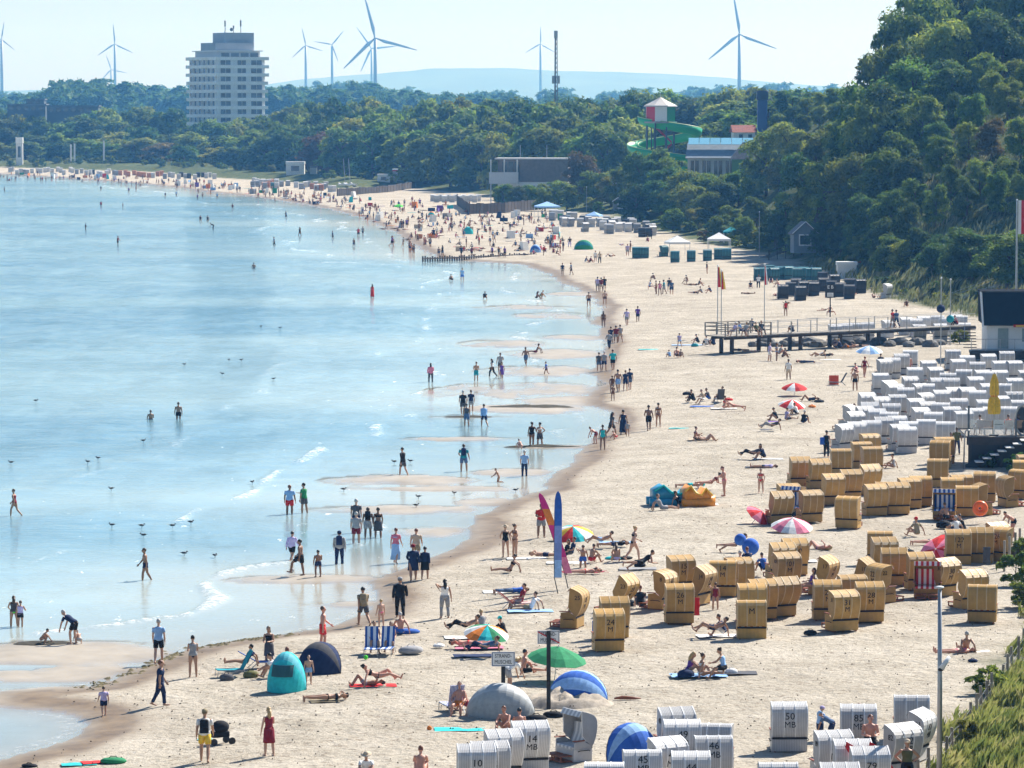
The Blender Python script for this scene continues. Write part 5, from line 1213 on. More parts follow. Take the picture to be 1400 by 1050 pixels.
# ---- lamp post near the camera
c = ground(1284, 1078); h = at(1281, 803, c.y).z - c.z; kk = FPX / c.y
e = thing('lamp_post', tuple(c), 0, 'tall grey steel post with a spotlight, in front of the white chairs', 'lamp post')
part('pole', MB().path([(0, 0, 0), (0, 0, h * .5), (-.03, 0, h)], [.095, .08, .06], 12), STEEL, e, True); part('cap', MB().ell((-.03, 0, h), .15, .15, .05, 12, 6), mat('cap_white', (.6, .62, .62)), e, True)
hs = at(0, 908, c.y).z - c.z
sp = part('spotlight', MB().tube((.02, -.12, hs - .14), (.30, -.02, hs + .25), .10, .06, 12), WHITEP, e, True); part('lens', MB().ell((.01, -.13, hs - .16), .09, .09, .06), BLACKP, sp, True)
part('bracket', MB().tube((0, 0, hs), (.16, -.06, hs + .05), .035), STEEL, e)
# ---- signs
def sign(px, pyb, w_, h, pole_h, lines, lab, border=COL['black'], strike=False, pole_front=False, size=.2):
    c = ground(px, pyb); e = thing('sign', tuple(c), R(2), lab, 'sign'); zc = pole_h
    yb = -.06 if not pole_front else .07
    part('post', MB().bbox(-.075, .075, -.05, .05, -.3, zc + (h * .5 if pole_front else -h * .1), .01), BLACKP, e)
    b_ = part('board', MB().box(-w_/2, w_/2, yb - .02, yb + .0, zc - h/2, zc + h/2), WHITEP, e)
    fm = MB(); t = .025
    for x0, x1, z0_, z1_ in ((-w_/2+.02, w_/2-.02, zc-h/2+.02, zc-h/2+.02+t), (-w_/2+.02, w_/2-.02, zc+h/2-.02-t, zc+h/2-.02), (-w_/2+.02, -w_/2+.02+t, zc-h/2+.04, zc+h/2-.04), (w_/2-.02-t, w_/2-.02, zc-h/2+.04, zc+h/2-.04)): fm.box(x0, x1, yb - .026, yb - .021, z0_, z1_)
    part('border', fm, mat('sign_blue', (.10, .14, .25), .6) if not strike else mat('sign_grey', (.25, .26, .3), .6), b_)
    for i, ln in enumerate(lines):
        o = link('lettering', text_mesh(ln, size), b_, INK); o.location = (0, yb - .026, zc + size * .55 * (len(lines) - 1) - i * size * 1.1); o.rotation_euler = (math.pi / 2, 0, 0); o.scale = (min(1, (w_ - .12) / (size * .72 * len(ln))), 1, 1)
    if strike: part('strike', MB().box(-w_*.55, w_*.55, -.008, 0, -.02, .02, M=Matrix.Translation((0, yb - .03, zc)) @ Matrix.Rotation(R(28), 4, 'Y')), cloth('red'), b_)
sign(688, 977, .86, .54, 2.05, ['STRAND-', 'MUSCHEL'], 'white sign reading STRAND-MUSCHEL on a black post by the grey tent')
sign(750, 968, .82, .50, 2.62, ['STRAND-', 'MUSCHEL'], 'crossed out STRAND-MUSCHEL sign behind a taller black post', strike=True, pole_front=True)
c = ground(1135, 434); kk = FPX / c.y; zt = at(0, 389, c.y).z - c.z; zb = at(0, 407, c.y).z - c.z
e = thing('section_sign', tuple(c), 0, 'black beach section sign with white letters and panel before the black chairs', 'sign')
part('post', MB().bbox(-.06, .06, .02, .12, -.3, zt - .1, .01), BLACKP, e); b_ = part('board', MB().bbox(-.55, .55, -.03, .02, zb, zt, .005), BLACKP, e)
part('panel', MB().box(-.32, .32, -.045, -.032, zb + .12, zb + .52), WHITEP, b_)
for k in range(3): part('text_line', MB().box(-.25, .25 - .1 * (k == 2), -.052, -.046, zb + .19 + k * .1, zb + .22 + k * .1), INK, b_)
for x, ch in ((-.2, 'E'), (.2, 'B')): o = link('lettering', text_mesh(ch, .5), b_, WHITEP); o.location = (x, -.045, zt - .28); o.rotation_euler = (math.pi / 2, 0, 0)
# ================================================================ BEACH CHAIRS IN PLACE
def yb(top, h=1.66): r = h / CAMH; return (top - r * HORIZON) / (1 - r)
def chairs(lst, kind, lab, grp, full=True):
    for it in lst:
        x, y, rot, a = it[:4]; txt = it[4] if len(it) > 4 else None; opt = it[5] if len(it) > 5 else {}
        c = ground(x, y); opt = dict(opt); lb = opt.pop('lab', None); fab = opt.pop('fab', None); sd_ = opt.pop('side', False)
        if not lb: lb = lab + (f"||marked {txt.replace('|', ' ')}" if txt else '')
        beach_chair(tuple(c), rot + (rng.uniform(-3, 3) if txt else rng.uniform(-13, 13)), opt.pop('kind', kind), a, txt, lb, grp, full, fab, sd_, key=(x, y))
chairs([(1188,629,8,0),(1177,641,10,0),(1191,648,6,0),(1149,651,8,0),(1092,665,25,20),(1118,668,28,22),(1184,676,35,30),(1160,684,12,25),(1136,690,22,18),
        (1076,704,20,10),(1106,714,12,12),(1064,716,32,26),(1160,722,-14,4),(1195,705,14,12),(1212,702,10,10),
        (1084,706,160,0,None,{'fab': 'blue', 'lab': 'ochre wicker beach chair turned to show blue striped lining, left field edge'}),
        (1290,634,10,0),(1286,640,-6,8),(1282,666,-4,0),(1258,692,8,2),(1242,695,12,4),(1226,703,10,14),(1301,694,8,2),(1314,690,4,0),
        (1291,710,172,0,None,{'fab': 'blue', 'lab': 'ochre wicker beach chair facing us with a blue striped seat'}),(1322,706,5,0),(1346,686,-20,6),(1344,704,-70,10),(1379,693,-65,8),(1396,682,-25,0),(1399,668,-10,0),(1404,660,0,0)],
       'brown', 'ochre beach chair of the upper field', 'ochre beach chairs, upper field')
chairs([(781,858,72,18,'25|M',{'side': True}),(842,838,62,38,'23|M',{'side': True}),(838,872,14,22),(831,890,12,14,'24|M'),
        (928,810,20,10,'15|M'),(903,832,60,10,'8|M',{'side': True}),(952,826,62,26,'J4|M',{'side': True}),(928,852,4,8,'26|M'),(988,815,-4,-6,'14|M'),(1009,812,8,0),
        (1066,792,12,22),(1072,806,24,14,'101|M',{'side': True}),(1084,786,10,20,'100|M'),(1066,842,38,34),(1040,846,14,14),(1027,852,8,10),(1027,873,2,-8,'M'),
        (1203,772,6,-4),(1206,784,10,20,'19|M'),(1221,800,14,24),(1121,812,62,24,'17|M',{'side': True}),(1170,815,64,30,'18|M',{'side': True}),(1206,823,-58,6,'22|M',{'side': True}),
        (1130,847,4,14,'27|M'),(1164,838,10,2),(1187,850,6,18,'28|M'),(1150,862,22,12,'31|M',{'side': True}),
        (1256,806,8,16,'20|M'),(1286,815,42,24,'30|M',{'side': True}),(1268,818,178,4,None,{'lab': 'ochre wicker beach chair facing us, towels over its redbrown footboards'}),(1309,772,2,10,'122|M'),(1340,770,10,22),(1357,762,28,20),(1368,768,-38,4,'126|M',{'side': True}),
        (1324,832,24,20),(1343,850,2,-8)],
       'brown', 'ochre beach chair', 'ochre beach chairs, lower field')
chairs([(722,1056,10,18,'14|MB'),(684,1068,16,22,'13|MB',{'side': True}),(650,1090,6,20,'10|MB'),(668,1086,10,14,'12|MB'),(783,1040,122,12,None,{'lab': 'white wicker beach chair turned sideways, showing striped lining and slatted footrests'}),(826,1112,4,-8),
        (921,1036,16,20,'48|MB',{'side': True}),(932,1053,4,6,'49|MB'),(976,1054,2,-10),(975,1072,4,-10,'46|MB'),(906,1080,28,16,'47|MB',{'side': True}),(878,1092,2,-12,'45|MB'),(944,1100,-2,8,'44|MB'),(1064,1108,-4,-22,None,{'kind': 'white'}),
        (1078,1027,3,6,'50|MB'),(1173,1030,-3,4,'85|MB'),(1136,1070,14,14,'89|MB',{'side': True}),(1164,1083,2,12,'84|MB'),(1186,1094,6,20,'79|MB'),(1246,1012,2,-12,None,{'lab': 'plain white wicker beach chair leaning back upright, beside the lamp post'}),(1246,1040,62,20,'81|MB',{'side': True}),(1226,1060,32,16,'82|MB',{'side': True}),(1146,1118,10,20)],
       'white', 'white beach chair', 'white beach chairs, near field')
WF = [(1207,520,20,10),(1220,518,14,12),(1232,512,10,10),(1245,506,-6,4),(1203,540,2,4),(1302,505,-3,0),(1268,522,6,6),(1250,532,10,8),(1276,532,14,14),(1296,540,-2,4),(1242,546,24,20),(1256,556,20,10),(1182,570,18,24),(1202,576,12,22),(1226,572,4,6),(1266,556,-14,6),
      (1286,566,12,14),(1302,562,10,16),(1250,578,16,10),(1266,583,8,12),(1310,578,6,10),(1300,590,4,6),(1157,588,58,14),(1180,590,24,18),(1197,594,16,20),(1216,598,-18,8),(1206,606,20,24),(1150,616,34,12),(1170,613,20,16),(1191,611,12,14),(1242,612,4,8),(1228,616,6,10),
      (1239,620,10,8),(1266,608,2,0),(1293,612,4,6),(1352,538,-6,8),(1366,536,4,6),(1386,548,6,8),(1332,546,10,12),(1320,562,14,16),(1336,566,8,8),(1346,580,4,10),(1356,590,6,4),(1386,566,0,-6),(1332,592,2,6),(1316,596,4,4),(1336,524,8,8),(1366,522,4,4),(1386,522,6,6),(1402,536,0,6),(1300,548,10,12),(1282,548,14,14),(1218,586,10,14),(1276,598,4,8),(1212,552,30,16),(1238,562,-10,8),(1222,557,16,12),(1318,535,-20,6),(1308,520,14,10),(1322,514,6,4),(1350,556,24,10),(1372,556,-8,8),(1366,574,12,6),(1378,590,-6,8),(1256,592,26,18),(1286,584,-12,6),(1166,598,40,20),(1226,604,12,10),(1188,584,8,26),(1262,570,30,12),(1394,580,4,4),(1342,536,18,10),(1376,508,-10,6),(1350,512,14,8)]
chairs(WF, 'white', 'white beach chair before the terrace', 'white beach chairs, middle field')
chairs([(1141,468,4,4),(1156,467,2,6),(1171,466,4,4),(1186,465,2,4),(1212,462,40,6),(1238,458,10,8),(1252,460,8,8),(1256,468,6,4),(1262,456,6,6),(1282,455,-8,4),(1285,467,-4,6),(1294,459,-40,10),(1306,453,4,4),(1314,455,2,2),(1318,466,4,6)],
       'white', 'white beach chair behind the jetty', 'white beach chairs behind the jetty')
chairs([(870,353,6,0),(881,353,-4,0),(907,351,30,0),(923,359,2,0),(945,358,-2,0),(967,357,2,0),(982,355,-6,4),(994,355,4,0),(1037,384,4,4),(1046,384,2,2),(1058,384,10,6),(1066,382,0,0),(1078,382,6,6),(1090,384,4,8),(1098,383,2,4),(1108,384,0,0),(1116,384,4,6),(1052,380,4,0)],
       'teal', 'teal wicker beach chair', 'teal beach chairs')
chairs([(1070,409,4,6),(1081,405,10,0),(1094,411,2,4),(1112,405,4,4),(1098,404,6,8),(1126,399,0,4),(1137,403,0,0),(1149,406,4,4),(1161,409,2,4),(1176,401,4,4),(1162,400,2,8),(1140,394,6,6),(1125,390,0,0),(1088,400,10,10)],
       'black', 'black wicker beach chair', 'black beach chairs')
chairs([(1211,408,60,10,None,{'lab': 'lone white wicker beach chair at the grassy dune edge'})], 'white', 'white wicker beach chair', 'white beach chairs behind the jetty')
g = random.Random(21)
far = []
for k in range(13): far.append((592 + k * 5.2, 275.5 + (k % 2) * 1.5, 0, 4))
chairs(far, 'white', 'white beach chair above the plank wall', 'far white beach chairs', False)
mixl = []
for k in range(44):
    x = g.uniform(752, 892); y0 = np.interp(x, [752, 800, 892], [305, 315, 322]); mixl.append((x, y0 + g.uniform(-10, 4), g.uniform(-30, 30), g.choice([0, 6, 14]), None, {'kind': g.choices(['white', 'grey', 'black'], [5, 1.6, 1.2])[0]}))
chairs(mixl, 'white', 'small beach chair of the far lot', 'beach chairs of the far lot', False)
mixl = []
for k in range(52):
    x = 12 + k * 5.5 + g.uniform(-2, 2); y0 = np.interp(x, [0, 100, 200, 290], [239, 240, 244, 248]); mixl.append((x, y0 - g.uniform(0, 5), g.uniform(-20, 20), 4, None, {'kind': 'orange' if 150 < x < 225 and g.random() < .6 else g.choices(['white', 'grey', 'black'], [5, 2, .8])[0]}))
for k in range(34):
    x = 345 + g.uniform(0, 112); mixl.append((x, np.interp(x, [345, 457], [257, 264]) - g.uniform(0, 7), g.uniform(-20, 20), 4, None, {'kind': g.choices(['white', 'grey', 'orange', 'teal'], [5, 2, 1.6, .6])[0]}))
chairs(mixl, 'white', 'tiny beach chair on the farthest beach', 'beach chairs on the farthest beach', False)

# ================================================================ TENTS, PARASOLS, BEACH GEAR
def key(o): return o.location[0] / o.location[1]
def parasol(px, py, r, h, cols, lab, tilt=0, tdir=0, pole=True, dz=0):
    c = ground(px, py); e = thing('parasol', (c.x, c.y, c.z + dz), R(tdir), lab, 'parasol')
    Mt = Matrix.Rotation(R(tilt), 4, 'X'); n = 8
    for k in range(n):
        a0, a1 = 2*math.pi*k/n, 2*math.pi*(k+1)/n; rg = []
        for f, z_ in ((.04, h), (.35, h - r*.10), (.7, h - r*.26), (1.0, h - r*.46)):
            row = [(r*f*math.cos(a0+(a1-a0)*t), r*f*math.sin(a0+(a1-a0)*t), z_ + (.03*r*f if 0 < t < 1 else 0)) for t in (0, .5, 1)]
            rg.append(row + [(x, y, z2 - .012) for x, y, z2 in reversed(row)])
        b = MB().loft(rg); me = b.mesh('canopy_panel', cols[k % len(cols)]); me.transform(Mt); link('canopy_panel', me, e)
    if pole:
        me = MB().tube((0, 0, 0), (0, 0, h + .08), .018, n=6).mesh('pole', WHITEP); me.transform(Mt); link('pole', me, e)
cR, cW, cG, cB, cY, cO, cT, cP = (cloth(x) for x in ('red', 'white', 'green', 'blue', 'yellow', 'orange', 'turquoise', 'pink'))
parasol(1086, 541, 1.0, 1.0, [cR, cW, cR, cR], 'red parasol with white stripes, farther one of the red pair', 8, 0)
parasol(1081, 566, 1.0, 1.1, [cR, cW], 'red and white segmented parasol over sunbathers', 14, 20)
parasol(1082, 728, 1.1, .8, [cP, cW], 'pink and white parasol before the upper brown field', 14, 10)
parasol(1028, 716, .75, .9, [cloth('pink'), cR], 'pink red beach parasol tilted beside the brown chairs', 40, 60)
parasol(783, 738, 1.1, .75, [cY, cR, cT, cW], 'rainbow parasol lying low behind the feather flags', 20, 0)
parasol(664, 876, .95, .7, [cO, cT, cG, cW], 'parasol with orange, turquoise and green panels shading sunbathers', 18, 20)
parasol(758, 930, 1.15, 1.35, [cG], 'dark green parasol behind the blue dome tent', 10, 40)
parasol(1188, 500, 1.15, 1.75, [cloth('lightblue'), cW], 'pale blue parasol at the left edge of the white chairs', 8, 0)
parasol(545, 288, 1.0, 1.4, [cloth('lime')], 'lime green parasol on the far beach', 10, 0)
parasol(1290, 765, 1.3, .9, [cR, cloth('pink')], 'coral red parasol lying open among the brown chairs', 50, -40)
def dome_tent(px, py, w_, d_, h, rot, cols, lab, window=None, opening=True):
    """pop-up shelter: half shell of gores, open towards local +Y"""
    c = ground(px, py); e = thing('pop_up_tent', tuple(c), R(rot), lab, 'tent'); n = 4; m_ = 14
    for k in range(n):
        b = MB(); rg = []
        for i in range(m_ + 1):
            ph = math.pi * i / m_; row = []
            for t in (0, .2, .4, .6, .8, 1):
                th = R(.5) + (math.pi * .62) * (k + t) / n           # sweep from low at the back over to the front hoop
                y = -d_ * math.cos(th) * math.sin(ph); z_ = h * math.sin(th) * math.sin(ph); x = w_ * math.cos(ph) * (.92 + .08 * math.sin(th))
                row.append((x, y, max(z_, 0.005)))
            rg.append(row + [(x * .985, y * .985, max(z_ - .014, 0)) for x, y, z_ in reversed(row)])
        b.loft(rg); part('panel', b, cols[k % len(cols)], e)
    part('floor', MB().loft([[(w_ * .97 * math.cos(t), (d_ * .97 if math.sin(t) < 0 else d_ * .45) * math.sin(t), z_) for t in [2*math.pi*i/20 for i in range(20)]] for z_ in (.004, .016)]), cols[-1], e)
    hp = [(w_ * math.cos(math.pi * i / 12), -d_ * math.cos(R(.5) + math.pi * .62) * math.sin(math.pi * i / 12), h * math.sin(R(.5) + math.pi * .62) * math.sin(math.pi * i / 12)) for i in range(13)]
    part('hoop', MB().path(hp, .014, 5), BLACKP, e)
    if window:
        wx, wz0, wz1 = window; b = MB()
        f = lambda x, z_: (x, -d_ * math.sqrt(max(0, 1 - (z_ / h) ** 2)) * math.sqrt(max(.05, 1 - (x / w_) ** 2 - (z_ / h) ** 2) / max(.05, 1 - (z_ / h) ** 2)) - .035, z_)
        for s_ in range(4):
            rg = []
            for x in np.linspace(-wx, wx, 9):
                za, zb = wz0 + (wz1 - wz0) * s_ / 4, wz0 + (wz1 - wz0) * (s_ + 1) / 4; p0, p1 = f(x, za), f(x, zb)
                rg.append([p0, p1, (p1[0], p1[1] + .03, p1[2]), (p0[0], p0[1] + .03, p0[2])])
            b.loft(rg)
        part('window', b, mat('mesh_dark', (.02, .09, .10), .7), e)
    return e
dome_tent(392, 944, .78, .9, 1.5, -12, [cloth('turquoise'), cloth('turquoise'), mat('tent_aqua', (.06, .42, .50), .7)], 'turquoise pop-up beach tent with a dark mesh window', (.42, .62, 1.05))
dome_tent(438, 919, .95, .95, 1.22, -30, [cloth('navy'), cloth('navy'), cloth('darkgrey'), cloth('navy')], 'navy blue pop-up beach tent behind the turquoise one')
dome_tent(684, 979, 1.28, .9, 1.22, -6, [mat('tent_grey', (.34, .36, .36), .6), MATS['tent_grey'], mat('tent_palegrey', (.45, .47, .47), .5)], 'grey dome tent behind the STRAND-MUSCHEL sign')
dome_tent(790, 958, 1.15, 1.0, 1.15, -15, [cloth('blue'), cloth('lightblue'), cloth('blue'), cloth('lightblue')], 'blue dome tent with pale panels behind the sand pile')
dome_tent(862, 1042, 1.05, .95, 1.35, 40, [cloth('blue'), cloth('blue'), cloth('lightblue'), cloth('blue')], 'blue dome tent tilted beside white chair 45')
dome_tent(732, 345, .85, .8, 1.2, 0, [cloth('lightblue'), cloth('blue')], 'small bright blue tent on the far beach')
dome_tent(798, 341, 1.5, 1.2, 1.5, 0, [cloth('green'), cloth('teal')], 'green dome tent on the far beach')
dome_tent(640, 320, .9, .8, 1.3, 0, [cloth('turquoise')], 'small turquoise tent on the far crowded beach')
dome_tent(590, 297, .8, .8, 1.2, 0, [cloth('orange'), cloth('turquoise')], 'orange and turquoise tent on the far beach')
# sand pile in front of the blue tent
def heap(px, py, w_, d_, h, lab, mt, seed, name='sand_pile', cat='sand'):
    c = ground(px, py); bm = bmesh.new(); bmesh.ops.create_grid(bm, x_segments=22, y_segments=16, size=1)
    for v in bm.verts:
        r = math.hypot(v.co.x, v.co.y); z_ = max(0, 1 - r) ** .7 * (1 + .7 * mnoise.noise(V3((v.co.x * 4 + seed, v.co.y * 4, 0)))) + .10 * mnoise.noise(V3((v.co.x * 11, v.co.y * 11, seed))) * (1 if r < 1 else 0)
        v.co = V3((v.co.x * w_, v.co.y * d_, z_ * h - (.03 if r < .8 else .03 + .5 * (r - .8))))
    me = bpy.data.meshes.new(name); bm.to_mesh(me); bm.free()
    for p_ in me.polygons: p_.use_smooth = True
    o = link(name, me, None, mt, tuple(c)); solo(o, lab, cat); return o
heap(772, 962, 2.0, 1.2, .55, 'dug up sand pile in front of the blue dome tent', mat('sand_dug', (.36, .31, .25), .95, .25, 5, .8), 1)
WEED = mat('seaweed_dark', (.045, .038, .022), .9, .4, 6, .8)
for i, (px, py, w_, d_, h, lab) in enumerate([(62,880,1.6,1.0,.10,'dark seaweed bank at the water edge, far left'),(725,556,3.6,1.0,.16,'long seaweed bank on the wet sand spit'),(640,570,2.2,.5,.10,'thin strip of seaweed beside three waders'),(742,611,3.0,.5,.14,'seaweed ridge where two bathers stand'),]):
    c = ground(px, py); o = heap(px, py, w_, d_, h, lab, WEED if i < 4 else mat('seaweed_olive', (.14, .115, .045), .9, .3, 5, .8), i + 3, 'seaweed', 'seaweed'); o.location.z = max(gh(o.location.x, o.location.y), 0) + .02
def weed_strip(pts, w_, lab):
    Q = [flat(px, py, .05) for px, py in pts]; gq = random.Random(len(pts)); b = MB()
    for k in range(210):
        f = gq.random() * (len(Q) - 1); i = min(int(f), len(Q) - 2); t = f - i
        if mnoise.noise(V3((f * 5, 1.3, 0))) < -.15: continue
        x = Q[i][0] * (1 - t) + Q[i+1][0] * t + gq.gauss(0, w_ * 1.6); y = Q[i][1] * (1 - t) + Q[i+1][1] * t + gq.gauss(0, w_ * 3); z = max(gh(x, y), 0) + .015; s = gq.uniform(.04, .16)
        ring = [(x + s * gq.uniform(.6, 1.5) * math.cos(a_), y + s * gq.uniform(.6, 1.6) * math.sin(a_), z - .01) for a_ in [j * 1.047 for j in range(6)]]
        b.add(ring + [(x, y, z + gq.uniform(.02, .05))], [(j, (j + 1) % 6, 6) for j in range(6)])
    o = link('seaweed', b.mesh('seaweed', mat('seaweed_olive', (.12, .098, .04), .9, .35, 5, .8))); tag(o, kind='stuff')
weed_strip([(120, 941), (152, 930), (187, 916), (218, 904), (252, 890)], .15, 'olive seaweed line along the shore below the blue shirted man')
weed_strip([(262, 887), (310, 879), (352, 874), (400, 869)], .12, 'thin seaweed line along the shore above the loungers')
# feather flags
def feather(px, py, h, lean, cols, lab, turn=0):
    c = ground(px, py); e = thing('feather_flag', tuple(c), R(turn), lab, 'flag'); L_ = R(lean)
    f = lambda t, s: (s * .34 * (1 if t < .8 else math.sqrt(max(0, 1 - ((t - .8) / .2) ** 2))) - .0 + math.sin(L_) * t * h + .25 * lean / 30 * t * t * h * .3, .06 * math.sin(t * 7), .75 + t * (h - .75))
    n = len(cols)
    for k, cc in enumerate(cols):
        t0, t1 = k / n, (k + 1) / n; rg = []
        for i in range(7):
            t = t0 + (t1 - t0) * i / 6; a, b = f(t, -.5), f(t, .5); rg.append([a, b, (b[0], b[1] + .015, b[2]), (a[0], a[1] + .015, a[2])])
        part('cloth_panel', MB().loft(rg), cc, e)
    part('pole', MB().path([(0, .03, 0)] + [(f(t, -.5)[0], .03 + f(t, -.5)[1], f(t, -.5)[2]) for t in (0, .25, .5, .75, .9)], [.025, .022, .02, .016, .012, .008], 6), BLACKP, e)
feather(777, 806, 4.5, -15, [cloth('pink'), mat('flag_magenta', (.62, .02, .20), .7), MATS['flag_magenta'], cO, MATS['flag_magenta']], 'magenta feather flag with an orange band, leaning left')
feather(763, 812, 4.75, 0, [cloth('lightblue'), mat('flag_periwinkle', (.18, .27, .60), .7), MATS['flag_periwinkle'], cB, cB], 'blue feather flag in front of the magenta one', 6)
for px, py, lab in ((1172, 1078, 'left one of two red feather flags at the bottom edge'), (1204, 1078, 'right one of two red feather flags at the bottom edge')):
    feather(px + 14, py + 10, 1.75, -20, [cR], lab)
# inflatable pedal boats
def pedalo(px, py, colr, c2, L_, lab, rot):
    c = ground(px, py); e = thing('pedal_boat', tuple(c), R(rot), lab, 'boat')
    hull = lambda s, z1_: [[(x, s - .28 * k, .0), (x, s + .28 * k, .0), (x, s + .30 * k, z), (x, s - .30 * k, z)] for x, k, z in ((-L_/2, .5, .42), (-L_*.4, 1, .40), (0, 1, .42), (L_*.35, .9, .46), (L_/2, .3, .62))]
    for s in (-.55, .55): part('hull', MB().loft(hull(s, .4)), colr, e, True)
    part('seat_shell', MB().loft([[(x, -.8, .38), (x, .8, .38), (x, .72, z), (x, -.72, z)] for x, z in ((-L_*.42, .85), (-L_*.25, 1.15), (-L_*.1, .75), (L_*.08, .62), (L_*.2, 1.0), (L_*.36, .60))]), colr, e, True)
    part('rim', MB().path([(-L_*.42, -.75, .86), (-L_*.25, -.75, 1.16), (-L_*.1, -.75, .76), (L_*.08, -.75, .64), (L_*.2, -.75, 1.02), (L_*.4, -.7, .62)], .07, 6), c2, e, True)
pedalo(922, 690, mat('boat_blue', (.02, .25, .42), .35), cloth('turquoise'), 3.0, 'turquoise blue pedal boat lying on the sand', 8)
pedalo(952, 691, mat('boat_orange', (.72, .27, .02), .35), mat('boat_yellow', (.75, .45, .05), .4), 1.9, 'orange pedal boat with rounded bows beside the blue one', 10)
# loungers and deck chairs
def lounger(px, py, rot, colr, lab, back=58, name='sun_lounger'):
    c = ground(px, py); e = thing(name, tuple(c), R(rot), lab, 'lounger')
    part('seat', MB().loft([[(-.27, y, z_), (.27, y, z_), (.27, y, z_ - .03), (-.27, y, z_ - .03)] for y, z_ in ((.0, .28), (.5, .26), (1.0, .30))]), colr, e)
    part('backrest', MB().box(-.27, .27, 0, .85, 0, .03, M=Matrix.Translation((0, 0, .28)) @ Matrix.Rotation(R(180 - back), 4, 'X')), colr, e)
    for s in (-.28, .28): part('frame', MB().path([(s, -.35, 0), (s, -.05, .26), (s, .98, .28), (s, 1.0, 0)], .018, 5), STEEL, e)
lounger(330, 924, 105, cloth('teal'), 'teal sun lounger with raised back near the shore', 62); lounger(352, 914, -75, cloth('blue'), 'blue sun lounger behind the teal one', 30)
for i, px in enumerate((508, 530)): lounger(px, 893, 180 - i * 6, FAB['blue'] , ['left', 'right'][i] + ' blue and white striped beach chair facing us', 68, 'low_beach_chair')
lounger(1150, 527, 95, cloth('darkgrey'), 'dark folding beach chair beside the orange windbreak', 60); lounger(622, 975, 20, striped('stripe_bluewhite', (.05, .08, .4), (.75, .75, .78), 6), 'blue patterned folding chair left of the grey tent', 70)
lounger(700, 833, -70, FAB['brown'], 'striped deck chair behind the leftmost brown chairs', 40)
lounger(985, 551, 10, cloth('darkgrey'), 'grey folding chair behind a group of sitters', 70)
o = link('windbreak', MB().box(-.38, .38, -.02, .02, 0, .75).mesh('windbreak', mat('orange_cloth', (.75, .10, .04), .8)), None, None, tuple(ground(1140, 526))); solo(o, 'orange cloth windbreak panel left of a folding chair', 'windbreak')
o = link('swim_ring', MB().mesh('x') if False else None) if False else None
def torus(px, py, rx, rt, colr, lab, name='swim_ring', z=0.0, tilt=90):
    c = ground(px, py); b = MB(); b.loft([[((rx + rt * math.cos(v)) * math.cos(u), (rx + rt * math.cos(v)) * math.sin(u), rt * math.sin(v)) for v in [2*math.pi*j/8 for j in range(8)]] for u in [2*math.pi*i/20 for i in range(21)]], caps=False)
    me = b.mesh(name, colr, True); me.transform(Matrix.Translation((0, 0, rx + rt if tilt else rt)) @ Matrix.Rotation(R(tilt), 4, 'X')); o = link(name, me, None, None, (c.x, c.y, c.z + z)); solo(o, lab, 'swim ring')
torus(1340, 715, .25, .17, mat('ring_orange', (.85, .14, .02), .35), 'orange inflatable ring hung among the brown chairs', z=.35)
torus(1335, 752, .22, .10, mat('ring_orange', (.85, .14, .02), .35), 'orange inflatable ring leaning on the chair marked 122', z=.3)
def ball(px, py, r, colr, lab, z=0):
    c = ground(px, py); o = link('beach_ball', MB().ell((0, 0, r), r, r, r, 14, 10).mesh('beach_ball', colr, True), None, None, (c.x, c.y, c.z + z)); solo(o, lab, 'ball')
ball(500, 902, .09, cloth('lime'), 'small lime green ball on the sand'); ball(587, 999, .09, cO, 'small orange toy on the open sand'); ball(1026, 775, .42, cB, 'big blue ball in front of a seated group', .55); ball(399, 783, .12, cloth('grey'), 'grey ball at the feet of a player'); ball(1012, 760, .3, cB, 'smaller blue ball beside the big one', .5)
# towels
tw = [(455,959,'khaki',1.7,.8,8),(510,938,'red',1.8,.8,5),(640,872,'white',2.0,.9,4),(655,886,'pink',2.0,.8,6),(650,897,'navy',1.8,.8,6),(955,924,'lightblue',2.2,1.0,4),(1000,921,'darkgrey',2.0,.9,0),(1320,891,'white',2.0,.9,5),(985,870,'white',2.0,.9,8),(775,770,'white',2.0,.9,0),(720,764,'white',2.0,.9,5),
      (845,742,'lightblue',1.9,.8,0),(800,783,'maroon',2.2,.9,5),(872,778,'grey',1.8,.9,0),(960,601,'beige',1.9,.9,0),(1070,577,'purple',2.0,1.0,0),(1060,588,'darkgrey',2.0,1.0,0),(955,690,'white',2.2,1.0,0),(1090,768,'white',1.9,.9,0),(725,836,'lightblue',2.0,.9,5),(690,810,'white',2.0,.9,5),(640,998,'turquoise',2.4,.9,3),
      (895,478,'turquoise',3.0,1.0,4),(940,472,'lightblue',3.0,.9,4),(928,586,'turquoise',1.4,.6,0),(1110,497,'navy',1.8,.8,10),(1135,492,'white',1.9,.9,4),(1040,639,'darkgrey',1.9,.8,0),(1050,628,'white',1.9,.9,0),(990,559,'white',1.9,.9,0),(960,556,'blue',1.8,.9,0),(280,1012,'turquoise',.5,.4,0),(108,1046,'turquoise',1.2,.6,10),(135,1043,'red',1.2,.6,20),(1246,762,'lightblue',1.8,.8,0),(705,984,'black',1.2,.6,5)]
NMc = {'lightblue': 'light blue', 'darkgrey': 'dark grey'}
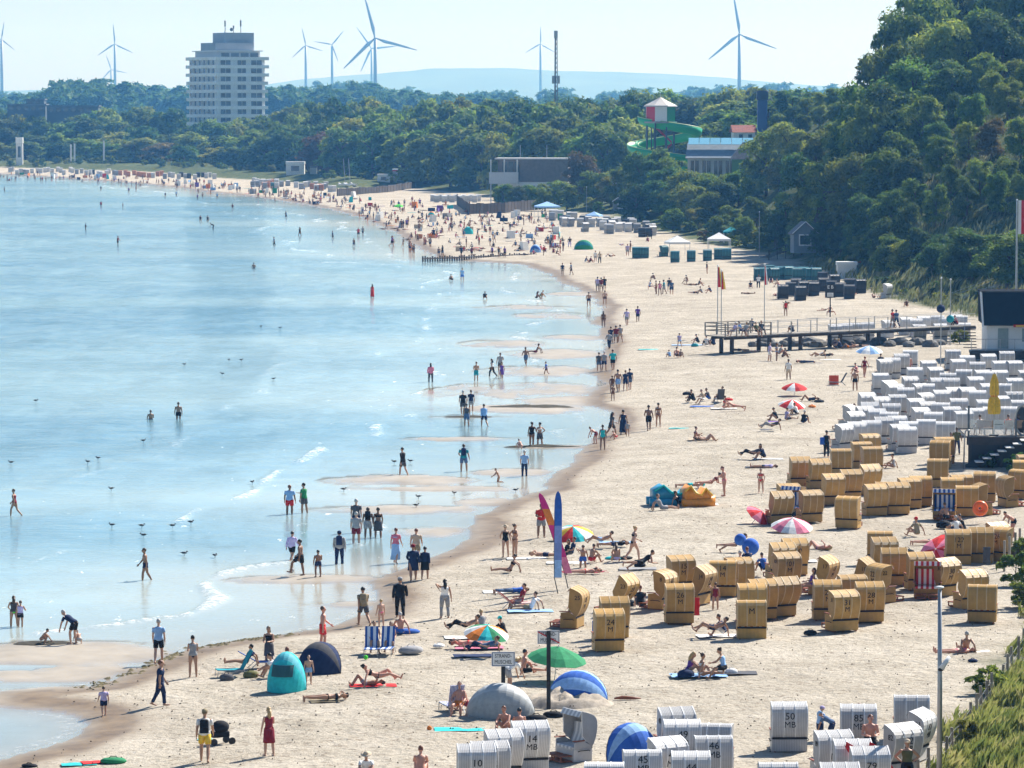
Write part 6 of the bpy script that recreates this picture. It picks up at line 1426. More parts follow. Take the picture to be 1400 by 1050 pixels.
for px, py, cc, L_, w_, rt in tw:
    c = ground(px, py); b = MB(); gx, gy = 9, 5; top, bot = [], []
    for j in range(gy):
        for i in range(gx):
            x, y = L_ * (i / (gx-1) - .5), w_ * (j / (gy-1) - .5); z_ = .035 + .025 * mnoise.noise(V3((x * 3 + px, y * 3, py))); top.append((x, y, z_)); bot.append((x, y, z_ - .012))
    b.add(top, [(j*gx+i, j*gx+i+1, (j+1)*gx+i+1, (j+1)*gx+i) for j in range(gy-1) for i in range(gx-1)]); b.add(bot, [((j+1)*gx+i, (j+1)*gx+i+1, j*gx+i+1, j*gx+i) for j in range(gy-1) for i in range(gx-1)])
    o = link('beach_towel', b.mesh('beach_towel', cloth(cc)), None, None, tuple(c), R(rt)); solo(o, f'{NMc.get(cc, cc)} beach towel spread on the sand', 'towel', 'beach towels', px)
# bags and small bundles
bg_ = [(562,893,'grey',.55,.32,.3),(536,866,'pink',.4,.22,.28),(555,866,'blue',.6,.3,.2),(343,926,'olive',.32,.2,.26),(938,926,'navy',.35,.25,.3),(733,985,'black',.4,.25,.2),(757,980,'black',.4,.25,.2),(155,1043,'green',.45,.3,.18),(40,1049,'black',.3,.2,.12),(875,775,'black',.3,.2,.2),(838,765,'turquoise',.4,.25,.15),(855,764,'black',.4,.25,.12),(861,828,'black',.3,.2,.25),(818,870,'black',.25,.2,.12),(1000,921,'white',.25,.2,.2),(1240,760,'black',.4,.25,.35),(1018,869,'blue',.3,.2,.4),(1110,557,'orange',.3,.2,.18),(600,885,'white',.25,.2,.15),
       (1290,722,'black',.4,.3,.4),(1330,905,'navy',.2,.15,.12),(970,470,'black',.5,.3,.4),(950,474,'teal',.35,.25,.3),(996,548,'red',.35,.25,.2),(940,540,'black',.4,.3,.25),(1120,550,'black',.4,.3,.2),(310,930,'darkgrey',.3,.2,.25),(1090,712,'black',.4,.3,.5),(1108,868,'black',.3,.2,.2)]
for px, py, cc, a, b2, h in bg_:
    c = ground(px, py); b = MB(); b.loft([[(a*s*math.cos(t)*(1+.1*math.sin(3*t)), b2*s*math.sin(t), z_*h) for t in [2*math.pi*i/10 for i in range(10)]] for s, z_ in ((.85, 0), (1, .15), (1, .5), (.8, .82), (.35, 1))])
    e = thing('beach_bag', tuple(c), R(rng.uniform(-30, 30)), f'{NMc.get(cc, cc)} bag lying on the sand', 'bag', 'bags on the sand', px); part('body', b, cloth(cc), e, True)
    part('strap', MB().path([(-a*.4, 0, h*.8), (-a*.2, 0, h*1.25), (a*.2, 0, h*1.25), (a*.4, 0, h*.8)], .015, 5), cloth(cc), e)
# towels hung on chairs
for px, py, cc, lab in ((815, 880, 'blue', 'blue towel hung over the side of chair 24'), (909, 832, 'lightblue', 'striped blue towel hung over a brown chair'), (1223, 788, 'lightblue', 'patterned light blue cloth hung between brown chairs'), (1268, 790, 'white', 'white and blue towel hung over a footboard'), (950, 847, 'red', 'red cloth lying behind chair 26'), (1347, 775, 'darkgrey', 'dark jacket hung beside chair 122'), (1040, 855, 'teal', 'dark green towel hung on a brown chair')):
    c = ground(px, py); b = MB(); rg = [[(-.17 + .02*math.sin(i*2), .02*math.sin(i*1.7), z_), (.0, -.03, z_), (.17 + .02*math.cos(i*3), .02*math.cos(i), z_), (.17, .03, z_), (-.17, .03, z_)] for i, z_ in enumerate((.25, .45, .65, .85, .98, 1.02))]
    b.loft(rg); o = link('hung_towel', b.mesh('hung_towel', cloth(cc)), None, None, (c.x, c.y - .55, c.z)); solo(o, lab, 'towel')
# pram, driftwood
c = ground(301, 1018); e = thing('pram', tuple(c), R(-60), 'folded black pram pulled by a man with a backpack', 'pram')
part('hood', MB().ell((0, 0, .62), .26, .34, .24), cloth('black'), e, True); part('basket', MB().bbox(-.2, .2, -.35, .3, .28, .5, .05), cloth('black'), e)
for x in (-.24, .24):
    for y in (-.35, .35): part('wheel', MB().tube((x - .02, y, .13), (x + .02, y, .13), .13, n=12), BLACKP, e)
part('handle', MB().path([(-.2, -.3, .5), (-.2, -.55, .95), (.2, -.55, .95), (.2, -.3, .5)], .018, 5), STEEL, e)
for px, py, lab in ((858, 957, 'brown driftwood piece on the sand right of the blue tent'), (690, 871, 'dark driftwood stick') , (1060, 605, 'dark stick on the sand near the swimmers') ):
    if lab.startswith('dark'): continue
    c = ground(px, py); o = link('driftwood', MB().path([(-.5, 0, .05), (-.2, .05, .08), (.2, -.03, .07), (.5, .04, .05)], [.03, .07, .06, .02], 7).mesh('driftwood', WOOD_RED, True), None, None, tuple(c)); solo(o, lab, 'driftwood')
# small dark bits of weed and clumps strewn on the sand
gs = np.random.default_rng(4); b = MB()
for k in range(1500):
    py = 430 + 620 * gs.random() ** .8; px = gs.uniform(20, 1400); x, y = flat(px, py, .6); b_ = b
    if not inside(np.array([[x, y]]), LAND)[0]: continue
    z = None; s = gs.uniform(.012, .045); a = gs.uniform(0, 6.28); b.v += [(x + s*1.6*math.cos(a), y + s*math.sin(a), 9), (x - s*math.sin(a), y + s*math.cos(a), 9), (x - s*1.4*math.cos(a), y - s*math.sin(a), 9), (x + s*math.sin(a), y - s*math.cos(a), 9), (x, y, 9.0)]
    n = len(b.v); b.f += [(n-5, n-4, n-1), (n-4, n-3, n-1), (n-3, n-2, n-1), (n-2, n-5, n-1)]; b.m += [0] * 4
vv = np.array(b.v); zz, dss, ddd = heights(vv[:, :2]); vv[:, 2] = zz + .05; vv[4::5, 2] += .05
b.v = [tuple(v) for v in vv]; keep = [f for f in b.f if dss[f[0]] > .8 and ddd[f[0]] < 2]; b.f = keep; b.m = [0] * len(keep)
tag(link('washed_up_weed', b.mesh('washed_up_weed', mat('weed_bits', (.10, .08, .055), .95, .3, 3))), kind='stuff')
# gulls
GW = mat('gull_grey', (.30, .30, .31), .7); GB = mat('gull_dark', (.03, .03, .032), .7)
for px, py in [(153,721),(194,722),(236,722),(261,717),(196,735),(252,760),(294,763),(120,634),(134,629),(196,605),(345,662),(152,671),(539,634),(561,633),(572,682),(569,695),(621,677),(15,635),(49,550),(252,500),(304,513),(374,520),(313,494),(330,494),(357,448),(383,450),(470,672),(705,673)]:
    x, y = flat(px, py, 0.0); e = thing('gull', (x, y, max(gh(x, y), 0.0)), R(rng.uniform(60, 300)), 'gull in the shallow water', 'bird', 'gulls in the shallows', px)
    part('body', MB().ell((0, 0, .22), .085, .20, .085, 10, 8), GW, e, True); part('head', MB().ell((0, .19, .32), .05, .06, .05, 8, 6).tube((0, .23, .31), (0, .31, .30), .014, .004, 5), GB, e, True)
    part('tail', MB().loft([[(-.04, -.15, .22), (.04, -.15, .22), (.04, -.15, .25), (-.04, -.15, .25)], [(-.06, -.34, .25), (.06, -.34, .25), (.06, -.34, .26), (-.06, -.34, .26)]]), GB, e)
    for s in (-.03, .03): part('leg', MB().tube((s, 0, -.05), (s, 0, .16), .01, n=4), GB, e)
    for s in (-1, 1): part('wing', MB().ell((s*.08, -.04, .24), .02, .19, .06, 8, 6), GB, e, True); e.scale = (.72,) * 3
# ================================================================ NEAR DUNE: fence and grass at the bottom right
FP = [(1283,1062),(1297,1050),(1308,1040),(1316,1026),(1327,1016),(1334,1004),(1341,994),(1349,986),(1356,975),(1363,964),(1369,956),(1376,946),(1384,936),(1391,927),(1398,916),(1406,905),(1270,1078),(1414,894)]
fe = None
FP = sorted(FP, key=lambda p_: -p_[1])
PW = [ground(p_[0] - 14, p_[1]) for p_ in FP]
fe = thing('dune_fence', tuple(PW[0]), 0, 'weathered post and wire fence along the grassy dune', 'fence')
for p_ in PW:
    q = p_ - PW[0]; part('post', MB().tube((q.x, q.y, q.z - .4), (q.x + rng.uniform(-.05, .05), q.y, q.z + rng.uniform(.75, 1.05)), .065, .055, 8), WOODG, fe)
for z_ in (.35, .65): part('wire', MB().path([(p_ - PW[0]) + V3((0, 0, z_)) for p_ in PW], .006, 4), STEEL, fe)
def grass_patch(name, pts, n, h0, h1, mt, seed):
    g_ = np.random.default_rng(seed); x0, x1, y0, y1 = pts
    X = g_.uniform(x0, x1, n * 3); Y = g_.uniform(y0, y1, n * 3); P = np.stack([X, Y], 1); h, ds, dd = heights(P)
    k = (dd > -.2 + 2.5 * (vnoise(P, .5, 77) - .35)) & (dd < 40); P, h = P[k][:n], h[k][:n]; n = len(P)
    cl = sstep(.25, .75, vnoise(P, .8, 78, 3)); H = (h0 + (h1 - h0) * g_.random(n) ** 1.5) * (.25 + 1.25 * cl); a = g_.uniform(0, 6.283, n); ln = g_.uniform(.1, .6, n) * H; w_ = (.006 + .008 * g_.random(n)) * (1 if h1 < .8 else 2)
    dx, dy = np.cos(a), np.sin(a); wx, wy = -dy * w_, dx * w_; bx, by = P[:, 0], P[:, 1]
    V = np.stack([np.stack([bx - wx, by - wy, h - .05], 1), np.stack([bx + wx, by + wy, h - .05], 1), np.stack([bx + dx * ln * .35 + wx * .7, by + dy * ln * .35 + wy * .7, h + H * .65], 1), np.stack([bx + dx * ln + .15 * H, by + dy * ln, h + H], 1)], 1).reshape(-1, 3)
    i = np.arange(n) * 4; F = np.concatenate([np.stack([i, i + 1, i + 2], 1), np.stack([i, i + 2, i + 3], 1)])
    return tag(link(name, np_mesh(name, V, F, False), mats=mt), kind='stuff')
GR1 = leaf_mat('marram_grass', (.09, .14, .03), (.24, .26, .07), (.50, .43, .20), .9)
grass_patch('marram_grass', (11, 26, 112, 175), 95000, .12, .62, GR1, 1)
GR2 = leaf_mat('dune_grass', (.11, .16, .06), (.23, .26, .11), (.42, .38, .20), .3)
grass_patch('dune_grass', (24, 70, 230, 560), 42000, .5, 1.2, GR2, 2)
# leafy bushes poking into the frame at the right
def bush(px, py, h, w_, kd, lab): c = ground(px, py); tree('beach_bush', c.x, c.y, h, w_, SHRUBS, kd, lab, 'bush', 'bushes at the right edge', parts=('stem', 'foliage'))
bush(1388, 800, 1.9, 1.0, 0, 'low green bush beside the lower brown chairs'); bush(1400, 832, 1.6, 1.1, 0, 'green bush at the right edge under the brown chairs'); bush(1392, 770, 1.5, 1.0, 0, 'green bush between brown chairs and the fence posts')
bush(1352, 640, 1.3, 1.0, 2, 'dark grass tuft beneath the terrace stairs'); bush(1390, 645, 1.4, 1.1, 2, 'dark bush beneath the terrace'); bush(1312, 470, 1.6, 1.2, 1, 'yellow green tuft under the jetty end'); bush(1352, 950, 1.3, 1.3, 0, 'dark green bush beside the dune fence'); bush(1322, 1015, 1.0, 1.0, 1, 'yellowish bush at the dune fence')
bush(1010, 338, 2.4, 1.2, 1, 'yellow flowering bush beside the white gazebo'); bush(962, 330, 2.2, 1.1, 3, 'rusty bush behind the teal chairs')
for px, py in ((1376, 402), (1380, 400), (1394, 400)):
    q = at(px, py, HB.location.y + 9); tree('roof_grass_tuft', q.x, HB.location.y + 9, max(1.5, at(0, 378, HB.location.y + 9).z - gh(q.x, HB.location.y + 9)), .55, SHRUBS, 3, 'brown grassy tuft above the black roof', 'bush', 'bushes at the right edge', parts=('stem', 'foliage'))
for i, px in enumerate((1373, 1380, 1388, 1394)):
    c = ground(px, 782 - i * 6); o = link('fence_post', MB().tube((0, 0, -.3), (0, 0, 1.5), .06, n=8).mesh('fence_post', WOODG), None, None, tuple(c)); solo(o, 'grey wooden post beside the bushes at the right edge', 'post', 'posts at the right edge', px)
# ================================================================ PEOPLE IN PLACE
P = person
WZ = 0.0
def wade(px, py, pose, rot, cl, place, dz=-.12, **k): return P(px, py, pose, rot, cl, place, z=0.0, dz=dz, **k)
# in the water, near
wade(206, 573, 'st', 20, 'U:navy', 'chest deep in the sea', -.85, h=1.5, skin='b'); wade(244, 572, 'wk2', 10, 'U:black', 'thigh deep in the sea', -.55, skin='b')
wade(20, 704, 'wk', 70, 'W:maroon', 'wading at the left edge', h=1.6, skin='b'); wade(199, 793, 'wk2', 95, 'U:navy', 'wading past gulls', h=1.65, skin='c')
wade(19, 856, 'st', 10, 'B:lime K:darkgrey', 'wading beside a smaller child', h=1.45, hair='ln', skin='b'); wade(28, 857, 'hold', -10, 'K:lilac U:black', 'wading beside a taller girl', h=1.22, hair='hn')
P(102, 881, 'bend', 60, 'T:navy S:black', 'beside the seaweed bank', h=1.75, skin='a', hair='hw'); P(56, 881, 'crouch', -80, '', 'digging in the wet sand', h=1.1, skin='b', hair='hk'); P(109, 881, 'crouch', 30, 'U:grey', 'digging behind a bending man', h=1.0, hair='hw', skin='a')
wade(589, 522, 'st', 5, 'J:pink L:darkgrey', 'alone in shallow water', hair='lk', h=1.65); wade(651, 521, 'ph', -10, 'S:teal', 'bare chested in shallow water', skin='b'); wade(673, 514, 'wk', 60, 'K:white L:black', 'crossing the shallows', h=1.6, hair='lk'); wade(684, 508, 'hold', 0, 'T:grey S:darkgrey', 'carrying something in the shallows'); wade(686, 517, 'wk2', 10, 'D:purple', 'in the shallows beside a man in grey', h=1.5)
wade(633, 566, 'wk2', 5, 'T:black S:darkgrey', 'with a bag beside two friends', h=1.85, skin='a', hair='hw'); wade(644, 562, 'st', 0, 'T:navy S:grey', 'in the group of three waders', h=1.7); wade(638, 583, 'wk2', 5, 'K:darkgrey S:denim', 'nearest of the three waders', h=1.75); wade(662, 582, 'wk', 20, 'J:lightblue S:navy', 'wading right of three friends', h=1.7)
wade(551, 649, 'wk2', 60, 'J:black S:darkgrey', 'walking along the sand bar', h=1.8, skin='a', hair='hk'); wade(634, 644, 'st', 0, 'T:teal S:denim', 'seen from behind in clear water', h=1.8, skin='b'); wade(682, 659, 'kneel', 100, '', 'playing in shallow water', h=1.15, skin='b')
wade(396, 703, 'st', -15, 'T:lightblue S:red', 'chatting with a man in green', h=1.75, skin='c', hair='hr'); wade(416, 701, 'hold', 60, 'T:green S:darkgrey', 'chatting with a man in red shorts', h=1.78, skin='b', hair='hk')
wade(487, 728, 'wk2', 0, 'T:darkgrey S:navy', 'broad man leading the wading group', h=1.9, skin='a', hair='hw'); wade(503, 735, 'wk2', 0, 'S:grey', 'with a black backpack in the wading group', h=1.7, skin='c'); wade(517, 735, 'wk2', 5, 'P:black R:darkgrey', 'at the right of the wading group', h=1.7, hair='bk', skin='c'); wade(487, 743, 'wk2', 0, 'T:grey S:maroon', 'nearest in the wading group', h=1.75, hair='hw', skin='a')
wade(399, 766, 'wk', -25, 'J:lilac S:black', 'wading behind the ball players', h=1.6, hair='hk'); P(411, 787, 'kick', 75, 'S:black', 'with one foot on the ball', h=1.75, skin='c', hair='hk', fem=False); P(435, 789, 'st', 30, 'U:navy', 'watching the ball player', h=1.25, skin='c', hair='hk')
wade(464, 771, 'wk2', 0, 'J:grey L:navy', 'walking away through the wet sand', h=1.75, hair='cw', hatcol='navy')
P(541, 770, 'wk2', -20, 'G:lightblue T:pink', 'with a pink headscarf at the waterline', h=1.75, skin='a', hair='hr'); P(569, 768, 'wk2', -5, 'T:beige S:khaki', 'behind the pair in dark ponchos', h=1.65, hair='hr', skin='a'); P(565, 794, 'wk', 5, 'J:navy R:navy', 'in a dark hooded poncho, taller of two', h=1.75, hair='cn', hatcol='maroon'); P(581, 792, 'wk2', -5, 'J:navy R:black', 'in a dark hooded poncho, smaller of two', h=1.55, hair='hk')
P(497, 855, 'wk', 25, 'T:khaki S:darkgrey', 'with a backpack leaving the water', h=1.7, hair='hk'); P(521, 857, 'st', 40, 'B:pink', 'at the waterline beside a bag', h=1.15, hair='hy', skin='a'); P(547, 845, 'wk2', 0, 'J:black L:black', 'with an open coat seen from behind', h=1.8, hair='cw', hatcol='grey'); P(548, 868, 'sit2', 20, 'U:blue', 'on a blue towel near the waterline', skin='d', h=1.7, hair='hw'); P(608, 845, 'up', 10, 'K:white L:grey', 'holding hair on the empty sand', hair='lk', h=1.72, skin='b')
P(441, 888, 'st', -80, 'S:red', 'bare chested behind the navy tent', h=1.78, skin='d', hair='hn'); P(368, 912, 'ph', 170, 'W:black R:darkgrey', 'behind the turquoise tent', hair='ln', h=1.65); P(377, 926, 'sit', 100, 'T:white', 'behind the turquoise tent', h=1.7, hair='hk'); P(395, 920, 'sit', 20, '', 'between the two tents', skin='d', h=1.75, hair='hr'); P(422, 936, 'st', 200, 'U:lightblue', 'small boy in front of the navy tent', h=1.1, hair='hn', skin='a')
P(217, 907, 'wk2', 0, 'T:lightblue S:black', 'elderly man carrying shoes at the shore', h=1.8, skin='a', hair='hw'); P(264, 926, 'ph', 10, 'K:grey B:black', 'on the sand left of the loungers', h=1.65, hair='bk', skin='b'); P(219, 965, 'wk2', -75, 'T:navy L:navy', 'holding a phone on the sand', h=1.7, hair='hr'); P(142, 979, 'wk2', 20, 'T:lilac S:navy', 'toddling near the tidal pool', h=1.05, hair='hn', skin='a')
P(280, 1042, 'wk2', 0, 'T:white S:yellow', 'with a black backpack pulling a pram', h=1.8, hair='cw', hatcol='khaki', skin='b'); P(368, 1034, 'hold', 20, 'D:maroon', 'with long blond hair and a black bag', h=1.68, hair='ly', skin='a')
P(336, 918, 'sitb', 90, 'T:navy', 'on the teal lounger', h=1.6, hair='hk', dz=.25); P(512, 891, 'chair', 185, 'U:white', 'in the left striped beach chair', h=1.65, skin='b', dz=.0); P(534, 891, 'chair', 175, 'W:pink', 'in the right striped beach chair', h=1.6, hair='ln', skin='b')
P(448, 959, 'pro', -82, 'B:black P:black', 'on a khaki towel', h=1.7, hair='bk', skin='b'); P(517, 939, 'side', -80, 'B:black P:black', 'on a red towel reading', hair='bk', skin='d'); P(500, 938, 'supk', 80, 'U:grey', 'on the left end of a red towel', h=1.65, skin='b')
P(575, 1062, 'sit', 0, '', 'bare backed at the bottom edge', skin='d', hair='hr', h=1.75); P(501, 1066, 'sit', 180, 'T:white', 'cut by the bottom edge', hair='sy', hatcol='beige')
# middle shore walkers
P(740, 735, 'ph', 190, 'T:red S:grey', 'photographing on the open sand', h=1.78, hair='hk', skin='c'); P(691, 762, 'st', 15, 'W:black B:black', 'in a sun hat beside a woman in bikini', h=1.62, hair='sy', hatcol='beige', skin='a'); P(704, 762, 'hip', -60, 'P:brown B:brown', 'beside a woman in a black swimsuit', h=1.68, hair='bn', skin='b')
P(697, 783, 'sitb', 90, 'B:black P:black', 'on the sand below two standing women', hair='bn', skin='b'); P(745, 763, 'pro', 80, 'U:navy', 'on a white towel left of the feather flags'); P(773, 768, 'chair', 110, 'T:black S:black', 'in low chair behind the flags, left', h=1.6, hair='ln', dz=-.1); P(781, 766, 'chair', 100, 'T:navy S:darkgrey', 'in low chair behind the flags, right', h=1.65, dz=-.1)
P(797, 776, 'up', 10, 'U:blue', 'kneeling back with a raised arm', h=1.3, skin='b', fem=True, dz=-.25); P(808, 770, 'sit', -40, 'U:red', 'right of a boy with raised arm', h=1.65, skin='b'); P(822, 749, 'side', 80, 'U:lightblue', 'on a towel behind the sitters', skin='b', h=1.7); P(840, 748, 'pro', -80, 'T:black U:navy', 'feet toward a man in blue trunks', h=1.65, hair='hk'); P(843, 769, 'sit', 5, 'B:lilac', 'bare backed woman facing the sea', hair='ln', skin='b', h=1.65); P(866, 766, 'wk', -70, 'P:black B:black', 'striding across the sand', hair='by', skin='a', h=1.7); P(878, 779, 'prop', -70, 'K:black S:black', 'in dark clothes right of a bare backed woman', h=1.75, hair='hn')
P(800, 786, 'pro', -85, 'B:red', 'on a maroon towel', hair='ln', skin='d'); P(876, 832, 'sit', 5, 'T:black S:darkgrey', 'on the sand between brown chairs', h=1.8, skin='a', hair='hr')
P(701, 812, 'pro', -80, 'T:blue L:denim', 'behind the deck chair', h=1.65); P(712, 832, 'chair', 100, 'T:maroon S:grey', 'in a deck chair left of brown chair 25', h=1.65, dz=-.12); P(726, 834, 'sitb', 70, 'T:white S:khaki', 'beside a maroon shirted sitter', h=1.6)
P(636, 868, 'side', 82, 'L:black', 'dark trousered, behind the colourful parasol', skin='b'); P(690, 872, 'sit', 60, 'T:black', 'right of the colourful parasol', h=1.6, hair='cw', hatcol='turquoise'); P(660, 864, 'sit', 20, 'T:grey', 'behind the colourful parasol', hair='hy', h=1.65); P(640, 885, 'pro', 95, 'B:red', 'in front of the colourful parasol', hair='ln', skin='d'); P(658, 885, 'sup', 85, 'B:pink P:pink', 'shaded by the colourful parasol', hair='ly', skin='a'); P(662, 898, 'side', 80, 'T:denim L:navy', 'on a navy towel', h=1.7, hair='hn')
P(715, 922, 'sit2', -70, 'S:black', 'sunburnt, left of the green parasol', skin='d', h=1.75, hair='hk'); P(694, 946, 'bend', -60, 'T:white S:grey', 'behind the grey tent', h=1.6, hair='ly'); P(627, 977, 'chair', 170, 'U:orange', 'in the patterned folding chair', skin='d', h=1.7, dz=-.1); P(638, 970, 'sit', 120, 'U:maroon', 'beside the patterned folding chair', skin='d', h=1.7)
P(692, 1002, 'sit', 160, '', 'bare shouldered behind chair 13', skin='d', h=1.75, hair='hr'); P(710, 1005, 'sit', 0, '', 'behind chair 14', skin='d', h=1.65, hair='hk')
P(940, 924, 'sit', -90, 'W:purple', 'leftmost of three on a light blue towel', hair='ly', skin='b', h=1.65); P(958, 926, 'sit2', -70, 'P:white B:white', 'middle of three friends on towels', hair='bn', skin='b', h=1.68); P(990, 926, 'xleg', 75, 'K:lightblue S:black', 'rightmost of three friends on towels', hair='bn', skin='b', h=1.68)
P(975, 872, 'side', 78, 'U:navy', 'leaning against brown chair M', skin='b', h=1.75); P(990, 870, 'sit', 80, 'T:navy S:white', 'against the brown chair marked M', h=1.65); P(978, 833, 'up', 5, 'W:maroon', 'sitting bare backed before chair 14', h=1.25, skin='b', hair='bn', dz=-.1)
P(1024, 786, 'sit', 20, 'T:navy', 'behind the blue balls', h=1.7, hair='hr', dz=.35); P(1012, 790, 'sit', 0, '', 'sunburnt beside chair 14', skin='d', h=1.7, hair='hw', dz=.3); P(1045, 788, 'sit', 30, 'T:blue S:navy', 'between brown chairs', h=1.6, dz=.2); P(1005, 755, 'prop', -80, 'B:darkgrey P:darkgrey', 'behind the blue balls', hair='bn', skin='b')
P(1088, 768, 'side', 80, 'B:navy P:navy', 'right of brown chair 100', hair='bn', skin='b'); P(1118, 752, 'supk', 60, 'B:purple', 'with a leg raised beyond the brown chairs', hair='ly', skin='d'); P(1108, 814, 'chair', 100, 'W:purple', 'in chair 17', hair='ln', skin='b', h=1.65)
P(1245, 797, 'bend', -80, 'T:blue S:khaki', 'by the hung cloth', h=1.5, hair='cw', hatcol='white'); P(1254, 733, 'sit2', 40, 'T:khaki', 'in a red cap on the upper sand', h=1.75, hair='cn', hatcol='red'); P(1270, 745, 'pro', -80, 'B:navy', 'beside the coral parasol', skin='d', hair='hn'); P(1295, 712, 'sit', 30, 'U:black', 'before the blue striped chair', skin='b', h=1.7); P(1308, 730, 'sit2', 40, 'T:white S:navy', 'beside a person in black', h=1.7, hair='hw'); P(1318, 728, 'sit', 100, 'T:black S:black', 'beside a person in white', h=1.7); P(1386, 735, 'bend', 120, 'U:black', 'bare chested at the right fence', skin='d', h=1.7)
P(1320, 893, 'sitb', 5, 'U:navy', 'on a white towel right of the lamp post', skin='b', h=1.75, hair='hw'); P(1308, 894, 'sup', 95, 'B:pink P:pink', 'in front of a man in navy trunks', skin='d', hair='ln')
P(1121, 1014, 'ph', -60, 'T:lightblue S:navy', 'in a lilac cap behind chair 89', h=1.2, hair='cy', hatcol='lilac', skin='a'); P(1138, 1016, 'bend', 70, 'T:denim S:navy', 'bending beside a child in a cap', h=1.3, hair='cy', hatcol='lightblue'); P(1189, 1050, 'ph', 185, 'S:black', 'bare chested in front of chair 85', skin='d', h=1.8, hair='hr'); P(1200, 1046, 'sit', 60, 'T:white', 'behind the bare chested man', h=1.6, hair='hk'); P(1175, 1008, 'sit', 0, 'T:brown', 'peeking above chair 85', h=1.7, hair='hr', dz=.2)
P(1240, 1085, 'hip', 175, 'K:olive S:black', 'in a cap before chair 82', h=1.75, hair='cn', hatcol='beige', skin='b')
# upper sand
P(990, 678, 'ph', 100, 'B:pink', 'woman turned left on the open sand', hair='hr', skin='d', h=1.7, fem=True); P(1040, 674, 'st', 170, 'P:red B:red', 'girl left of the brown chairs', hair='hn', skin='a', h=1.4); P(945, 667, 'pro', -85, 'U:turquoise', 'behind the pedal boats', skin='b', hair='cn', hatcol='turquoise'); P(972, 668, 'prop', -80, 'B:maroon P:maroon', 'behind the orange boat', skin='d', hair='bk')
P(905, 698, 'sitb', -85, 'T:grey S:grey', 'in front of the pedal boats, left', h=1.75, hair='hn'); P(929, 692, 'sitb', -80, 'W:black', 'leaning on the pedal boats', hair='bk', skin='b', h=1.65)
P(1045, 628, 'sit', 90, 'T:navy S:black', 'on dark towel on the upper sand', h=1.75, hair='hn'); P(1028, 628, 'side', 80, 'T:darkgrey L:black', 'left of a navy shirted sitter', h=1.7); P(1046, 640, 'sup', 85, 'T:lilac U:navy', 'in front of a navy shirted sitter', h=1.7)
P(950, 602, 'sit2', -70, 'P:maroon B:maroon', 'propped on a beige towel', hair='bn', skin='b', h=1.65); P(966, 603, 'supk', -85, 'B:black', 'beside a maroon bikini', hair='ln', skin='b')
P(887, 589, 'wk2', 5, 'S:black', 'tanned, walking away beside a woman', h=1.8, skin='c', hair='hk'); P(900, 584, 'wk2', 0, 'P:brown B:brown', 'walking beside a man in black shorts', hair='bk', skin='b', h=1.7)
P(836, 597, 'wk2', -60, 'T:darkgrey S:darkgrey', 'at the shore near a navy dress', h=1.7, hair='lk'); P(852, 594, 'st', 10, 'G:navy', 'at the shore with a child', h=1.7, hair='bk'); P(858, 597, 'st', 0, 'T:grey', 'beside a long navy dress', h=1.0); P(815, 607, 'bend', 60, 'U:maroon', 'playing at the water edge', h=1.4, skin='d'); P(824, 615, 'st', 0, 'W:turquoise', 'at the water edge with playing children', h=1.65, hair='bk', skin='c'); P(843, 601, 'crouch', 80, 'U:red', 'crouching at the waterline', h=1.0, skin='d')
wade(727, 609, 'hold', -30, 'W:black', 'on the seaweed ridge, left of a couple', hair='bk', skin='c', h=1.7); wade(738, 610, 'hip', 40, 'P:white S:darkgrey', 'on the seaweed ridge, right of a couple', hair='bk', skin='b', h=1.72); wade(717, 651, 'wk2', 0, 'T:lightblue L:navy', 'walking from the water', h=1.7, hair='hw', skin='a'); P(713, 614, 'crouch', 40, '', 'crouching on the seaweed ridge', h=1.1, skin='d')
for a in ((819,508,'wk2','T:darkgrey S:denim','left of the shore couple','hk'),(826,508,'wk2','T:grey S:navy','right of the shore couple','hw'),(838,506,'wk2','T:turquoise S:black','on the wet sand','hn'),(845,536,'wk2','S:lightblue','sunburnt, in the shore group of three','hk'),(855,535,'wk2','T:navy S:navy','middle of the shore group of three','hn'),(861,533,'wk2','T:navy S:denim','right of the shore group of three','hk'),
          (835,470,'wk2','T:navy S:black','leading a shore group','hk'),(842,469,'wk2','T:maroon S:grey','in a shore group','hk'),(848,468,'wk2','T:grey S:beige','in a shore group','hn'),(833,477,'wk','J:grey L:navy','strolling at the shore','hk'),(857,445,'wk2','T:lilac S:grey','walking near the wet sand','hn'),(872,440,'wk2','T:purple S:navy','walking near the wet sand','hk'),(825,448,'wk2','W:brown','leaving the shallow water','ln'),(805,420,'st','U:navy','on the wet sand bank','hk'),(827,417,'st','U:brown','on the wet sand bank','hk')):
    P(a[0], a[1], a[2], rng.uniform(-20, 20), a[3], a[4], hair=a[5], skin=rng.choice('abc'), h=rng.uniform(1.62, 1.82))
P(838, 548, 'st', 10, 'U:brown', 'before the shore group of three', h=1.2, skin='c'); P(837, 537, 'st', 0, 'K:brown', 'behind a small child', h=1.3, skin='c'); wade(719, 499, 'wk', 20, 'S:denim', 'carrying a board in the shallows', skin='c'); P(733, 483, 'sitb', 80, 'U:maroon', 'on the wet sand bar', skin='c'); wade(747, 512, 'wk', 80, 'T:blue U:navy', 'wading on the bar', h=1.2)
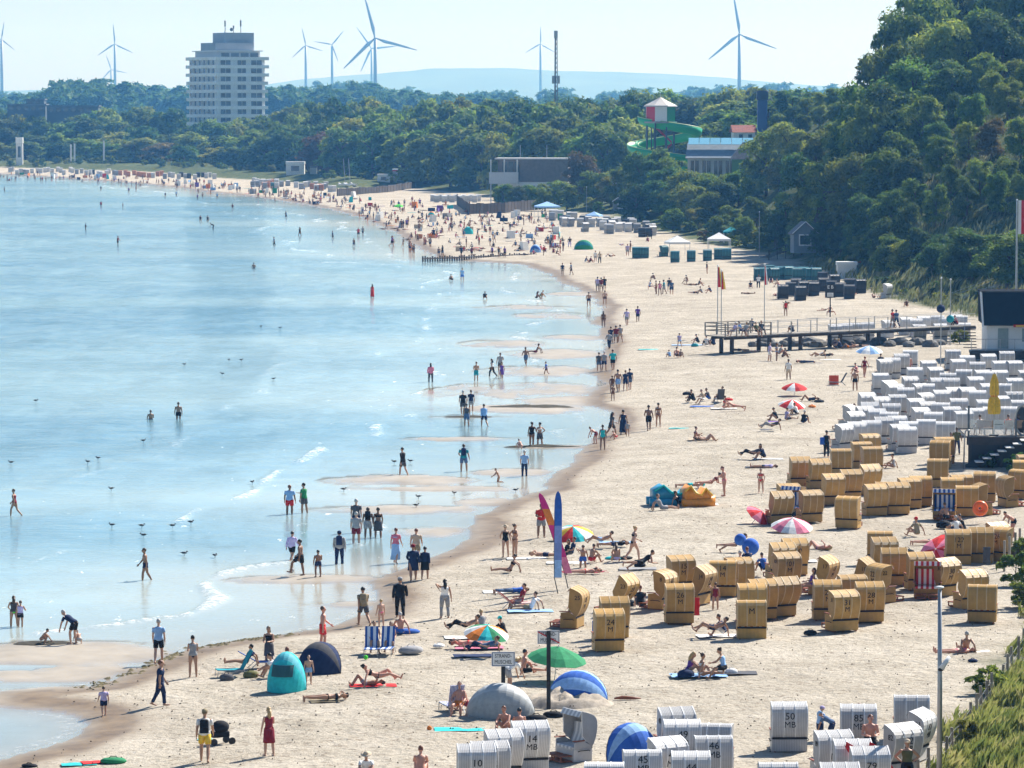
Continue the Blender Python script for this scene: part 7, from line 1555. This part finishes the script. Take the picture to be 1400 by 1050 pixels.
P(949, 550, 'sit', 60, 'T:black L:black', 'dark group beside folding chair', h=1.7); P(962, 552, 'xleg', 100, 'T:beige S:white', 'in the group near the folding chair', h=1.6, hair='hr'); P(970, 548, 'sit', 80, 'T:darkgrey S:blue', 'in the group near the folding chair', h=1.7); P(985, 549, 'chair', 90, 'T:grey S:navy', 'in the grey folding chair', h=1.65, dz=-.1); P(990, 559, 'sit2', -60, 'P:red B:red', 'right of the folding chair group', hair='bn', skin='b'); P(1003, 562, 'prop', 80, 'B:red', 'behind bags on the sand', hair='cn', hatcol='red', skin='d')
P(929, 475, 'wk', 20, 'T:lilac U:lightblue', 'near the long turquoise towels', h=1.3, hair='hn'); P(916, 489, 'sit', 30, 'T:lightblue', 'on the sand before the jetty', h=1.2); P(930, 489, 'sit', -20, '', 'in shade before the jetty', h=1.3, skin='c')
for k, (px, py, ps, cl) in enumerate(((955,470,'sit','T:black S:black'),(966,472,'sit2','T:white L:black'),(976,473,'sit','T:navy S:black'),(1010,481,'pro','U:navy'),(1028,482,'sup','B:pink P:pink'),(1052,494,'st','T:lilac S:white'),(1062,494,'hip','P:lightblue B:lightblue'),(1070,490,'sit','W:brown'),(1065,486,'sit','T:grey'),(1120,491,'side','W:white'),(1128,488,'pro','T:black L:black'),(1150,477,'sit','T:navy L:navy'),(1160,476,'supk','U:orange'),(1142,476,'sit2','P:navy B:navy'),(1175,475,'pro','U:black'),(1100,497,'pro','T:navy L:navy'),(1078,520,'st','T:white S:beige'))):
    P(px, py, ps, rng.choice([-80, 80, 20, 100]), cl, 'below the jetty', hair=rng.choice(['hn', 'hk', 'ln', 'hy']), skin=rng.choice('abcd'), h=rng.uniform(1.6, 1.75))
P(1169, 535, 'st', 10, 'U:black', 'watching near the orange windbreak', skin='b', h=1.7, hair='hr'); P(1182, 516, 'wk2', -30, 'W:maroon', 'beneath the pale blue parasol', skin='d', h=1.7, hair='br'); P(1172, 515, 'sit', 40, 'P:pink', 'left of the pale blue parasol', skin='d', h=1.65, dz=.2); P(1221, 517, 'st', 170, 'P:maroon B:black', 'between the first white chairs', skin='d', h=1.75, hair='bn'); P(1204, 508, 'st', 0, 'T:darkgrey L:darkgrey', 'beside the first white chairs', h=1.5); P(1243, 512, 'st', 0, 'B:pink', 'behind the first white chairs', skin='d', h=1.6)
P(1170, 578, 'sit', 150, 'T:white L:darkgrey', 'in front of white chairs at the field edge', h=1.8, dz=.35); P(1194, 580, 'sit2', 90, 'T:brown', 'beside the white field edge', h=1.65, dz=.3); P(1130, 625, 'st', -30, 'K:black L:black', 'with a blue backpack near the white chairs', h=1.7, hair='bk'); P(1222, 641, 'sit2', 80, 'K:grey', 'on the sand between fields', hair='bn', skin='b', h=1.65); P(1300, 627, 'st', 180, 'K:darkgrey', 'behind the brown chairs by the terrace', h=1.65, skin='c', hair='bk'); P(1308, 622, 'st', 0, 'T:olive L:navy', 'at the foot of the terrace', h=1.75, skin='c')
P(1106, 548, 'supk', 80, 'T:navy', 'shaded by red parasols', h=1.7) ; P(1090, 568, 'sit', 60, 'T:white S:black', 'under the red parasol', h=1.6); P(1075, 575, 'sit2', -60, 'T:lilac S:darkgrey', 'left under the red parasol', h=1.65); P(1062, 575, 'sit', 90, 'T:black', 'leftmost under the red parasol', h=1.65); P(1098, 580, 'sit', -30, 'T:black S:navy', 'right under the red parasol', h=1.7, hair='hw'); P(1055, 590, 'side', 80, 'T:darkgrey L:grey', 'stretched out below the red parasol', h=1.75)
for px, py, cl in ((1005,461,'T:lilac S:grey'),(1014,460,'T:lightblue S:navy'),(1021,461,'T:grey S:darkgrey'),(1029,455,'T:navy S:navy'),(1036,461,'T:olive S:black'),(1043,459,'T:darkgrey L:darkgrey')):
    q = J_.matrix_world; x, y = flat(px, py, JZ); o = P(px, py, 'chair', rng.uniform(120, 240), cl, 'on the jetty platform', z=JZ + .02, h=1.7, hair=rng.choice(['hn', 'hk', 'cw'])); o.location.y += 1.4
for px, py, cl, ps in ((1085,456,'T:darkgrey S:black','sit'),(1222,449,'T:red S:grey','wk2'),(1227,449,'T:denim L:navy','wk'),(1310,446,'T:maroon L:black','sit')):
    o = P(px, py, ps, rng.uniform(-60, 60), cl, 'on the jetty walkway', z=JZ + .02, h=1.72); o.location.y += 1.0
tc_ = T.location
for x_, y_, cl in ((.75, 1.0, 'T:white S:white'), (2.55, 1.0, 'T:red S:navy'), (3.2, 1.1, 'T:blue S:navy')):
    o = P(1350, 600, 'chair', rng.uniform(-20, 20), cl, 'on a terrace chair', h=1.7); o.location = (bpy.data.objects['terrace'].location.x + x_, bpy.data.objects['terrace'].location.y + y_ - .02, bpy.data.objects['terrace'].location.z + TZ)
P(1332, 558, 'chair', 20, 'T:purple S:navy', 'among white chairs left of the yellow parasol', h=1.7, dz=.1)
# beyond the jetty
for px, py, ps, cl in ((769,377,'wk2','T:navy S:beige'),(781,376,'wk2','T:denim S:black'),(817,398,'wk2','T:lilac S:grey'),(822,399,'wk2','T:maroon S:beige'),(826,397,'wk2','T:black S:navy'),(897,402,'st','U:maroon'),(908,402,'wk2','T:teal S:grey'),(915,398,'st','T:black S:denim'),(918,403,'st','T:denim S:navy'),(902,404,'st','W:pink'),(738,408,'crouch','U:green'),(733,409,'sit','U:black'),(945,390,'sup','U:black'),(955,391,'sit','W:darkgrey'),(972,401,'sit','T:navy'),(960,402,'sit','T:grey'),
          (800,359,'sit','T:navy S:white'),(806,359,'sit','T:maroon S:black'),(814,358,'st','T:white S:grey'),(820,360,'st','T:beige L:black'),(834,351,'supk','U:black'),(858,350,'wk2','T:lilac S:grey'),(862,345,'st','W:brown'),(745,345,'sit','T:red S:navy'),(757,346,'sit2','W:maroon'),(712,343,'sit','T:black L:black'),(766,346,'st','U:brown'),(850,336,'pro','T:lilac'),(886,331,'sit','W:maroon'),(891,327,'st','T:navy L:black'),(779,338,'st','T:darkgrey L:lilac'),(1065,392,'sit','U:red'),(1037,394,'st','T:white L:black'),(1026,394,'sit','T:black'),(1022,402,'sup','U:brown'),(1060,404,'sup','U:maroon'),(1195,407,'supk','W:maroon'),(1175,369,'st','T:red S:grey'),(1240,420,'sit','T:brown'),(926,489,'sit','U:brown')):
    P(px, py, ps, rng.choice([-80, 80, 0, 10, 180]), cl, 'beyond the jetty', hair=rng.choice(['hn', 'hk', 'ln', 'hy', 'hr']), skin=rng.choice('abcd'), h=rng.uniform(1.6, 1.8), group='people beyond the jetty')
wade(632, 384, 'st', 10, 'T:lightblue S:blue', 'with hands together beyond the groyne', h=1.8, hair='hk'); wade(618, 384, 'crouch', 20, 'U:black', 'crouching in the sea beyond the groyne', skin='c'); wade(509, 406, 'st', 30, 'G:red', 'alone in red far from the shore', hair='lk', h=1.65); wade(663, 409, 'crouch', 0, 'T:black', 'dark, alone in the shallows', -.1, skin='c'); wade(347, 367, 'st', 0, 'U:navy', 'in the waves far out', -.9); wade(292, 314, 'bend', 90, 'T:black L:black', 'dark, bending in deep water'); wade(274, 303, 'st', 0, 'W:navy', 'standing tall in the far water', -.4); wade(284, 302, 'st', 0, 'W:black', 'standing small in the far water', -.6)
# far shoreline crowd
gp = random.Random(5); dark = ['T:navy S:black', 'T:black S:denim', 'W:black', 'U:navy', 'T:maroon S:black', 'T:grey S:navy', 'U:brown', 'T:denim L:black', 'P:brown B:brown', 'T:red S:black', 'T:lightblue S:navy', 'T:purple S:black']
MASS = []       # the smallest far figures, joined into one crowd
def low_person(px, py, pose, rot, cl, dz, h, skin, hair):
    if dz: x, y = flat(px, py, 0); q = V3((x, y, dz))
    else: q = ground(px, py)
    J = skel(pose); b = MB(); cols = [c.split(':')[1] for c in cl.split()]; kinds = [c[0] for c in cl.split()]
    top = cols[0] if kinds[0] in 'TWPKJ' else None; bot = cols[-1]
    b.loft(torso_rings(J, [-.09, 0, .12, .3, .43, .5], .012, False, 6), 1 if top else 0); b.ell(J['head'], .085, .095, .115, 6, 4, 3); b.loft(torso_rings(J, [-.10, -.03, .05], .02, False, 6), 2)
    for k in 'lr':
        limb(b, J['hip'+k], J['kn'+k], [.09, .06], 5); limb(b, J['kn'+k], J['an'+k], [.055, .04], 5); limb(b, J['sh'+k], J['el'+k], [.055, .042], 5); limb(b, J['el'+k], J['wr'+k], [.04, .03], 5)
    for i in range(len(b.f)): pass
    v = np.array(b.v); v[:, 2] -= v[:, 2].min(); v *= h / 1.71; c, s_ = math.cos(R(rot)), math.sin(R(rot)); v = np.column_stack([v[:, 0]*c - v[:, 1]*s_, v[:, 0]*s_ + v[:, 1]*c, v[:, 2]]) + np.array(q)
    MASS.append((v, b.f, [[('s', skin), ('c', top or bot), ('c', bot), ('h', hair[1])][m_] for m_ in b.m]))
def crowd(lst, place, grp, poses=('st', 'wk2', 'wk', 'st'), dz=0, mass=False):
    for px, py in lst:
        if mass: low_person(px, py, gp.choice(poses), gp.uniform(0, 360), gp.choice(dark), dz, gp.uniform(1.55, 1.82), gp.choice('bc'), 'hk'); continue
        if dz: wade(px, py, gp.choice(poses), gp.uniform(0, 360), gp.choice(dark), place, dz, skin=gp.choice('bc'), hair=gp.choice(['hk', 'hn', 'ln']), h=gp.uniform(1.55, 1.82), group=grp)
        else: P(px, py, gp.choice(poses), gp.uniform(0, 360), gp.choice(dark), place, skin=gp.choice('bcd'), hair=gp.choice(['hk', 'hn', 'ln']), h=gp.uniform(1.55, 1.82), group=grp)
crowd([(536,337),(561,346),(566,347),(600,352),(605,351),(631,352),(645,352),(673,351),(682,352),(690,352),(588,338),(593,326),(573,317),(556,312),(549,312),(583,304),(577,300),(618,316),(616,315),(568,289),(574,282),(567,283),(558,308),(535,302),(544,306),(545,285),(547,290),(535,283),(515,292)], 'near the groyne', 'people at the far waterline near the groyne')
crowd([(519,294),(505,297),(496,294),(484,289),(468,283),(461,283),(500,288),(506,291),(653,325),(655,336),(676,332),(670,337),(551,338),(560,345),(589,337)], '', '', mass=True)
crowd([(560,337),(563,345),(571,330),(581,336),(537,335),(490,322),(496,320),(484,337),(410,322),(455,326),(391,298),(404,276),(375,335),(161,334)], 'wading far out', 'people wading far out', ('st', 'wk2'), -.35)
crowd([(138,283),(168,284),(117,314),(318,286),(271,264),(297,271),(226,269),(241,268),(270,272),(277,270),(288,266),(6,262),(138,260),(176,263),(186,261)], '', '', ('st', 'wk2'), -.35, mass=True)
crowd([(gp.uniform(610, 740), 0) for _ in range(0)] + [(575,300),(590,294),(600,298),(610,307),(628,296),(636,300),(645,303),(650,308),(660,302),(668,309),(674,304),(683,306),(692,308),(700,312),(709,305),(716,308),(724,304),(735,318),(706,320),(692,326),(680,322),(665,318),(655,314),(642,310),(630,306),(618,302),(720,331),(705,338),(745,331),(752,334),(716,322),(622,310),(598,310),(606,300),(640,296),(656,296),(671,298),(688,300),(703,300)], 'sitting on the crowded far sand', 'sunbathers on the crowded far sand', ('sit', 'sit2', 'pro', 'sup', 'side', 'xleg', 'st'), mass=True)
crowd([(10,247),(16,248),(22,247),(48,248),(58,249),(71,247),(82,247),(95,246),(153,252),(156,251),(162,250),(180,255),(186,256),(190,255),(196,252),(217,252),(222,253),(268,251),(275,259),(278,260),(286,257),(294,259),(303,258),(306,257),(350,265),(354,263),(366,262),(372,262),(384,268),(388,266),(392,267),(361,267),(410,272),(416,262),(432,262),(353,272),(363,272),(376,277),(340,266),(328,263)], 'on the farthest beach', 'people on the farthest beach', mass=True)
gq = random.Random(31)
for k in range(230):
    px = gq.uniform(385, 770); lo, hi = float(np.interp(px, [385, 470, 560, 640, 770], [264, 270, 274, 284, 300])), float(np.interp(px, [385, 470, 560, 640, 770], [272, 288, 332, 350, 350]))
    low_person(px, gq.uniform(lo, hi), gq.choice(['sit', 'sit2', 'st', 'pro', 'sup', 'wk2', 'xleg']), gq.uniform(0, 360), gq.choice(dark + ['T:white S:grey', 'P:pink B:pink']), 0, gq.uniform(1.5, 1.8), gq.choice('bcd'), 'hk')
for k in range(90): px = gq.uniform(0, 400); low_person(px, float(np.interp(px, [0, 100, 200, 300, 400], [243, 245, 250, 257, 268])) + gq.uniform(-4, 6), gq.choice(['st', 'sit', 'wk2']), gq.uniform(0, 360), gq.choice(dark), 0, 1.7, gq.choice('bcd'), 'hk')
for k in range(60): px = gq.uniform(860, 1180); low_person(px, gq.uniform(float(np.interp(px, [860, 1180], [345, 400])), float(np.interp(px, [860, 1180], [420, 440]))), gq.choice(['sit', 'pro', 'sup', 'st', 'xleg']), gq.uniform(0, 360), gq.choice(dark), 0, 1.7, gq.choice('bcd'), 'hk') if k < 14 else None
# towels, shelters and windbreaks too small to tell apart on the far beach
GB_, gm = MB(), []; gcol = ['lightblue', 'white', 'red', 'navy', 'turquoise', 'grey', 'orange', 'purple', 'green', 'beige']
for k in range(170):
    px = gq.uniform(0, 780); lo = float(np.interp(px, [0, 200, 385, 470, 560, 640, 780], [237, 243, 262, 268, 272, 282, 300])); hi = float(np.interp(px, [0, 200, 385, 470, 560, 640, 780], [242, 250, 272, 286, 326, 346, 350]))
    c = ground(px, gq.uniform(lo, hi)); mi = gq.randrange(len(gcol)); M = Matrix.Translation(c) @ Matrix.Rotation(gq.uniform(0, 6.28), 4, 'Z')
    kind = gq.random()
    if kind < .5: GB_.box(-.9, .9, -.4, .4, .02, .06, mi, M)
    elif kind < .75: GB_.box(-.8, .8, -.02, .02, 0, .75, mi, M)
    else: GB_.loft([[M @ V3(p_) for p_ in ((-.6, -.45, z_), (.6, -.45, z_), (.6, .4 - z_ * .2, z_), (-.6, .4 - z_ * .2, z_))] for z_ in (0, .5, 1.05, 1.3)], 1 if gq.random() < .6 else mi)
tag(link('distant_beach_gear', GB_.mesh('distant_beach_gear', [cloth(c_) for c_ in gcol])), kind='stuff')
V_, F_, M_, K_ = [], [], [], {}
for v, f, mm in MASS:
    n = sum(len(a) for a in V_); V_.append(v); F_ += [tuple(i + n for i in q) for q in f]; M_ += [K_.setdefault(m_, len(K_)) for m_ in mm]
me = bpy.data.meshes.new('distant_crowd'); me.from_pydata(np.vstack(V_).tolist(), [], F_)
for kk_, cc in K_: me.materials.append(SKIN[cc] if kk_ == 's' else HAIR[cc] if kk_ == 'h' else cloth(cc))
me.polygons.foreach_set('material_index', M_); me.update(); tag(link('distant_crowd', me), kind='stuff')
# backpacks
for px, py, dy, zz, cc, lab in ((503,735,-.16,1.22,'black','black backpack worn by a wader in grey shorts'),(280,1042,-.17,1.28,'black','black backpack worn by the man in yellow shorts'),(497,855,-.17,1.2,'khaki','khaki backpack worn by a walker leaving the water'),(634,644,-.16,1.25,'navy','navy backpack worn in clear water'),(1124,625,-.1,1.05,'blue','blue backpack near the white chairs'),(464,771,-.17,1.22,'navy','navy backpack worn on a grey jacket')):
    c = ground(px, py); e = thing('backpack', (c.x, c.y + dy, c.z), R(3), lab, 'backpack'); part('body', MB().bbox(-.15, .15, -.10, .08, zz - .25, zz + .22, .05), cloth(cc), e, True); part('pocket', MB().bbox(-.11, .11, -.14, -.09, zz - .22, zz - .02, .02), cloth(cc), e)
    for s in (-.1, .1): part('strap', MB().path([(s, .06, zz - .2), (s * 1.1, .20, zz + .02), (s, .06, zz + .2)], .018, 5), cloth('black'), e)
# ================================================================ LABELS: look-alikes are told apart by their place
ORD1 = ['first', 'second', 'third', 'fourth', 'fifth', 'sixth', 'seventh', 'eighth', 'ninth', 'tenth', 'eleventh', 'twelfth', 'thirteenth', 'fourteenth', 'fifteenth', 'sixteenth', 'seventeenth', 'eighteenth', 'nineteenth']
TENS = {2: 'twenty', 3: 'thirty', 4: 'forty', 5: 'fifty', 6: 'sixty', 7: 'seventy'}; TENO = {2: 'twentieth', 3: 'thirtieth', 4: 'fortieth', 5: 'fiftieth', 6: 'sixtieth', 7: 'seventieth'}
def ordw(n): return ORD1[n - 1] if n < 20 else (TENO[n // 10] if n % 10 == 0 else TENS[n // 10] + '-' + ORD1[n % 10 - 1])
bpy.context.view_layer.update()
from collections import defaultdict
buck = defaultdict(list); EXTRA = {}
for it in LABELQ:
    o = it[0]; loc = o.matrix_world.translation
    bs_, _, ex_ = it[1].partition('||'); EXTRA[o.name] = ex_; buck[bs_].append((o, FPX * loc.x / max(loc.y, 1), loc.y))
def name_row(lst, base, pre=''):
    lst.sort(key=lambda t: t[1]); n = len(lst)
    for i, (o, _, _) in enumerate(lst):
        if n == 1: w_ = ''
        elif i == 0: w_ = 'leftmost'
        elif i == n - 1: w_ = 'rightmost'
        elif i < n / 2: w_ = ordw(i + 1) + ' from left'
        else: w_ = ordw(n - i) + ' from right'
        o['label'] = ', '.join(x for x in ((base + ' ' + EXTRA[o.name]).strip(), ' in '.join(y for y in (w_, pre) if y)) if x)
for base, lst in buck.items():
    n = len(lst)
    if n == 1: lst[0][0]['label'] = base; continue
    rows = max(1, round(n / 9)) if n > 12 else 1
    if rows == 1: name_row(lst, base); continue
    lst.sort(key=lambda t: t[2]); k = math.ceil(n / rows)
    for r in range(rows):
        pre = 'nearest row' if r == 0 else 'farthest row' if r == rows - 1 else f'{ordw(r + 1)} row'
        name_row(lst[r * k:(r + 1) * k], base, pre)

bpy.data.scenes.remove(WORK)
